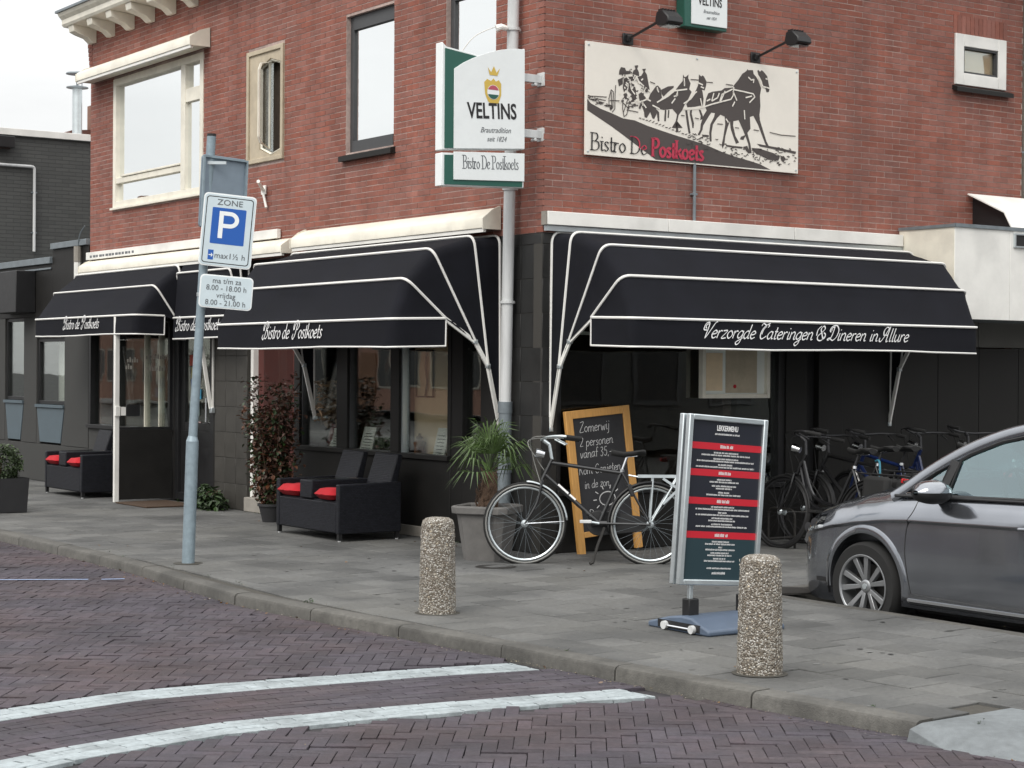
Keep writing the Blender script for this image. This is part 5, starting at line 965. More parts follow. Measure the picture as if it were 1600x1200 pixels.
# shield with crown, gold with rose, white and green bands
mb = MB(); fan(mb, [(.02, .93), (-.01, .90), (.0, .80), (.03, .74), (.085, .71), (.14, .735), (.165, .80), (.165, .90), (.14, .93), (.11, .915), (.085, .94), (.06, .915)], yy); mb.add([(.045, yy - .001, .965), (.125, yy - .001, .965), (.15, yy - .001, 1.03), (.115, yy - .001, .99), (.088, yy - .001, 1.045), (.06, yy - .001, .99), (.025, yy - .001, 1.03)], [(0, 1, 2, 3, 4, 5, 6)]); mb.build('emblem', 'gold', t, fix=False)
def halfdisc(a0, a1, r_, m, nm): mb = MB(); fan(mb, [(.083 + r_ * math.cos(R(a)), .822 + r_ * math.sin(R(a))) for a in range(a0, a1 + 1, 15)], yy - .0015); mb.build(nm, m, t, fix=False)
halfdisc(0, 360, .062, 'signwhite', 'emblem_disc'); 
mb = MB(); fan(mb, [(.083 + .058 * math.cos(R(a)), .822 + .058 * math.sin(R(a))) for a in range(20, 161, 10)], yy - .003); mb.build('emblem_band', 'rose', t, fix=False)
mb = MB(); fan(mb, [(.083 + .058 * math.cos(R(a)), .822 + .058 * math.sin(R(a))) for a in range(200, 341, 10)], yy - .003); mb.build('emblem_band', 'green', t, fix=False)
mb = MB(); nm_ = 'Bistro De Postkoets'; h_ = .060; w_ = letters_width(nm_, h_, .60); sl = R(2.6)
for tgt in (mb,): letters(tgt, nm_, 0, 0, h_, y=0, width=.15, contrast=.65, nib=R(12), xs=.60, serif=True)
o = mb.build('lettering', 'greyprint', t, fix=False, kind='stuff'); o.location = (.068 - w_ / 2, yy, .155); o.rotation_euler = (0, -sl, 0)
for z in (.99, .51):
    mb = MB(); mb.box(.42, .64, -.02, .02, z - .035, z + .035); mb.box(.625, .64, -.05, .05, z - .06, z + .06); mb.tube([(.56, -.03, z - .05), (.56, .03, z - .05)], .015, 8); mb.build('bracket', 'pipe_white', t, bevel=.004)
# flat beer sign high on the side street wall
t = thing('wall_sign', 'white and green Veltins sign high on the brick, cut by the top of the photo', 'sign', PR(1.73, 0, 4.735), RZR)
mb = MB(); mb.box(-.26, .25, -.13, -.012, 0, .75); mb.build('cabinet', 'green', t, bevel=.006); mb = MB(); mb.box(-.185, .245, -.142, -.131, .03, .74); mb.build('face_panel', 'signwhite', t, bevel=.003)
text('VELTINS', .105, 'ink', t, .035, -.1435, .245, xs=.74, bold=.002); text('Brautradition', .045, 'greyprint', t, .05, -.1435, .155, xs=.8, shear=.4); text('seit 1824', .04, 'greyprint', t, .05, -.1435, .10, xs=.8, shear=.4)
mb = MB(); fan(mb, [(-.02, .42), (-.025, .36), (.035, .315), (.09, .36), (.085, .42)], -.1432); mb.build('emblem', 'gold', t, fix=False); mb = MB(); fan(mb, [(.032 + .035 * math.cos(R(a)), .372 + .035 * math.sin(R(a))) for a in range(0, 360, 20)], -.1442); mb.build('emblem_disc', 'rose', t, fix=False)

# ------------------------------------------------------------------ poster board with the coach and horses
t = thing('poster_board', 'cream board with a dark print of a horse drawn coach and Bistro De Postkoets', 'sign', PR(.423, .0, 3.503), RZR)
mb = MB(); mb.box(0, 2.56, -.035, -.018, 0, 1.0); b = mb.build('board', 'poster', t, bevel=.002)
for i, p in enumerate(POSTER_DARK):
    mb = MB(); fan(mb, p, -.0362 - .0001 * i); mb.build('print', 'posterink', b, fix=False)
mb = MB()
for p in POSTER_LINES: stroke(mb, p, .008, -.0362 - .004)
mb.build('print_lines', 'posterink', b, fix=False, kind='stuff')
mb = MB()
for p in POSTER_LIGHT: stroke(mb, p, .013, -.0362 - .005)
mb.build('harness_print', 'poster', b, fix=False, kind='stuff')
blk, redm = MB(), MB()
band = lambda x, z: redm if x > 0 and z > .39 - (x - .02) * .487 else None
letters(blk, 'Bistro De', .055, .045, .082, y=-.0425, width=.19, contrast=.6, nib=R(12), xs=1.02, serif=True, split=band)
wB = letters_width('Bistro De', .082, 1.02); letters(redm, ' De P', 0, 0, 0.0001, y=0)
letters(redm, 'Postkoets', .055 + wB + .05, .040, .086, y=-.0425, width=.34, contrast=.4, nib=R(12), xs=.95, serif=True)
blk.build('lettering', 'ink', b, fix=False, kind='stuff'); redm.build('lettering', 'posterred', b, fix=False, kind='stuff')
for x, z in ((.03, .97), (2.53, .97), (.03, .03), (2.53, .03), (1.28, .97)): mb = MB(); mb.lathe([(.010, 0), (.010, .004), (.004, .006)], 8, (x, -.0365, z), Matrix.Rotation(R(90), 4, 'X')); mb.build('screw', 'alu', b)

# ------------------------------------------------------------------ white shop box, hood and pipe at the right end
t = thing('shop_box', 'white sheet metal box over the neighbouring shop front at the right edge', 'shop front', PR(4.40, 0, 2.13), RZR)
mb = MB(); mb.box(0, .006, -.73, -.012, .0, .90); mb.build('side_panel', 'cream', t)
for a, b in ((.0065, .81), (.814, 1.58), (1.584, 2.6)): mb = MB(); mb.box(a, b, -.735, -.70, -.0, .905); mb.build('front_panel', 'white', t, bevel=.003)
mb = MB(); mb.box(.008, 2.6, -.69, -.02, .86, .90); mb.box(.008, 2.6, -.69, -.02, .0, .02); mb.build('deck', 'zinc', t)
mb = MB(); mb.box(-.012, 2.6, -.75, -.736, .895, .93); mb.box(-.014, -.0005, -.75, -.012, .895, .925); mb.build('edge_trim', 'zinc', t)
mb = MB(); frame_of(mb, .86, 1.5, .73, .87, .015, -.76, -.7355); mb.build('vent_frame', 'alu', t); mb = MB(); mb.box(.876, 1.484, -.745, -.737, .746, .854); mb.build('vent_grille', 'black', t)
t = thing('roof_hood', 'white sheet metal hood with a dark open side on top of the white shop box', 'hood', PR(5.40, 0, 3.06), RZR)
mb = MB(); mb.add([(0, -.012, .39), (2, -.012, .39), (2, -.49, .17), (0, -.49, .17), (2, -.59, 0), (0, -.59, 0)], [(0, 1, 2, 3), (3, 2, 4, 5)]); o = mb.build('sheet', 'white', t, fix=False); s_ = o.modifiers.new('th', 'SOLIDIFY'); s_.thickness = .012; s_.offset = -1
mb = MB(); mb.prism([(-.015, .02), (-.55, .02), (-.47, .155), (-.015, .365)], .08, .09, 'yz'); mb.build('side_grille', 'black', t)  # black sheet across the open side, standing in for the shade under the hood
t = thing('downpipe', 'cream downpipe at the right end of the brick side wall', 'pipe', PR(6.31, .06, 3.0), RZR); mb = MB(); mb.tube([(0, 0, 0), (0, 0, 3)], .045, 12); mb.build('pipe', 'cream', t, smooth=True)
for z in (.35, .95, 1.9): mb = MB(); mb.lathe([(.055, -.01), (.055, .01)], 12, (0, 0, z)); mb.bar((0, 0, z), (-.06, .05, z), .015, .02); mb.build('clamp', 'zinc', t)
t = thing('neighbour_building', 'pale rendered building beyond the brick side wall, a sliver at the right edge', 'building', PR(6.40, 0, 0), RZR); mb = MB(); mb.box(0, 9, 0, 8, 0, 7.5); mb.build('wall', 'housewhite', t); mb = MB(); mb.box(-.05, 9.1, -.1, 8.1, 7.5, 7.7); mb.build('roof', 'zinc', t)

# ------------------------------------------------------------------ low dark shop and dark brick house at the left
t = thing('low_shop', 'low black flat roofed shop left of the brick building, with two tall windows', 'shop', PL(-14.2, 0, 0), RZL)
def bx(name, m, x0, x1, y0, y1, z0, z1, par=None, bev=.004): mb = MB(); mb.box(x0, x1, y0, y1, z0, z1); return mb.build(name, m, par or t, bevel=bev)
bx('fascia', 'blackpanel', .0, 2.62, -.01, .12, 2.30, 3.03); bx('fascia', 'blackpanel', 2.625, 3.93, -.01, .12, 2.30, 3.22)
bx('roof_edge', 'zinc', -.2, 2.62, -.05, .2, 3.03, 3.12); bx('roof_edge', 'zinc', 2.64, 3.93, -.05, .2, 3.22, 3.30); bx('trim', 'zinc', 1.6, 2.6, -.03, -.012, 2.95, 2.975)
bx('roof', 'zinc', -.2, 3.93, .2, 6, 2.9, 3.0)
wl = bx('wall', 'darkgrey', .0, 3.93, .0, .12, 0, .52)
for a, b in ((.0, .74), (1.52, 2.02), (3.08, 3.93)): bx('pillar', 'darkgrey', a, b, -.005, .12, .525, 2.30)
for a, b, zt, zb in ((.74, 1.52, 2.30, 1.12), (2.02, 3.08, 2.0, 1.08)):
    mb = MB(); frame_of(mb, a, b, zb, zt, .05, .02, .1); w = mb.build('window', 'black', t, bevel=.004); pane(w, None, a + .048, b - .048, zb + .048, zt - .048, .05, 'glasslow')
    mb = MB(); mb.box(a + .06, b - .06, .3, .31, zb, zt - .05); mb.build('net_curtain', 'paper', w)
    mb = MB(); mb.prism([(a + .02, zb - .05), (b - .02, zb - .05), (b - .14, .55), (a + .14, .55)], -.006, .06, 'xz'); mb.build('apron', 'bluegrey', t, bevel=.004); mb = MB(); mb.box(a, b, -.03, .1, zb - .045, zb - .005); mb.build('sill', 'bluegrey', w)
    mb = MB(); mb.prism([(a, .525), (a + .13, .525), (a + .0, zb - .06)], .0, .1, 'xz'); mb.build('cheek', 'darkgrey', t); mb = MB(); mb.prism([(b - .13, .525), (b, .525), (b, zb - .06)], .0, .1, 'xz'); mb.build('cheek', 'darkgrey', t)
bx('lintel', 'black', 2.02, 3.08, .0, .1, 2.0, 2.30)
bx('sign_box', 'black', .95, 2.0, -.30, -.012, 2.36, 2.95, bev=.01)
t = thing('stove_pipe', 'short white pipe stub at the roof edge of the low black shop', 'pipe', PL(-10.55, .05, 2.75), RZL); mb = MB(); mb.tube([(0, 0, .0), (0, 0, .25)], .05, 10); mb.build('pipe', 'white', t, smooth=True); mb = MB(); mb.tube([(0, 0, .25), (0, 0, .46)], .054, 10); mb.build('collar', 'stone', t, smooth=True); mb = MB(); mb.tube(curve([(0, 0, .44), (.1, -.01, .62), (.24, 0, .72)], 5), .008, 5); mb.build('cable', 'zinc', t)

t = thing('dark_house', 'dark painted brick house wall behind the low shop at the left edge', 'building', PL(-13.75, 0, 0), RZR)   # its gable faces the camera
mbm = bpy.data.materials.new('dark painted brickwork'); mbm.use_nodes = True; q = mbm.node_tree; b_ = q.nodes['Principled BSDF']
co = N(q, 'ShaderNodeTexCoord'); sp = N(q, 'ShaderNodeSeparateXYZ'); q.links.new(co.outputs['Object'], sp.inputs[0]); cx = N(q, 'ShaderNodeCombineXYZ'); q.links.new(sp.outputs[0], cx.inputs[0]); q.links.new(sp.outputs[2], cx.inputs[1])
br = N(q, 'ShaderNodeTexBrick'); br.inputs['Scale'].default_value = 1; br.inputs['Brick Width'].default_value = .215; br.inputs['Row Height'].default_value = .0575; br.inputs['Mortar Size'].default_value = .005
br.inputs['Color1'].default_value = (.062, .064, .062, 1); br.inputs['Color2'].default_value = (.075, .077, .074, 1); br.inputs['Mortar'].default_value = (.05, .051, .05, 1)
q.links.new(cx.outputs[0], br.inputs['Vector']); q.links.new(br.outputs['Color'], b_.inputs['Base Color']); bp = N(q, 'ShaderNodeBump'); bp.inputs['Distance'].default_value = .006; bp.invert = True; q.links.new(br.outputs['Fac'], bp.inputs['Height']); q.links.new(bp.outputs[0], b_.inputs['Normal']); b_.inputs['Roughness'].default_value = .8
mb = MB(); mb.box(-.02, 9, 0, 9, 0, 5.03); mb.build('wall', mbm, t)
bx('roof_trim', 'white', -.08, 9.05, -.05, 9, 5.03, 5.13, t)
d = bx('floodlight', 'black', -.13, .18, -.16, -.02, 4.83, 5.0, t, .01); bx('lens', 'glasslamp', -.06, .10, -.165, -.161, 4.80, 4.83, d, 0)
mb = MB(); mb.tube(rounded([(-.1, -.04, 4.585), (.52, -.04, 4.585), (.52, -.04, 3.32)], .05), .022, 8); mb.build('pipe', 'pipe_white', t, smooth=True)
for z in (4.2, 3.6): mb = MB(); mb.box(.48, .56, -.05, -.001, z - .01, z + .01); mb.build('clip', 'zinc', t)
t = thing('tiled_roof', 'low dark tiled roof ridge with a brick chimney stack, just above the dark house', 'building', Vector((-7.4, 32.4, 0)), RZR)
mb = MB(); mb.prism([(-.9, 5.45), (-.35, 5.72), (.45, 5.80), (1.2, 5.9), (3, 5.9), (3, 4), (-.9, 4)], 0, 3, 'xz'); mb.build('roof', 'rooftile', t); mb = MB(); mb.box(.05, .8, -.3, .3, 5.6, 6.2); mb.build('chimney', 'housebrick', t)
t = thing('chimney_flue', 'thin metal flue with a flat rain cap against the white sky', 'flue', Vector((-7.55, 32, 5.6)), 0)
mb = MB(); mb.tube([(0, 0, 0), (0, 0, .82)], .085, 12); mb.build('pipe', 'alu', t, smooth=True)
mb = MB(); mb.lathe([(.09, .80), (.19, .82), (.19, .835), (.07, .86)], 16); mb.build('collar', 'zinc', t, smooth=True); mb = MB(); mb.tube([(0, 0, .8), (0, 0, 1.06)], .02, 6); mb.tube([(.08, 0, .8), (.08, 0, 1.08)], .008, 5); mb.build('stem', 'zinc', t); mb = MB(); mb.lathe([(.20, 1.06), (.19, 1.08), (.02, 1.11)], 16); mb.build('rain_cap', 'zinc', t, smooth=True)
# ------------------------------------------------------------------ wind screen by the entrance
t = thing('wind_screen', 'black wind screen with a glazed upper half and a white post, beside the entrance', 'wind screen', PL(-7.60, 0, 0), RZL)
mb = MB(); mb.box(-.02, .02, -.70, -.02, .03, .86); mb.build('lower_panel', 'blackpanel', t, bevel=.004)
mb = MB(); mb.box(-.025, .025, -.76, -.70, 0, 2.22); mb.build('post', 'white', t, bevel=.006); mb = MB(); mb.box(-.02, .02, -.06, -.02, .86, 2.22); mb.box(-.02, .02, -.70, -.06, 2.16, 2.22); mb.box(-.018, .018, -.70, -.06, .86, .89); mb.build('frame', 'black', t, bevel=.003)
mb = MB(); mb.box(-.004, .004, -.705, -.055, .885, 2.165); g_ = mb.build('pane', 'glasslow', t)
mb = MB(); mb.box(.02, .05, -.76, -.70, 1.02, 1.14); mb.build('latch', 'white', t, bevel=.005); mb = MB(); mb.box(.02, .045, -.62, -.45, 1.02, 1.16); mb.build('letter_box', 'black', t, bevel=.004); mb = MB(); mb.box(.02, .045, -.69, -.63, 1.03, 1.13); mb.build('notice', 'white', t)
mb = MB()
for i, (y, z, l) in enumerate(((-.60, 1.68, .16), (-.36, 1.72, .30), (-.34, 1.58, .26), (-.62, 1.60, .1))):
    for k in range(int(l / .03)): mb.box(.0045, .0055, y + k * .03, y + k * .03 + .018, z - .02, z + .02 + .02 * (k % 2))
mb.build('window_print', 'stone', t)
tag(MB().box(-.45, .45, -.35, .3, .002, .018).build('door_mat', 'mat_', bevel=.004), 'brown coir doormat in front of the entrance door', 'doormat').matrix_world = Matrix.Translation(PL(-7.0, .45)) @ Matrix.Rotation(RZL, 4, 'Z')

# ------------------------------------------------------------------ wicker double seats
def wicker_seat(label, u, n):
    t = thing('wicker_seat', label, 'garden seat', PL(u, n, 0), RZL, 'dark wicker double seats')
    W = .62    # half width; front at y=-.31, back at y=.30
    mb = MB(); mb.box(-W + .06, W - .06, -.32, .30, .07, .37); mb.build('seat', 'wicker', t, bevel=.012)
    for x in (-W, W - .065): mb = MB(); mb.prism([(-.345, .07), (.33, .07), (.33, .54), (-.345, .53)], x, x + .065, 'yz'); mb.build('armrest', 'wicker', t, bevel=.012)
    mb = MB(); mb.box(-.14, .10, -.345, .30, .372, .545); mb.build('centre_table', 'wicker', t, bevel=.012); mb = MB(); mb.box(-.10, .06, -.28, .18, .546, .552); mb.build('table_glass', 'glasslow', t)
    mb = MB(); mb.box(-W + .066, W - .066, -.342, -.322, .08, .36); mb.build('apron', 'wicker', t, bevel=.008)
    for x0, x1 in ((-.53, -.10), (.10, .545)):
        mb = MB(); mb.add([(x0, .20, .372), (x1, .20, .372), (x1, .30, .372), (x0, .30, .372), (x0 + .01, .34, .80), (x1 - .01, .34, .80), (x1 - .01, .40, .79), (x0 + .01, .40, .79)], MB.BF); mb.build('backrest', 'wicker', t, bevel=.014)
    for x in (-W + .03, W - .03):
        for y in (-.32, .30): mb = MB(); mb.box(x - .018, x + .018, y - .018, y + .018, .012, .08); l = mb.build('leg', 'black', t); mb = MB(); mb.lathe([(.016, 0), (.016, .013)], 8, (x, y, 0)); mb.build('glide', 'pipe_white', l)
    return t
def cushion(label, u, n, z, w=.36):
    mb = MB(); rows = []
    for i in range(9):
        a = -1 + i / 4; row = []
        for j in range(9):
            b = -1 + j / 4; h = (max(0, (1 - a ** 8)) * max(0, (1 - b ** 8))) ** .5
            row.append((a * w / 2 * (1 - .05 * b * b), b * .2 * (1 - .05 * a * a), h))
        rows.append(row)
    up_ = [[(x, y, .055 + h * .058 + rnd(-.004, .004)) for x, y, h in r_] for r_ in rows]; dn = [[(x, y, .055 - h * .05) for x, y, h in r_] for r_ in rows]
    mb.grid(up_); mb.grid(dn); o = mb.build('cushion', 'red', smooth=True, auto=180); tag(o, label, 'cushion', 'red cushions on the wicker seats'); o.matrix_world = Matrix.Translation(PL(u, n, z)) @ Matrix.Rotation(RZL, 4, 'Z'); return o
wicker_seat('dark wicker double seat with two red cushions, in front of the shop windows', -2.47, .62)
cushion('left red cushion on the wicker seat in front of the shop windows', -2.84, .80, .371, .38); cushion('right red cushion on the wicker seat in front of the shop windows', -2.12, .80, .371, .34)
wicker_seat('dark wicker double seat farther off, half behind the white post of the wind screen', -9.0, .50)
cushion('left red cushion on the far wicker seat by the wind screen', -9.36, .68, .371, .38); cushion('right red cushion on the far wicker seat by the wind screen', -8.65, .68, .371, .34)

# ------------------------------------------------------------------ plants
def leaf_cloud(mb, pts, size, jitter=.4, asp=.5):
    for p in pts:
        s = size * rnd(.6, 1.3); m_ = Matrix.Rotation(rnd(0, 6.28), 3, 'Z') @ Matrix.Rotation(rnd(-1.1, .5), 3, 'X') @ Matrix.Rotation(rnd(-.6, .6), 3, 'Y')
        sh = [(0, 0, 0), (s * asp * .5, s * .35, .06 * s), (s * asp * .35, s * .75, .03 * s), (0, s, -.12 * s), (-s * asp * .35, s * .75, .03 * s), (-s * asp * .5, s * .35, .06 * s)]
        mb.add([Vector(p) + m_ @ Vector(q) for q in sh], [(0, 1, 2, 3), (0, 3, 4, 5)], rnd(0, 1))
# copper-leaved bush in a red planter by the recessed door
t = thing('bush', 'tall copper red leafy bush in a small dark pot beside the recessed door', 'bush', PL(-4.22, .42, 0), RZL)
mb = MB(); mb.lathe([(.10, 0), (.14, .16), (.155, .165), (.155, .19), (.13, .19), (.12, .15)], 20); mb.build('pot', 'darkpot', t, smooth=True)
mb = MB(); tips = []
for i in range(34):
    a = rnd(0, 6.28); r_ = rnd(.08, .27) ; h = rnd(.45, 1.36)
    pts = curve([(rnd(-.05, .05), rnd(-.05, .05), .16), (r_ * .6 * math.cos(a), r_ * .6 * math.sin(a), .16 + h * .45), (r_ * math.cos(a) + rnd(-.05, .05), r_ * math.sin(a) + rnd(-.05, .05), .14 + h)], 6)
    mb.tube(pts, [.009 * (1 - k / (len(pts)) * .8) for k in range(len(pts))], 5); tips += [(p, k / len(pts)) for k, p in enumerate(pts) if k > 1]
mb.build('stem', 'bark', t)
lr, lg = MB(), MB(); P1, P2 = [], []
for _ in range(4800):
    p, f = random.choice(tips); q = p + Vector((rnd(-1, 1), rnd(-1, 1), rnd(-.8, .8))).normalized() * rnd(.02, .14); (P2 if random.random() < .30 else P1).append(q)
leaf_cloud(lr, P1, .054, asp=.7); leaf_cloud(lg, P2, .054, asp=.7)
lr.build('foliage', 'leafred', t, fix=False); lg.build('foliage', 'leafgreen', t, fix=False)
# low green plant at the foot of the tiled wall
t = thing('low_plant', 'low dark green plant at the foot of the grey tiled wall behind the sign pole', 'plant', PL(-6.1, .26, 0), RZL)
mb = MB(); pts = []
for _ in range(520):
    a = rnd(0, 6.28); r_ = rnd(0, 1) ** .5; pts.append(Vector((r_ * math.cos(a) * .34, r_ * math.sin(a) * .15, rnd(.02, .30) * (1.1 - r_ * .6))))
leaf_cloud(mb, pts, .085, asp=.55); mb.build('foliage', 'leafgreen', t, fix=False)
mb = MB()
for i in range(9): mb.tube(curve([(rnd(-.1, .1), 0, 0), (rnd(-.2, .2), rnd(-.1, .1), .1), (rnd(-.3, .3), rnd(-.12, .12), .22)], 4), .005, 4)
mb.build('stem', 'bark', t)
# clipped box in an anthracite planter at the left edge
t = thing('potted_shrub', 'clipped green shrub in a square anthracite planter at the left edge', 'potted shrub', PL(-6.86, 2.40, 0), RZL)
mb = MB(); mb.add([(-.23, -.23, 0), (.23, -.23, 0), (.23, .23, 0), (-.23, .23, 0), (-.25, -.25, .38), (.25, -.25, .38), (.25, .25, .38), (-.25, .25, .38)], MB.BF[2:] + [MB.BF[0]]); mb.box(-.22, .22, -.22, .22, .33, .345); mb.build('planter', 'darkpot', t, bevel=.008)
mb = MB(); pts = []
for _ in range(2600):
    d = Vector((rnd(-1, 1), rnd(-1, 1), rnd(-1, 1)));
    if d.length < .2: continue
    d.normalize(); r_ = rnd(.72, 1.0) * (1 + .10 * math.sin(d.x * 7 + d.z * 5) * math.cos(d.y * 6)); q = Vector((d.x * .25, d.y * .25, d.z * .22)) * r_ + Vector((0, 0, .54)); pts.append(q)
leaf_cloud(mb, pts, .034, asp=.65); mb.build('foliage', 'boxleaf', t, fix=False); mb = MB(); mb.tube([(0, 0, .34), (0, 0, .6)], .02, 6)
for k in range(10): a = rnd(0, 6.28); mb.tube([(0, 0, .4), (.17 * math.cos(a), .17 * math.sin(a), rnd(.45, .68))], .006, 4)
mb.build('stem', 'bark', t)
# fan palm in a grey pot at the corner
t = thing('potted_palm', 'fan palm with a shaggy trunk in a grey square pot by the downpipe', 'potted palm', Vector((-.20, 15.62, 0)), R(-20))
def sq(h, z, r_=.25): return [(-h + h * r_, -h, z), (h - h * r_, -h, z), (h, -h + h * r_, z), (h, h - h * r_, z), (h - h * r_, h, z), (-h + h * r_, h, z), (-h, h - h * r_, z), (-h, -h + h * r_, z)]
mb = MB(); mb.grid([sq(.165, 0), sq(.215, .385), sq(.25, .395), sq(.255, .45), sq(.235, .462), sq(.215, .45), sq(.205, .40)], closed_u=True); mb.add(sq(.165, 0), [tuple(range(8))]); mb.build('pot', 'pot', t, bevel=.006)
mb = MB(); mb.add(sq(.21, .41), [tuple(range(8))]); mb.build('soil', 'soil', t)
mb = MB(); mb.tube([(0, 0, .40), (.01, 0, .55), (.02, 0, .74)], [.095, .075, .06], 12)
for k in range(90):
    a = rnd(0, 6.28); z = rnd(.42, .74); r_ = .095 - (z - .4) * .1; mb.tube([(r_ * math.cos(a), r_ * math.sin(a), z), ((r_ + .02) * math.cos(a + .2), (r_ + .02) * math.sin(a + .2), z + .05)], [.008, .002], 4)
mb.build('trunk', 'bark', t)
crown = Vector((.02, 0, .74))
for k in range(17):
    az = k * 2.399 + rnd(-.2, .2); el = R(rnd(58, 84)) if k < 7 else R(rnd(15, 56)) if k < 15 else R(rnd(-12, 8))
    L_ = rnd(.17, .27) * (1.12 if k < 7 else 1)
    d = Vector((math.cos(az) * math.cos(el), math.sin(az) * math.cos(el), math.sin(el))); side_ = d.cross(Vector((0, 0, 1))).normalized(); upv = side_.cross(d).normalized()
    tip = crown + d * L_; mb = MB(); mb.tube([crown, crown + d * L_ * .5 + Vector((0, 0, .012)), tip], [.006, .005, .004], 5)
    nb = 16
    for i in range(nb):
        ang = (-1 + 2 * i / (nb - 1)) * R(98); bl = (rnd(.26, .34)) * (1 - .25 * abs(ang) / R(98))
        bd = (d * math.cos(ang) + side_ * math.sin(ang)).normalized(); p0 = tip; p1 = tip + bd * bl * .55 + upv * .03; p2 = tip + bd * bl + Vector((0, 0, -.05 - .10 * rnd(0, 1))) 
        wv = bd.cross(upv).normalized() * .0068
        vv = rnd(0, 1)
        mb.add([p0 - wv * .4, p0 + wv * .4, p1 + wv, p1 - wv, p2], [(0, 1, 2, 3), (3, 2, 4)], vv)
    mb.build('frond', 'palm', t, fix=False)

# ------------------------------------------------------------------ parking sign
t = thing('parking_sign', 'leaning grey sign pole with a blue parking zone sign and a white times plate', 'traffic sign', (-2.637, 15.1, 0), 0)
mb = MB(); mb.tube([(0, 0, -.02), (.030, 0, 1.0)], .052, 16); mb.tube([(.030, 0, 1.0), (.031, 0, 1.045)], [.052, .036], 16); mb.tube([(.033, 0, 1.04), (.172, 0, 3.50)], .037, 16); mb.build('pole', 'steel', t, smooth=True, auto=50)
mb = MB(); mb.tube([(.172, 0, 3.49), (.172, 0, 3.51)], .038, 16); mb.build('pole_cap', 'black', t)
def rrect(w, h, r_, y, n=6):
    out = []
    for cx_, cz_, a0 in ((w - r_, h - r_, 0), (-w + r_, h - r_, 90), (-w + r_, -h + r_, 180), (w - r_, -h + r_, 270)):
        for i in range(n + 1): a = R(a0 + 90 * i / n); out.append((cx_ + r_ * math.cos(a), cz_ + r_ * math.sin(a)))
    return out
def plate(par, name, cx_, z, w, h, yaw, roll, edge='alu', face='signface', y=-.05, facing=1):
    e = MB(); e.prism(rrect(w, h, .035, 0), -.004, .014, 'xz'); o = e.build(name, edge, par, bevel=.002)
    o.location = (cx_, y, z); o.rotation_euler = (0, roll, yaw)
    if face: f = MB(); f.prism(rrect(w - .010, h - .010, .03, 0), -.006, -.0042, 'xz'); f.build('sign_face', face, o)
    return o
yaw, roll = R(14), R(5.0)
P1_ = plate(t, 'zone_plate', .315, 2.715, .213, .297, yaw, roll, 'signwhite')
mb = MB()     # black border line
oo, ii = rrect(.190, .272, .025, 0), rrect(.183, .265, .02, 0); k = len(oo)
mb.add([(a, -.0068, b) for a, b in oo] + [(a, -.0068, b) for a, b in ii], [(i, (i + 1) % k, (i + 1) % k + k, i + k) for i in range(k)]); mb.build('border_line', 'ink', P1_, fix=False)
mb = MB(); mb.prism(rrect(.137, .147, .008, 0), -.0072, -.0062, 'xz'); mb.build('blue_field', 'blue', P1_).location = (.0, 0, .035)
pm = MB(); pm.box(-.078, -.042, -.0082, -.0073, -.075, .145)
arc = [(.01 + .074 * math.cos(R(a)), .078 + .067 * math.sin(R(a))) for a in range(90, -91, -10)]; ar2 = [(.01 + .04 * math.cos(R(a)), .078 + .034 * math.sin(R(a))) for a in range(90, -91, -10)]
oo = [(-.042, .145)] + arc + [(-.042, .011)]; ii = [(-.042, .112)] + ar2 + [(-.042, .044)]; k = len(oo)
pm.add([(a, -.0082, b) for a, b in oo] + [(a, -.0082, b) for a, b in ii], [(i, i + k, i + k + 1, i + 1) for i in range(k - 1)]); pm.build('letter_p', 'signwhite', P1_, fix=False).location = (.0, 0, .01)
text('ZONE', .066, 'greyprint', P1_, .0, -.0078, .225, xs=1.15)
mb = MB(); mb.box(-.142, -.098, -.0072, -.0062, -.245, -.165); mb.build('blue_symbol', 'blue', P1_); mb = MB(); mb.box(-.136, -.110, -.0080, -.0073, -.21, -.203); mb.add([(-.116, -.0080, -.225), (-.102, -.0080, -.2065), (-.116, -.0080, -.188)], [(0, 1, 2)]); mb.build('arrow', 'signwhite', P1_, fix=False)
text('max1½ h', .066, 'greyprint', P1_, .035, -.0078, -.207, xs=1.0)
P2_ = plate(t, 'times_plate', .305, 2.215, .215, .135, yaw, roll * .85, 'signwhite')
for s_, z in (('ma t/m za', .088), ('8.00 - 18.00 h', .03), ('vrijdag', -.03), ('8.00 - 21.00 h', -.09)): text(s_, .062, 'greyprint', P2_, 0, -.0078, z, xs=.95)
P3_ = plate(t, 'back_plate', .262, 3.03, .21, .30, yaw + R(24), roll * .55, 'steel_back', None, y=.05)
mb = MB(); mb.box(-.205, -.19, -.03, -.005, -.29, .29); mb.box(.19, .205, -.03, -.005, -.29, .29); mb.box(-.19, .19, -.03, -.005, .275, .29); mb.box(-.19, .19, -.03, -.005, -.29, -.275); mb.build('folded_edge', 'steel', P3_)
for z, x in ((3.27, .159), (2.86, .136), (2.55, .118), (2.2, .099)): mb = MB(); mb.lathe([(.042, -.015), (.042, .015)], 12, (x, 0, z)); mb.box(x - .02, x + .14, -.045, -.025, z - .012, z + .012); mb.build('clamp', 'alu', t)
mb = MB(); mb.lathe([(.12, .001), (.12, .004), (.052, .006)], 16, (0, 0, 0)); mb.build('ground_collar', 'pavebed', t)

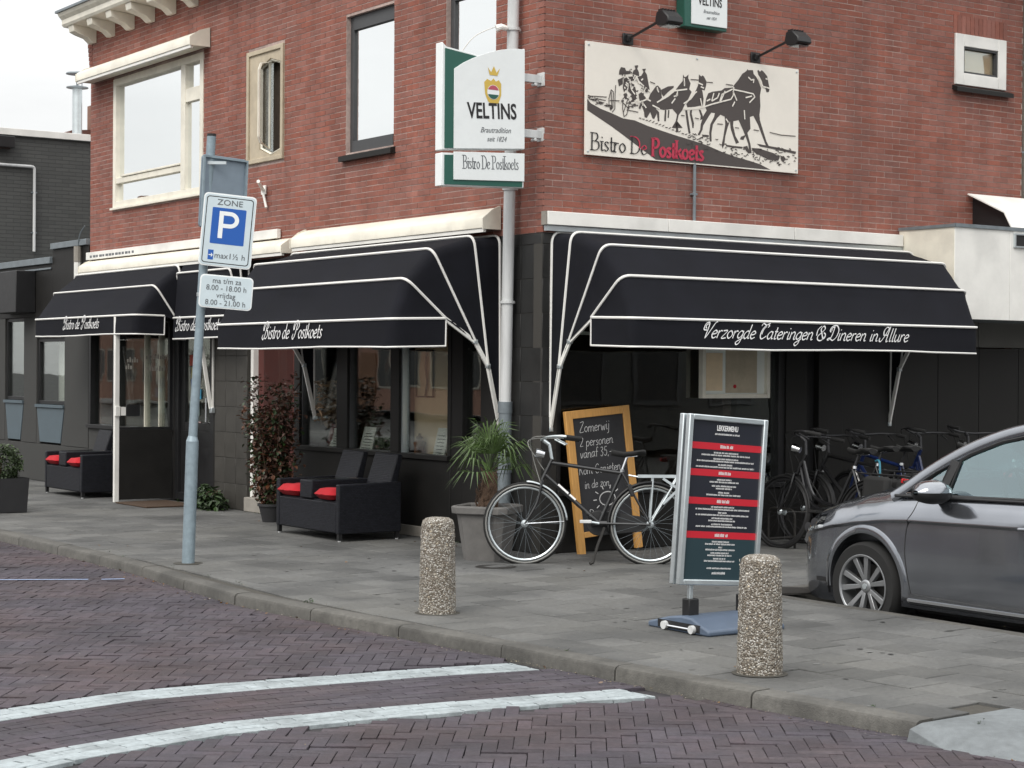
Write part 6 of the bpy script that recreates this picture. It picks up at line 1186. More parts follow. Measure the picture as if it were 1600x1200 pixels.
# ------------------------------------------------------------------ bollards
for lab, x, y in (('stubby pebbled concrete bollard near the kerb, in front of the plant pot', -.48, 12.14), ('stubby pebbled concrete bollard right beside the menu stand', 1.325, 9.80)):
    t = thing('bollard', lab, 'bollard', (x, y, 0), rnd(0, 6), 'pebbled concrete bollards')
    prof = [(.122, -.02), (.120, .1), (.113, .45), (.107, .585), (.099, .610), (.078, .624), (.042, .630), (.002, .632)]
    mb = MB(); rows = []; fine = []
    for (a, za), (b, zb) in zip(prof, prof[1:]):
        m_ = max(1, int((zb - za) / .012))
        for i in range(m_): fine.append((a + (b - a) * i / m_, za + (zb - za) * i / m_))
    for r_, z in fine: rows.append([((r_ + rnd(-.0022, .0022)) * math.cos(2 * math.pi * j / 56), (r_ + rnd(-.0022, .0022)) * math.sin(2 * math.pi * j / 56), z + rnd(-.002, .002)) for j in range(56)])
    mb.grid(rows, closed_u=True); mb.add(rows[-1], [tuple(range(56))]); mb.build('shaft', 'bollard', t, smooth=True, auto=80)
    mb = MB()
    for _ in range(500):
        z = rnd(.0, .60); a = rnd(0, 6.28); r_ = .121 - z * .021; s = rnd(.004, .009); c_ = Vector((r_ * math.cos(a), r_ * math.sin(a), z)); o_ = Vector((math.cos(a), math.sin(a), 0)); tt = Vector((-math.sin(a), math.cos(a), 0)); k = rnd(.6, 1.4)
        mb.add([c_ + tt * s * k, c_ + Vector((0, 0, s)), c_ - tt * s * k, c_ - Vector((0, 0, s)), c_ + o_ * s * .55], [(0, 1, 4), (1, 2, 4), (2, 3, 4), (3, 0, 4)], rnd(0, 1))
    o = mb.build('pebble', mat('loose pebble', (.34, .30, .24), .6, rand=.75), t, fix=False); o['kind'] = 'stuff'
    mb = MB(); mb.lathe([(.15, .0025), (.135, .005), (.12, .006)], 24); mb.build('mortar_ring', 'pavebed', t)

# ------------------------------------------------------------------ menu stand
t = thing('menu_stand', 'silver framed menu stand with a black and red bistro menu on a blue grey base', 'menu stand', PR(-1.92, 3.72, 0) * 0 + Vector((1.30, 11.53, 0)), RZR)
st = bpy.data.objects.new('sign_frame', None)
Wp, Hp = .325, .525
rl = R(4.3)
def fr_build():
    mb = MB()
    for y in (-.05, .012):
        mb.box(-Wp, -Wp + .034, y, y + .038, -Hp, Hp); mb.box(Wp - .034, Wp, y, y + .038, -Hp, Hp); mb.box(-Wp + .034, Wp - .034, y + .002, y + .036, Hp - .034, Hp); mb.box(-Wp + .034, Wp - .034, y + .002, y + .036, -Hp, -Hp + .034)
    o = mb.build('frame', 'alu', t, bevel=.006); o.location = (0, 0, .795); o.rotation_euler = (0, rl, 0); return o
fr = fr_build()
mb = MB(); mb.box(-Wp + .03, Wp - .03, -.03, .03, -Hp + .03, Hp - .03); mb.build('poster', 'menu', fr)
def strip(z0, z1, m, nm, x0=-Wp + .034, x1=Wp - .034, y=-.0305): mb = MB(); mb.box(x0, x1, y - .0006, y, z0, z1); return mb.build(nm, m, fr)
strip(-Hp + .034, -.235, 'menu2', 'poster_foot')
for z in (.335, .17, -.005, -.215): strip(z - .021, z + .021, 'menured', 'red_band', y=-.0312)
def words(n, z, w, h, y=-.0325):
    mb = MB(); x = -w / 2
    while x < w / 2:
        l = rnd(.012, .045); l = min(l, w / 2 - x)
        k = x
        while k < x + l: mb.quad((k, y, z - h / 2), (k + h * .32, y, z - h / 2), (k + h * .36, y, z + h / 2 * rnd(.5, 1.2)), (k + h * .06, y, z + h / 2 * rnd(.5, 1.2))); k += h * .48
        x += l + h * .55
    return mb.build('menu_text', 'menutext', fr, fix=False)
text('LEKKERMENU', .046, 'lettering', fr, 0, -.0328, .448, xs=.62, bold=.001); words('t', .412, .20, .011)
for z in (.335, .17, -.005, -.215): words('h', z, .10, .020)
for z, w1, w2 in ((.296, .20, .40), (.258, .20, .47), (.222, .12, .48), (.130, .12, .24), (.090, .20, .13), (.050, .09, .28), (-.040, .19, .44), (-.075, .07, .43), (-.11, .17, .22), (-.147, .17, .42), (-.255, .14, .25), (-.29, .03, .24), (-.325, .15, .20), (-.36, .10, .25)): words('a', z, w1, .010); words('b', z - .015, w2, .010)
words('c', -.42, .20, .010); words('d', -.45, .11, .014)
for x in (-.22, .22): mb = MB(); mb.bar((x - .02, 0, .09), (x - .012, 0, .30), .028, .028); l = mb.build('leg', 'alu', t, bevel=.003); mb = MB(); mb.box(x - .05, x + .03, -.035, .035, .09, .20); mb.build('leg_socket', 'black', t, bevel=.006)
base = [(-.28, .0), (.30, .0), (.30, .035), (.24, .05), (.10, .085), (-.02, .10), (-.12, .095), (-.22, .055), (-.28, .035)]
mb = MB(); mb.prism([(a, b) for a, b in base], -.325, .30, 'yz'); b_ = mb.build('base', 'standbase', t, bevel=.012)
mb = MB(); mb.box(-.3255, -.321, -.2, .2, .012, .06); mb.build('end_recess', 'black', b_)
for y in (-.14, .12): mb = MB(); mb.lathe([(.026, -.012), (.026, .012)], 14, (-.338, y, .03), Matrix.Rotation(R(90), 4, 'Y')); mb.build('wheel', 'pipe_white', b_)
mb = MB(); mb.tube([(-.338, -.14, .03), (-.338, .12, .03)], .007, 6); mb.build('axle', 'chrome', b_)

# ------------------------------------------------------------------ chalk board leaning on the side street window
t = thing('chalkboard', 'pine framed chalkboard with white handwriting and a sun, leaning behind the bicycle', 'chalkboard', PR(.635, .17, 0), RZR)
brd = MB(); Wc, Hc = .355, 1.275
for a in ((-Wc, -Wc + .075, 0, Hc), (Wc - .075, Wc, 0, Hc)): brd.box(a[0], a[1], -.02, .02, a[2], a[3])
brd.box(-Wc + .075, Wc - .075, -.018, .018, Hc - .07, Hc); brd.box(-Wc + .075, Wc - .075, -.016, .016, .16, .21)
cf = brd.build('frame', 'oak', t, bevel=.004); cf.rotation_euler = (R(-4), R(-4.6), 0)
mb = MB(); mb.box(-Wc + .07, Wc - .07, -.006, .006, .205, Hc - .065); mb.build('slate', 'slate', cf)
def chalk(s_, x, z, h, w=.10): mb = MB(); letters(mb, s_, x, z, h, y=-.0072, shear=.12, width=w, contrast=.15, xs=.92, wob=.06); mb.build('chalk_writing', 'chalk', cf, fix=False, kind='stuff')
chalk('Zomerwij', -.215, 1.08, .048); chalk('2 personen', -.225, .955, .045); chalk('vanaf 35,-', -.235, .855, .045); chalk('Kom Genieten', -.265, .71, .044); chalk('in de zon', -.22, .585, .040); chalk('Drankuur', -.20, .315, .044)
mb = MB(); ring = [(.02 + .075 * math.cos(R(a)) * 1.15, .475 + .06 * math.sin(R(a))) for a in range(0, 361, 15)]; stroke(mb, ring, .009, -.0072)
for a in range(0, 360, 36): stroke(mb, [(.02 + .105 * math.cos(R(a)) * 1.15, .475 + .09 * math.sin(R(a))), (.02 + .14 * math.cos(R(a)) * 1.1, .475 + .12 * math.sin(R(a)))], .008, -.0072)
mb.build('chalk_sun', 'chalk', cf, fix=False, kind='stuff')

# ------------------------------------------------------------------ what collects on a street: gum, grit and dry leaves, weeds
mb = MB()
for _ in range(150):
    x, n = rnd(-9, 7), rnd(.3, 3.0); r_ = rnd(.008, .022); k = [r_ * rnd(.75, 1.2) for _ in range(9)]; c_ = PL(x, n, .0035)
    mb.add([c_ + Vector((k[i] * math.cos(i * .698), k[i] * math.sin(i * .698), 0)) for i in range(9)], [tuple(range(9))], rnd(0, 1))
mb.build('chewing_gum', mat('old chewing gum', (.10, .10, .095), .8, rand=.9), pave, fix=False, kind='stuff')
mb = MB()
def grit(c_, s):
    k = [Vector((rnd(-1, 1), rnd(-1, 1), rnd(0, .7))) * s for _ in range(4)]; mb.add([c_ + q for q in k], [(0, 1, 2), (0, 2, 3), (0, 3, 1), (1, 3, 2)], rnd(0, 1))
for _ in range(1500):
    x = rnd(-8, 8.2); grit(PL(x, kerb_face(x) + abs(random.gauss(0, .035)) + .004, -.073), rnd(.002, .008))
for _ in range(500):
    x = rnd(-8, 7); grit(PL(x, kerb_n(x) - .100 + random.gauss(0, .02), .001), rnd(.002, .006))
for _ in range(260): grit(PL(rnd(-8, 7), rnd(.1, 3.1), .001), rnd(.002, .006))
for _ in range(300): x = rnd(-6, 8); grit(PL(x, kerb_face(x) + rnd(.1, 3.5), -.073), rnd(.002, .006))
mb.build('kerb_grit', mat('street grit', (.17, .145, .105), .9, rand=.8), road, fix=False, kind='stuff')
mb = MB(); leaf_cloud(mb, [PL(x, kerb_face(x) + abs(random.gauss(0, .07)) + .01, -.068) for x in [rnd(-8, 8) for _ in range(46)]] + [PL(rnd(-7, 0), rnd(.02, .5), .006) for _ in range(16)] + [PL(rnd(-4, 7), rnd(.4, 3), .006) for _ in range(14)], .032, asp=.7); mb.build('dry_leaves', mat('dry leaf', (.16, .085, .035), .8, rand=.5), road, fix=False, kind='stuff')
mb = MB()
for _ in range(26):
    x = rnd(-10, -.1); p = PL(x, rnd(.015, .06), .0) if random.random() < .55 else PL(x + 8, kerb_n(x + 8) - .095, .0)
    leaf_cloud(mb, [p + Vector((rnd(-.02, .02), rnd(-.02, .02), rnd(0, .02))) for _ in range(6)], rnd(.016, .034), asp=.3)
mb.build('weeds', 'leafgreen', pave, fix=False, kind='stuff')
# ------------------------------------------------------------------ covers, window displays
for lab, p, r_ in (('round dark cover in the paving below the palm pot', Vector((-.12, 15.0, 0)), .17), ('round dark cover in the paving in front of the parked car', Vector((2.05, 13.55, 0)), .2)):
    t = thing('ground_cover', lab, 'cover', p, 0); mb = MB(); mb.lathe([(r_, -.01), (r_, .003), (r_ - .02, .004), (r_ - .022, .002), (.02, .002)], 28); mb.build('lid', 'iron', t)
def card(label, P_, rz, x, n, z, w, h, lean=.07, bars=6, m='paper'):
    t = thing('menu_card', label, 'card', P_(x, n, z), rz); mb = MB(); mb.add([(-w / 2, 0, 0), (w / 2, 0, 0), (w / 2 * .96, lean, h), (-w / 2 * .96, lean, h), (-w / 2, .004, 0), (w / 2, .004, 0), (w / 2 * .96, lean + .004, h), (-w / 2 * .96, lean + .004, h)], MB.BF); mb.build('sheet', m, t)
    mb = MB()
    for i in range(bars): f = .2 + .65 * i / bars; ww = w * rnd(.45, .75); mb.quad((-ww / 2, lean * f - .003, h * f), (ww / 2, lean * f - .003, h * f), (ww / 2, lean * f - .003, h * f + .008), (-ww / 2, lean * f - .003, h * f + .008))
    mb.build('text_line', 'greyprint', t, fix=False)
card('pale menu sheet propped in the left shop window', PL, RZL, -3.72, -.075, .742, .42, .24); card('narrow pale menu sheet propped in the middle shop window', PL, RZL, -3.17, -.075, .742, .24, .27)
card('curled pale menu sheet in the right shop window', PL, RZL, -1.80, -.075, .742, .20, .30)
t = thing('pepper_mill', 'dark wooden pepper mill standing in the right shop window', 'pepper mill', PL(-2.17, -.105, .742), 0); mb = MB(); mb.lathe([(.05, 0), (.055, .02), (.05, .1), (.06, .15), (.05, .16), (.03, .18), (.035, .2), (.012, .22), (.012, .24)], 16); mb.build('body', 'wood', t, smooth=True)
t = thing('flower_vase', 'vase of pale dried flowers in the left shop window', 'vase', PL(-3.95, -.17, .742), 0); mb = MB(); mb.lathe([(.05, 0), (.08, .1), (.06, .2), (.035, .26), (.045, .28)], 16); mb.build('vase', 'redpot', t, smooth=True); mb = MB(); pts = [Vector((rnd(-.2, .2), rnd(-.08, .12), rnd(.3, .75))) for _ in range(170)]; leaf_cloud(mb, pts, .08, asp=.9); mb.build('flowers', mat('dried flower', (.42, .30, .20), .9, rand=.4), t, fix=False)
t = thing('picture', 'thin dark framed picture on the beige wall inside the right shop window', 'picture', PL(-2.16, -.152, 1.33), RZL); mb = MB(); frame_of(mb, -.16, .16, 0, .46, .012, -.006, .01); mb.build('frame', 'black', t); mb = MB(); stroke(mb, [(.04, .45), (.02, .3), (.05, .15), (.02, .02)], .03, -.003); mb.build('print', 'black', t, fix=False)
t = thing('menu_case', 'cream framed menu display on the side street window', 'menu display', PR(1.77, .045, 1.352), RZR); mb = MB(); frame_of(mb, 0, .84, 0, .55, .04, -.03, .03); mb.build('frame', 'cream', t, bevel=.004); mb = MB(); mb.box(.03, .81, .01, .02, .03, .52); mb.build('back', 'paper', t)
mb = MB(); mb.box(.07, .27, .004, .008, .07, .42); mb.build('sheet', 'beige', t); mb = MB(); mb.box(.31, .70, .004, .008, .05, .5); mb.build('sheet', 'nichestone', t); mb = MB(); mb.lathe([(.018, 0), (.018, .004)], 14, (.42, .002, .11), Matrix.Rotation(R(90), 4, 'X')); mb.build('seal', 'menured', t)
t = thing('window_lamp', 'long dim lamp tube under the ceiling inside the side street window', 'lamp', PR(.9, -.6, 1.93), RZR); mb = MB(); mb.box(-.05, .65, -.03, .03, 0, .03); mb.build('tube', 'paper', t)
# ------------------------------------------------------------------ bicycles
def wheel(par, x, r_, tyre_m, nsp=28):
    tm = MB(); tm.tube([(x + r_ * math.cos(2 * math.pi * i / 40), 0, r_ + .0 + r_ * math.sin(2 * math.pi * i / 40)) for i in range(40)], .0185, 8, closed=True)
    w = bpy.data.objects.new('wheel', tm.mesh('wheel', smooth=True)); w.data.materials.append(M['rubber']); col.objects.link(w); w.parent = par
    mb = MB()
    for y in (-.017, .017): mb.tube([(x + (r_ - .006) * math.cos(2 * math.pi * i / 40), y, r_ + (r_ - .006) * math.sin(2 * math.pi * i / 40)) for i in range(40)], .0075, 6, closed=True)
    mb.build('reflective_wall', tyre_m, w, smooth=True)
    mb = MB(); mb.tube([(x + (r_ - .028) * math.cos(2 * math.pi * i / 40), 0, r_ + (r_ - .028) * math.sin(2 * math.pi * i / 40)) for i in range(40)], .011, 6, closed=True); mb.build('rim', 'alu' if nsp == 28 else 'darkmetal', w, smooth=True)
    mb = MB()
    for i in range(nsp):
        a = 2 * math.pi * i / nsp; b = a + (.55 if i % 4 < 2 else -.55); y = .03 if i % 2 else -.03
        mb.tube([(x + .028 * math.cos(b), y, r_ + .028 * math.sin(b)), (x + (r_ - .03) * math.cos(a), 0, r_ + (r_ - .03) * math.sin(a))], .0010, 4, cap=False)
    mb.build('spokes', 'zinc' if nsp == 28 else 'darkmetal', w); mb = MB(); mb.lathe([(.012, -.05), (.030, -.032), (.018, -.028), (.018, .028), (.030, .032), (.012, .05)], 12, (x, 0, r_), Matrix.Rotation(R(90), 4, 'X')); mb.build('hub', 'alu', w, smooth=True)
    return w
def bicycle(label, loc, rz, frame_m='bikeblack', lean=4, rack='alu', guard='plastic', group=None, step=False, chromebar=False, chest=False, steer=0, cable=False, bags=False):
    t = thing('bicycle', label, 'bicycle', loc, rz, group); t.rotation_euler = (R(lean), 0, rz); t.rotation_mode = 'XYZ'
    r_ = .328
    mb = MB(); BB = (.615, 0, .335)
    mb.tube([(.142, 0, .69), (.225, 0, .865)], .019, 8)
    if step: mb.tube(curve([(.20, 0, .80), (.36, 0, .50), (.60, 0, .42)], 6), .018, 8); mb.tube(curve([(.18, 0, .74), (.33, 0, .44), BB], 6), .02, 8)
    else: mb.tube([(.212, 0, .835), (.80, 0, .752)], .0165, 8); mb.tube([(.165, 0, .735), BB], .0185, 8)
    mb.tube([BB, (.808, 0, .775)], .0165, 8); mb.tube([(.55, 0, .335), (.68, 0, .335)], .026, 8)
    for y in (-.05, .05):
        mb.tube([(BB[0], y * .5, BB[2]), (1.04, y, r_)], .010, 6); mb.tube([(.803, y * .3, .755), (1.04, y, r_)], .0085, 6)
    mb.build('frame', frame_m, t, smooth=True)
    mb = MB()
    for y in (-.05, .05): mb.tube(curve([(.14, y * .8, .68), (.10, y, .50), (.0, y, r_)], 5), [.013, .013, .013, .012, .012, .011, .011, .010, .010, .009, .009], 6)
    mb.tube([(.14, -.045, .68), (.14, .045, .68)], .016, 6); mb.build('fork', frame_m, t, smooth=True)
    wheel(t, 0, r_, M['tyrewall'] if rack == 'alu' else M['plastic'], 28 if rack == 'alu' else 24); wheel(t, 1.04, r_, M['tyrewall'] if rack == 'alu' else M['plastic'], 28 if rack == 'alu' else 24)
    c_, s_ = math.cos(steer), math.sin(steer)
    def bp(x, y, z): return (.21 + (x - .21) * c_ - y * s_, (x - .21) * s_ + y * c_, z)
    mb = MB(); mb.tube([(.222, 0, .86), (.20, 0, .99)], .014, 8); mb.tube([(.20, 0, .985), bp(.15, 0, 1.02)], .016, 8)
    mb.tube(curve([bp(.40, -.29, 1.035), bp(.30, -.30, 1.05), bp(.19, -.22, 1.045), bp(.14, -.08, 1.025), bp(.14, .08, 1.025), bp(.19, .22, 1.045), bp(.30, .30, 1.05), bp(.40, .29, 1.035)], 5), .011, 8)
    hb = mb.build('handlebar', 'chrome' if chromebar else ('alu' if rack == 'alu' else 'darkmetal'), t, smooth=True)
    for y in (-1, 1):
        mb = MB(); mb.tube([bp(.46, y * .28, 1.03), bp(.33, y * .298, 1.045)], .018, 8); mb.build('grip', 'rubber', hb, smooth=True)
        mb = MB(); mb.tube([bp(.25, y * .27, 1.03), bp(.34, y * .25, .985)], .007, 6); mb.build('brake_lever', 'alu' if rack == 'alu' else 'darkmetal', hb)
    mb = MB(); mb.tube(curve([bp(.30, -.26, 1.04), bp(.06, -.12, 1.04), bp(.06, -.03, .90), (.13, -.03, .66)], 6), .004, 5); mb.tube(curve([bp(.30, .26, 1.04), bp(.03, .10, 1.02), bp(.10, .03, .86), (.22, .02, .70), (.5, .02, .42)], 6), .004, 5); mb.build('cable', 'tyrewall' if rack == 'alu' else 'rubber', hb, smooth=True)
    mb = MB(); mb.tube([bp(.16, 0, .90), bp(.09, 0, .915)], [.03, .042], 12); l = mb.build('headlamp', 'chrome', t, smooth=True); mb = MB(); mb.tube([bp(.092, 0, .915), bp(.085, 0, .916)], .038, 12); mb.build('lens', 'glasslamp', l)
    mb = MB(); mb.tube([(.80, 0, .76), (.845, 0, .885)], .0125, 8); mb.build('seat_post', 'chrome' if rack == 'alu' else 'darkmetal', t, smooth=True); mb = MB(); mb.lathe([(.022, -.012), (.022, .012)], 10, (.808, 0, .772)); mb.build('seat_clamp', 'chrome', t)
    rows = []
    for x, w, z in ((.715, .012, .935), (.76, .022, .925), (.82, .035, .915), (.88, .075, .92), (.94, .098, .93), (.985, .085, .935), (1.0, .05, .93)):
        rows.append([(x, w * math.cos(a), z + (.014 if math.sin(a) > 0 else .035) * math.sin(a)) for a in [2 * math.pi * k / 12 for k in range(12)]])
    mb = MB(); mb.grid(rows, closed_u=True); mb.add(rows[0], [tuple(range(12))]); mb.add(rows[-1], [tuple(range(12))]); sd_ = mb.build('saddle', 'rubber', t, smooth=True, auto=80)
    mb = MB()
    for y in (-.035, .035): mb.tube([(.93, y, .895), (.845, y * .5, .885), (.80, y * .5, .90)], .004, 5)
    mb.build('saddle_rail', 'chrome', sd_)
    # mudguards
    def guard_arc(cx_, a0, a1, m, nm):
        rows = []; rr = r_ + .030
        for i in range(19):
            a = R(a0 + (a1 - a0) * i / 18); rows.append([(cx_ + (rr - d) * math.cos(a), y, r_ + (rr - d) * math.sin(a)) for y, d in ((-.030, .014), (-.022, .003), (0, 0), (.022, .003), (.030, .014))])
        mb = MB(); mb.grid(rows); o = mb.build(nm, m, t, smooth=True, fix=False); s_ = o.modifiers.new('th', 'SOLIDIFY'); s_.thickness = .002; return o
    fg = guard_arc(0, 88, 5, 'alu' if rack == 'alu' else guard, 'front_mudguard'); rg = guard_arc(1.04, 190, 20, guard, 'rear_mudguard')
    mb = MB(); mb.tube([(0, .055, r_), (.325, .03, r_ + .02)], .003, 5); mb.tube([(0, -.055, r_), (.325, -.03, r_ + .02)], .003, 5); mb.build('stay', 'chrome', fg)
    # carrier
    mb = MB()
    for y in (-.065, .065): mb.tube([(.86, y * .5, .735), (.93, y, .722), (1.38, y, .722)], .007, 6); mb.tube([(1.06, y, .715), (1.035, y, r_ + .02)], .0075, 6); mb.tube([(1.26, y, .715), (1.05, y, r_ + .03)], .0075, 6)
    mb.tube([(1.38, -.065, .722), (1.38, .065, .722)], .007, 6)
    for x in (1.02, 1.15, 1.28): mb.tube([(x, -.065, .722), (x, .065, .722)], .005, 5)
    if rack == 'alu':
        mb.bar((.93, -.075, .728), (1.38, -.075, .728), .006, .026); mb.bar((1.14, -.075, .71), (1.36, -.075, .56), .006, .02); mb.bar((1.36, -.075, .71), (1.14, -.075, .50), .006, .02)
    mb.build('carrier', 'alu' if rack == 'alu' else 'plastic', t)
    mb = MB(); mb.box(1.385, 1.40, -.05, .05, .66, .70); mb.build('rear_reflector', 'tail', t, bevel=.004)
    # drive: case, cranks, pedals, stand
    mb = MB(); cs = [(.615 + .105 * math.cos(R(a)), .335 + .105 * math.sin(R(a))) for a in range(90, 271, 15)] + [(1.04 + .055 * math.cos(R(a)), r_ + .055 * math.sin(R(a))) for a in range(-90, 91, 20)]
    mb.prism(cs, .035, .05, 'xz'); mb.build('chain_case', 'plastic', t, bevel=.005)
    mb = MB(); mb.tube([(.615, -.06, .335), (.505, -.065, .352)], .010, 6); mb.tube([(.615, .06, .335), (.725, .065, .318)], .010, 6); cr = mb.build('crank', 'alu', t)
    for x, y, z in ((.50, -.115, .352), (.73, .115, .318)): mb = MB(); mb.box(x - .048, x + .048, y - .042, y + .042, z - .013, z + .013); mb.build('pedal', 'pipe_white' if rack == 'alu' else 'rubber', cr, bevel=.004)
    mb = MB(); mb.tube([(.66, -.03, .30), (.60, -.10, .155), (.56, -.15, .012)], .012, 6); mb.tube([(.56, -.15, .02), (.535, -.16, .008)], .014, 6); mb.build('kickstand', 'alu' if rack != 'alu' else 'iron', t)
    if rack == 'alu':
        mb = MB(); mb.bar((.275, -.0205, .655), (.36, -.0205, .58), .002, .016); mb.bar((.37, -.0205, .572), (.42, -.0205, .528), .002, .016); mb.build('frame_print', 'lettering', t)
        mb = MB(); mb.bar((.86, -.03, .66), (.895, -.03, .56), .05, .035); mb.build('ring_lock', 'plastic', t, bevel=.008)
    if chest: mb = MB(); mb.add([(.02, -.19, .95), (.02, .19, .95), (-.24, .17, .95), (-.24, -.17, .95), (.0, -.17, .72), (.0, .17, .72), (-.2, .14, .72), (-.2, -.14, .72)], [(4, 5, 6, 7), (0, 1, 5, 4), (1, 2, 6, 5), (2, 3, 7, 6), (3, 0, 4, 7)]); o = mb.build('basket', 'wicker', t, fix=False); s_ = o.modifiers.new('th', 'SOLIDIFY'); s_.thickness = .012
    if bags:
        for y in (-1, 1): mb = MB(); mb.box(1.02, 1.30, y * .085 - .045, y * .085 + .045, .44, .70); mb.build('pannier', 'rubber', t, bevel=.035)
    if cable: mb = MB(); mb.tube(curve([(.83, -.06, .80), (.90, -.09, .79), (.93, -.1, .6), (.90, -.09, .42), (.86, -.07, .36)], 6), .010, 6); mb.build('cable_lock', 'cyan', t, smooth=True)
    return t
bicycle('black city bicycle with silver carrier, parked at the corner in front of the chalkboard', (.114, 15.31, 0), 0.0, 'bikeblack', lean=-3)
GRP = 'bicycles parked along the dark side wall'
for lab, u, n, a, kw in (
    ('black bicycle nearest the menu stand, first of the row along the dark wall', 2.22, .62, -52, dict(frame_m='bikeblack', step=True, bags=True)),
    ('dark bicycle with a cyan cable lock, second of the row along the dark wall', 2.72, .40, -50, dict(frame_m='bikeblack', cable=True)),
    ('dark blue bicycle with black panniers, third of the row along the dark wall', 3.22, .45, -66, dict(frame_m='bluepaint2', bags=True)),
    ('blue framed bicycle, its bars at the foot of the white awning arm', 3.98, .42, -60, dict(frame_m='bluepaint2', step=True)),
    ('dark bicycle behind the windscreen pillar of the parked car', 4.62, .42, -57, dict(frame_m='bikeblack', step=True)),
    ('bicycle with curved chrome handlebars, just above the roof of the parked car', 5.62, .62, -60, dict(frame_m='bikeblack', chromebar=True))):
    b_ = bicycle(lab, PR(u, n, 0), R(a), lean=rnd(-8, -4), rack='plastic', group=GRP, steer=rnd(-.35, .35), **kw)
    if 'chromebar' in kw: b_.scale = (1.09, 1.09, 1.12)
t = thing('bicycle_rack', 'low steel bicycle rack behind the parked bicycles', 'bicycle rack', PR(2.3, .55, 0), RZR); mb = MB()
for i in range(8): mb.tube(rounded([(.5 * i, -.2, 0), (.5 * i, -.2, .35), (.5 * i, .15, .35), (.5 * i, .15, 0)], .08), .012, 6)
mb.tube([(0, .15, .06), (3.5, .15, .06)], .014, 6); mb.build('hoops', 'iron', t)

# ------------------------------------------------------------------ parked car: X rearwards from the front axle, Y away from the viewer's side, Z up
def lerp_tab(tab, x):
    if x <= tab[0][0]: return tab[0][1:]
    for a, b in zip(tab, tab[1:]):
        if x <= b[0]:
            f = (x - a[0]) / (b[0] - a[0]); f = f * f * (3 - 2 * f) * .35 + f * .65
            return tuple(p + (q - p) * f for p, q in zip(a[1:], b[1:]))
    return tab[-1][1:]
YC = .885
ST = [(-.86, .46, .24, .50, .55), (-.83, .58, .20, .58, .64), (-.77, .68, .17, .66, .72), (-.66, .765, .15, .74, .80), (-.50, .825, .145, .80, .865), (-.30, .862, .15, .85, .925), (-.05, .878, .17, .895, .99), (.20, .885, .18, .928, 1.035), (.34, .887, .18, .94, 1.05), (.40, .887, .18, .945, .60), (1.2, .89, .18, .965, .55), (2.2, .89, .18, .985, .55), (2.9, .882, .19, 1.0, .60), (3.3, .86, .21, 1.0, .9), (3.45, .82, .26, .99, .97), (3.52, .74, .36, .95, .94)]
def section(x):
    w, zb, zs, zt = lerp_tab(ST, x); H_ = zs - zb
    pr = [(w - .14, zb), (w - .05, zb + .03 * H_), (w - .028, zb + .10 * H_), (w - .016, zb + .30 * H_), (w - .010, zb + .52 * H_), (w - .018, zb + .772 * H_), (w + .005, zb + .797 * H_), (w + .005, zb + .807 * H_), (w - .016, zb + .87 * H_), (w - .046, zb + .955 * H_), (w - .085, zs)]
    if zt > zs - .05: pr += [(w - .17, zs + (zt - zs) * .42), (w * .55, zs + (zt - zs) * .86), (w * .25, zt - .004), (0, zt)]
    else: pr += [(w - .085, zs - .02), (w - .10, zs - .25), (w - .12, zt), (0, zt)]
    return pr
def side_y(x, z):
    pr = section(x)[:11]
    for a, b in zip(pr, pr[1:]):
        if a[1] <= z <= b[1]: return a[0] + (b[0] - a[0]) * (z - a[1]) / max(1e-6, b[1] - a[1])
    return pr[-1][0] if z > pr[-1][1] else pr[0][0]
t = thing('parked_car', 'grey compact car parked nose to the wall at the right edge', 'car', PL(4.0, .165, -.178), RZL)
xs_ = [-.86, -.845, -.83, -.80, -.77, -.72, -.66, -.58] + [-.50 + .05 * i for i in range(17)] + [.34, .345, .40] + [.45 + .1 * i for i in range(29)] + [3.36, 3.41, 3.45, 3.49, 3.52]
rows = []
for x in xs_:
    s_ = section(x); full_ = [(x, YC - y, z) for y, z in s_] + [(x, YC + y, z) for y, z in reversed(s_[:-1])]; rows.append(full_)
mb = MB(); mb.grid(rows, closed_u=True); nn_ = len(rows[0]); mb.f += [tuple(range(nn_)), tuple(range((len(rows) - 1) * nn_, len(rows) * nn_))]
body0 = mb.build('body', 'carpaint', t, smooth=True, auto=32)
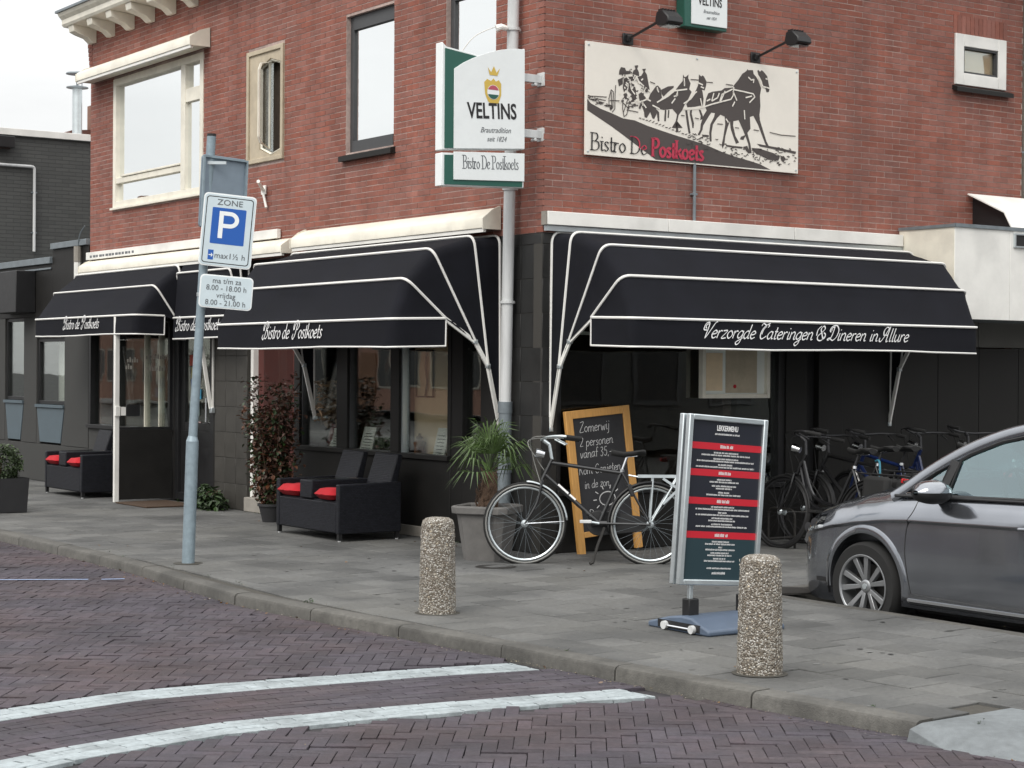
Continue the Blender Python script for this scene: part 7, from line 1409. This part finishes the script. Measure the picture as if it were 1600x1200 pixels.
# wheel openings are cut out of the shell
RT = .307
cut = MB()
for x in (0, 2.62):
    for y0, y1 in ((-.2, .30), (1.47, 2.0)): cut.prism([(x + .348 * math.cos(R(a)), RT + .02 + .348 * math.sin(R(a))) for a in range(0, 360, 6)], y0, y1, 'xz')
co_ = cut.build('cutter', 'black', t); bo = body0.modifiers.new('arch', 'BOOLEAN'); bo.object = co_; bo.operation = 'DIFFERENCE'; bo.solver = 'EXACT'
bpy.context.view_layer.update()
nm_ = bpy.data.meshes.new_from_object(body0.evaluated_get(bpy.context.evaluated_depsgraph_get()))
body0.modifiers.clear(); body0.data = nm_; bpy.data.objects.remove(co_)
nm_.polygons.foreach_set('use_smooth', [True] * len(nm_.polygons)); nm_.set_sharp_from_angle(angle=R(32))
for x in (0, 2.62):
    for far in (0, 1):
        rows = []
        for a in range(-8, 189, 7):
            c_, s_ = math.cos(R(a)), math.sin(R(a)); row = []
            for r_, d in ((.346, -.03), (.347, .004), (.358, .011), (.392, .010), (.408, .0)):
                xx, zz = x + r_ * c_, RT + .02 + r_ * s_; y = side_y(xx, max(zz, .2)) + d; row.append((xx, YC - y if not far else YC + y, zz))
            rows.append(row)
        mb = MB(); mb.grid(rows); mb.build('arch_lip', 'carpaint', t, smooth=True, fix=False)
        rows = []
        for a in range(-15, 196, 10): rows.append([(x + .36 * math.cos(R(a)), y if not far else 2 * YC - y, RT + .02 + .36 * math.sin(R(a))) for y in (.03, .36)])
        mb = MB(); mb.grid(rows); mb.add([r_[1] for r_ in rows], [tuple(range(len(rows)))]); mb.build('wheel_well', 'black', t, smooth=True, fix=False)
        Y = .105 if not far else 2 * YC - .105; sg = 1 if far else -1
        mt = Matrix.Rotation(R(90), 4, 'X')
        mb = MB(); mb.lathe([(.215, -.095), (.285, -.10), (.303, -.075), (RT, -.04), (RT, .04), (.303, .075), (.285, .10), (.215, .095)], 48, (x, Y, RT), mt, True); wh = mb.build('wheel', 'rubber', t, smooth=True)
        mb = MB(); mb.lathe([(.214, .085), (.222, .10), (.219, .104), (.205, .098), (.198, .02), (.198, -.08), (.214, -.085)], 48, (0, 0, 0), closed=True)
        for k in range(5):
            for o_ in (-.22, .22):
                a = 2 * math.pi * k / 5 + R(100); a1 = a + o_ * 1.25; a2 = a + o_ * .8
                p0 = Vector((.045 * math.cos(a2), .045 * math.sin(a2), .068)); p1 = Vector((.208 * math.cos(a1), .208 * math.sin(a1), .088)); tv = Vector((-math.sin(a), math.cos(a), 0))
                mb.add([p0 - tv * .014, p0 + tv * .014, p1 + tv * .021, p1 - tv * .021, p0 - tv * .016 - Vector((0, 0, .03)), p0 + tv * .016 - Vector((0, 0, .03)), p1 + tv * .024 - Vector((0, 0, .03)), p1 - tv * .024 - Vector((0, 0, .03))], MB.BF)
        mb.lathe([(.048, .03), (.048, .066), (.04, .072), (.03, .074), (.002, .075)], 20)
        ri_ = mb.build('rim', 'rimalu', wh, bevel=.003); ri_.location = (x, Y, RT); ri_.rotation_euler = (R(90), 0, 0) if sg < 0 else (R(-90), 0, 0)
        mb = MB(); mb.lathe([(.15, .0), (.15, .012), (.002, .012)], 24); dsk = mb.build('brake_disc', 'iron', wh); dsk.location = (x, Y, RT); dsk.rotation_euler = (R(90), 0, 0) if sg < 0 else (R(-90), 0, 0)
        mb = MB(); mb.lathe([(.020, .076), (.020, .080), (.002, .081)], 14); cp = mb.build('centre_cap', 'alu', wh); cp.location = (x, Y, RT); cp.rotation_euler = (R(90), 0, 0) if sg < 0 else (R(-90), 0, 0)
# greenhouse
AL = [(.22, .935, .055), (.32, 1.0, .075), (.46, 1.10, .11), (.64, 1.208, .15), (.84, 1.304, .185), (1.08, 1.388, .215), (1.34, 1.440, .235), (1.7, 1.48, .245), (2.2, 1.495, .245), (2.7, 1.475, .24), (3.05, 1.43, .225), (3.28, 1.32, .20), (3.42, 1.15, .14), (3.5, .98, .08)]
ALc = curve(AL, 4)
def both(y): return (y, 2 * YC - y)
for far in (0, 1):
    mb = MB(); rows = []
    for i, p in enumerate(ALc):
        d = (ALc[min(i + 1, len(ALc) - 1)] - ALc[max(i - 1, 0)]); n_ = Vector((-d.y, d.x)).normalized() if d.length else Vector((0, 1))   # in (x, z)
        row = []
        for o_, yy_ in ((.032, .045), (.040, .02), (.026, .002), (.0, -.004), (-.028, -.008), (-.040, .002), (-.036, .03)):
            row.append((p.x + n_.x * o_, (p.z + yy_) if not far else 2 * YC - (p.z + yy_), p.y + n_.y * o_))
        rows.append(row)
    mb.grid(rows, closed_u=True); mb.build('roof_rail', 'carpaint', t, smooth=True, auto=50)
roof_pts = [p for p in ALc if 1.0 <= p.x <= 3.27]
rows = []
for p in roof_pts:
    n_ = 13; rows.append([(p.x - .10 * (1 - (2 * j / (n_ - 1) - 1) ** 2) * max(0, 1 - (p.x - 1) / .6), p.z + .02 + (2 * YC - 2 * p.z - .04) * j / (n_ - 1), p.y + .022 + .045 * (1 - (2 * j / (n_ - 1) - 1) ** 2)) for j in range(n_)])
mb = MB(); mb.grid(rows); mb.build('roof', 'carpaint', t, smooth=True, fix=False)
rows = []
for p in [q for q in ALc if q.x <= 1.06]:
    n_ = 11; rows.append([(p.x - .16 * (1 - (2 * j / (n_ - 1) - 1) ** 2) + .02, p.z + .02 + (2 * YC - 2 * p.z - .04) * j / (n_ - 1), p.y + .03 + .05 * (1 - (2 * j / (n_ - 1) - 1) ** 2)) for j in range(n_)])
mb = MB(); mb.grid(rows); mb.build('windscreen', 'glasscar', t, smooth=True, fix=False)
mb = MB(); mb.grid([[(p.x, p.z + (2 * YC - 2 * p.z) * j / 6, p.y) for j in range(7)] for p in ALc if p.x >= 3.27]); mb.build('rear_window', 'glasscar', t, smooth=True, fix=False)
gy = lambda z: .062 + max(0, z - .95) * .335
for far in (0, 1):
    fy = lambda x, z, d=0.: (gy(z) + d) if not far else 2 * YC - gy(z) - d
    panes = ([(.33, .958), (.60, .963), (.665, 1.165), (.56, 1.115), (.43, 1.03)], [(.70, .966), (1.53, .985), (1.53, 1.418), (1.30, 1.388), (1.05, 1.335), (.82, 1.248), (.745, 1.206)], [(1.63, .987), (2.55, 1.0), (2.60, 1.40), (2.45, 1.42), (2.0, 1.445), (1.63, 1.432)], [(2.66, 1.0), (3.22, 1.02), (3.1, 1.25), (2.95, 1.32), (2.70, 1.37)])
    for p in panes:
        mb = MB(); mb.add([(x, fy(x, z, .012), z) for x, z in p], [tuple(range(len(p)))]); w = mb.build('side_window', 'glasscar', t, fix=False)
        mb = MB(); mb.tube([(x, fy(x, z, .006), z) for x, z in p], .012, 5, closed=True); mb.build('window_seal', 'plastic', w, smooth=True)
    for a, b, w_ in (((.628, .95), (.700, 1.20), .07), ((1.58, .97), (1.58, 1.45), .09), ((2.61, .99), (2.65, 1.42), .08)): mb = MB(); mb.bar((a[0], fy(*a, .008), a[1]), (b[0], fy(*b, .008), b[1]), w_, .012, (0, 1, 0)); mb.build('pillar', 'plastic', t, bevel=.003)
    mb = MB(); mb.tube([(.25 + .1 * i, fy(0, .95) - (.004 if not far else -.004), .948 + .002 * i * .95) for i in range(31)], .011, 6); mb.build('belt_strip', 'plastic', t, smooth=True)
    # door seams, sill and chrome strip follow the side
    sy = lambda x, z, d: (YC - side_y(x, z) - d) if not far else (YC + side_y(x, z) + d)
    seam = MB()
    for line in ([(.47, .945), (.45, .85), (.40, .75), (.385, .60), (.40, .45), (.43, .30)], [(1.58, .965), (1.59, .7), (1.60, .32)], [(2.30, .60), (2.45, .75), (2.55, .9), (2.58, .985)], [(.43, .30), (1.0, .285), (1.6, .285), (2.2, .29)]):
        seam.tube([(x, sy(x, z, -.0008), z) for x, z in curve([(a, b, 0) for a, b in line], 5) for x, z in [(x.x, x.y)]] if False else [(q.x, sy(q.x, q.y, -.0012), q.y) for q in curve([(a, b, 0) for a, b in line], 5)], .005, 4)
    seam.build('door_seam', 'black', t)
    mb = MB(); mb.grid([[(.40 + i * .1, sy(.40 + i * .1, z, d), z) for z, d in ((.165, -.05), (.17, .004), (.235, .006), (.243, -.002))] for i in range(19)]); mb.build('sill', 'plastic', t, smooth=True, fix=False)
    mb = MB(); mb.grid([[(.40 + i * .1, sy(.40 + i * .1, .25, d), z) for z, d in ((.246, .0), (.248, .010), (.266, .010), (.270, .0))] for i in range(19)]); mb.build('chrome_strip', 'chrome', t, fix=False)
    for x in (1.36, 2.36): mb = MB(); mb.tube([(x, sy(x, .80, .0), .80), (x + .02, sy(x, .80, .035), .805), (x + .17, sy(x, .80, .035), .812), (x + .19, sy(x, .80, 0), .815)], .012, 6); mb.build('door_handle', 'carpaint', t, smooth=True)
    # mirror
    sgn = -1 if not far else 1; cy = (.03 if not far else 2 * YC - .03)
    def mell(a, b, c): return [(.70 + a * .12 * (1 - .25 * b), cy + sgn * (.13 + b * .13), 1.0 + c * .078 * (1 - .18 * b)) for _ in (0,)][0]
    rows = []
    for i in range(9):
        b = -1 + i / 4; rr = max(.06, 1 - abs(b) ** 3.2) ** .5; rows.append([mell(rr * math.cos(2 * math.pi * k / 16), b, rr * math.sin(2 * math.pi * k / 16)) for k in range(16)])
    up_m, lo_m = MB(), MB(); up_m.grid([r_[0:9] for r_ in rows]); lo_m.grid([r_[8:] + r_[:1] for r_ in rows]); mi = up_m.build('mirror', 'carpaint', t, smooth=True, fix=False, auto=80)
    lo_m.build('mirror_foot', 'plastic', mi, smooth=True, fix=False, auto=80); mb = MB(); mb.bar((.66, cy + sgn * -.035, .955), (.69, cy + sgn * .08, .95), .09, .04); mb.build('mirror_arm', 'plastic', mi, bevel=.008)
    mb = MB(); mb.tube([(.60, cy + sgn * .02, .985), (.585, cy + sgn * .13, .99), (.60, cy + sgn * .24, .99)], .005, 5); mb.build('chrome_line', 'chrome', mi, smooth=True)
    # headlamp wraps round the corner of the nose
    rows = []; rows2 = []
    for i in range(13):
        x = -.79 + i * .031; f = i / 12; zlo = .60 + .085 * f; zhi = min(lerp_tab(ST, x)[2] - .02, .685 + .145 * f - .05 * max(0, f - .8) * 5 * .3)
        rows.append([(x, sy(x, zlo + (zhi - zlo) * j / 4, .005 if 0 < j < 4 else .001), zlo + (zhi - zlo) * j / 4) for j in range(5)])
    mb = MB(); mb.grid(rows); hl = mb.build('headlamp', 'glasslamp', t, smooth=True, fix=False)
    mb = MB(); mb.grid([[(p[0], p[1] - sgn * .004, p[2]) for p in r_] for r_ in rows]); mb.build('lamp_bowl', 'plastic', hl, fix=False)
    for x, z in ((-.68, .66), (-.56, .70)): mb = MB(); mb.lathe([(.036, -.002), (.036, .002), (.015, .004)], 14, (x, sy(x, z, .003), z), Matrix.Rotation(R(90), 4, 'X')); mb.build('reflector', 'darkmetal', hl, smooth=True)
    mb = MB(); mb.grid([[(x, sy(x, z, .004), z) for z in (.30, .315, .33)] for x in (-.52, -.46, -.40)]); mb.build('side_marker', 'plastic', t, fix=False)
# front details and cabin
mb = MB(); mb.box(-.875, -.80, .5, 1.27, .50, .56); mb.build('grille', 'plastic', t, bevel=.01); mb = MB(); mb.box(-.885, -.80, .45, 1.32, .22, .36); mb.build('lower_grille', 'plastic', t, bevel=.01); mb = MB(); mb.box(-.895, -.87, .62, 1.15, .38, .48); mb.build('number_plate', 'signwhite', t, bevel=.003)
def seat(x, y):
    o = MB(); o.box(x, x + .5, y - .24, y + .24, .45, .62); o.add([(x + .42, y - .24, .58), (x + .54, y - .24, .58), (x + .54, y + .24, .58), (x + .42, y + .24, .58), (x + .60, y - .19, 1.14), (x + .70, y - .19, 1.14), (x + .70, y + .19, 1.14), (x + .60, y + .19, 1.14)], MB.BF); s_ = o.build('seat', 'seatcloth', t, bevel=.03)
    o = MB(); o.box(x + .62, x + .72, y - .13, y + .13, 1.17, 1.34); o.build('headrest', 'seatcloth', s_, bevel=.03)
for x in (1.15, 2.05):
    for y in (.50, 1.27): seat(x, y)
mb = MB(); mb.add([(.35, .12, .60), (.35, 1.65, .60), (.85, 1.65, .60), (.85, .12, .60), (.35, .12, .93), (.35, 1.65, .93), (.78, 1.65, .96), (.78, .12, .96)], MB.BF); mb.build('dashboard', 'plastic', t, bevel=.02)
mb = MB(); mt = Matrix.Translation((.98, .50, .98)) @ Matrix.Rotation(R(65), 4, 'Y'); mb.tube([mt @ Vector((.18 * math.cos(2 * math.pi * i / 24), .18 * math.sin(2 * math.pi * i / 24), 0)) for i in range(24)], .013, 8, closed=True); mb.tube([mt @ Vector((-.17, 0, 0)), mt @ Vector((.17, 0, 0))], .012, 6); mb.tube([mt @ Vector((0, 0, 0)), (.80, .50, .88)], .03, 8); mb.build('steering_wheel', 'rubber', t, smooth=True)
mb = MB(); mb.box(.02, .2, .32, 1.45, .12, .3); mb.box(-.6, 3.3, .35, 1.42, .11, .2); mb.build('underbody', 'black', t)
mb = MB(); mb.tube(curve([(.05, .35, 1.02), (.12, .75, 1.07), (.16, 1.2, 1.08)], 5), .008, 5); mb.build('wiper', 'plastic', t)
# second car of the street, seen only as a reflection in the shop glass
# ------------------------------------------------------------------ houses across the two streets, which the panes reflect
def house(label, P_, rz, x, n, w, h, wm, storeys, roof=2.6, shop=False):
    t = thing('town_house', label, 'house', P_(x, n, 0), rz)
    mb = MB(); mb.box(0, w, 0, 7, 0, h); mb.build('wall', wm, t); mb = MB(); mb.prism([(0 - .3, h), (7.3, h), (3.5, h + roof)], -.05, w + .05, 'yz'); rf = mb.build('roof', 'rooftile', t); mb = MB(); mb.box(w * .7, w * .7 + .7, 2.2, 2.9, h + .8, h + roof + .9); mb.build('chimney', 'housebrick', rf)
    for s_ in range(storeys):
        for i in range(int(w / 2.0)):
            x0 = .5 + i * 2.0; z0 = .9 + s_ * 2.9; mb = MB(); frame_of(mb, x0, x0 + 1.25, z0, z0 + 1.6, .08, -.04, .02); f = mb.build('window', 'stone' if P_ is PL else 'darkframe', t); mb = MB(); mb.box(x0 + .08, x0 + 1.17, -.02, -.01, z0 + .08, z0 + 1.52); mb.build('pane', 'black', f)
    mb = MB(); mb.box(w - 1.3, w - .3, -.05, -.002, .0, 2.2); mb.build('door', 'wood', t)
wms = ['housebrick', 'housewhite', 'housebrick', 'greywall', 'housewhite', 'housebrick', 'housebrick']
for i in range(6): house('%s terraced house across the main street, number %s of the row' % (('brick', 'white', 'tall brick', 'grey', 'low white', 'narrow brick')[i], ('one', 'two', 'three', 'four', 'five', 'six')[i]), PL, RZL + math.pi, -22 - i * 9.4, 27.0, 9.3, (6.6, 6.2, 7.2, 6.5, 5.8, 6.9)[i], wms[i], 2)
for i in range(3): house('%s house across the side street, behind the photographer\'s right' % ('low brick', 'second brick', 'taller brick')[i], PR, RZR + math.pi, 18 + i * 8.2, 16.5, 8.0, (5.8, 5.2, 6.4)[i], 'darkbrick', 2)
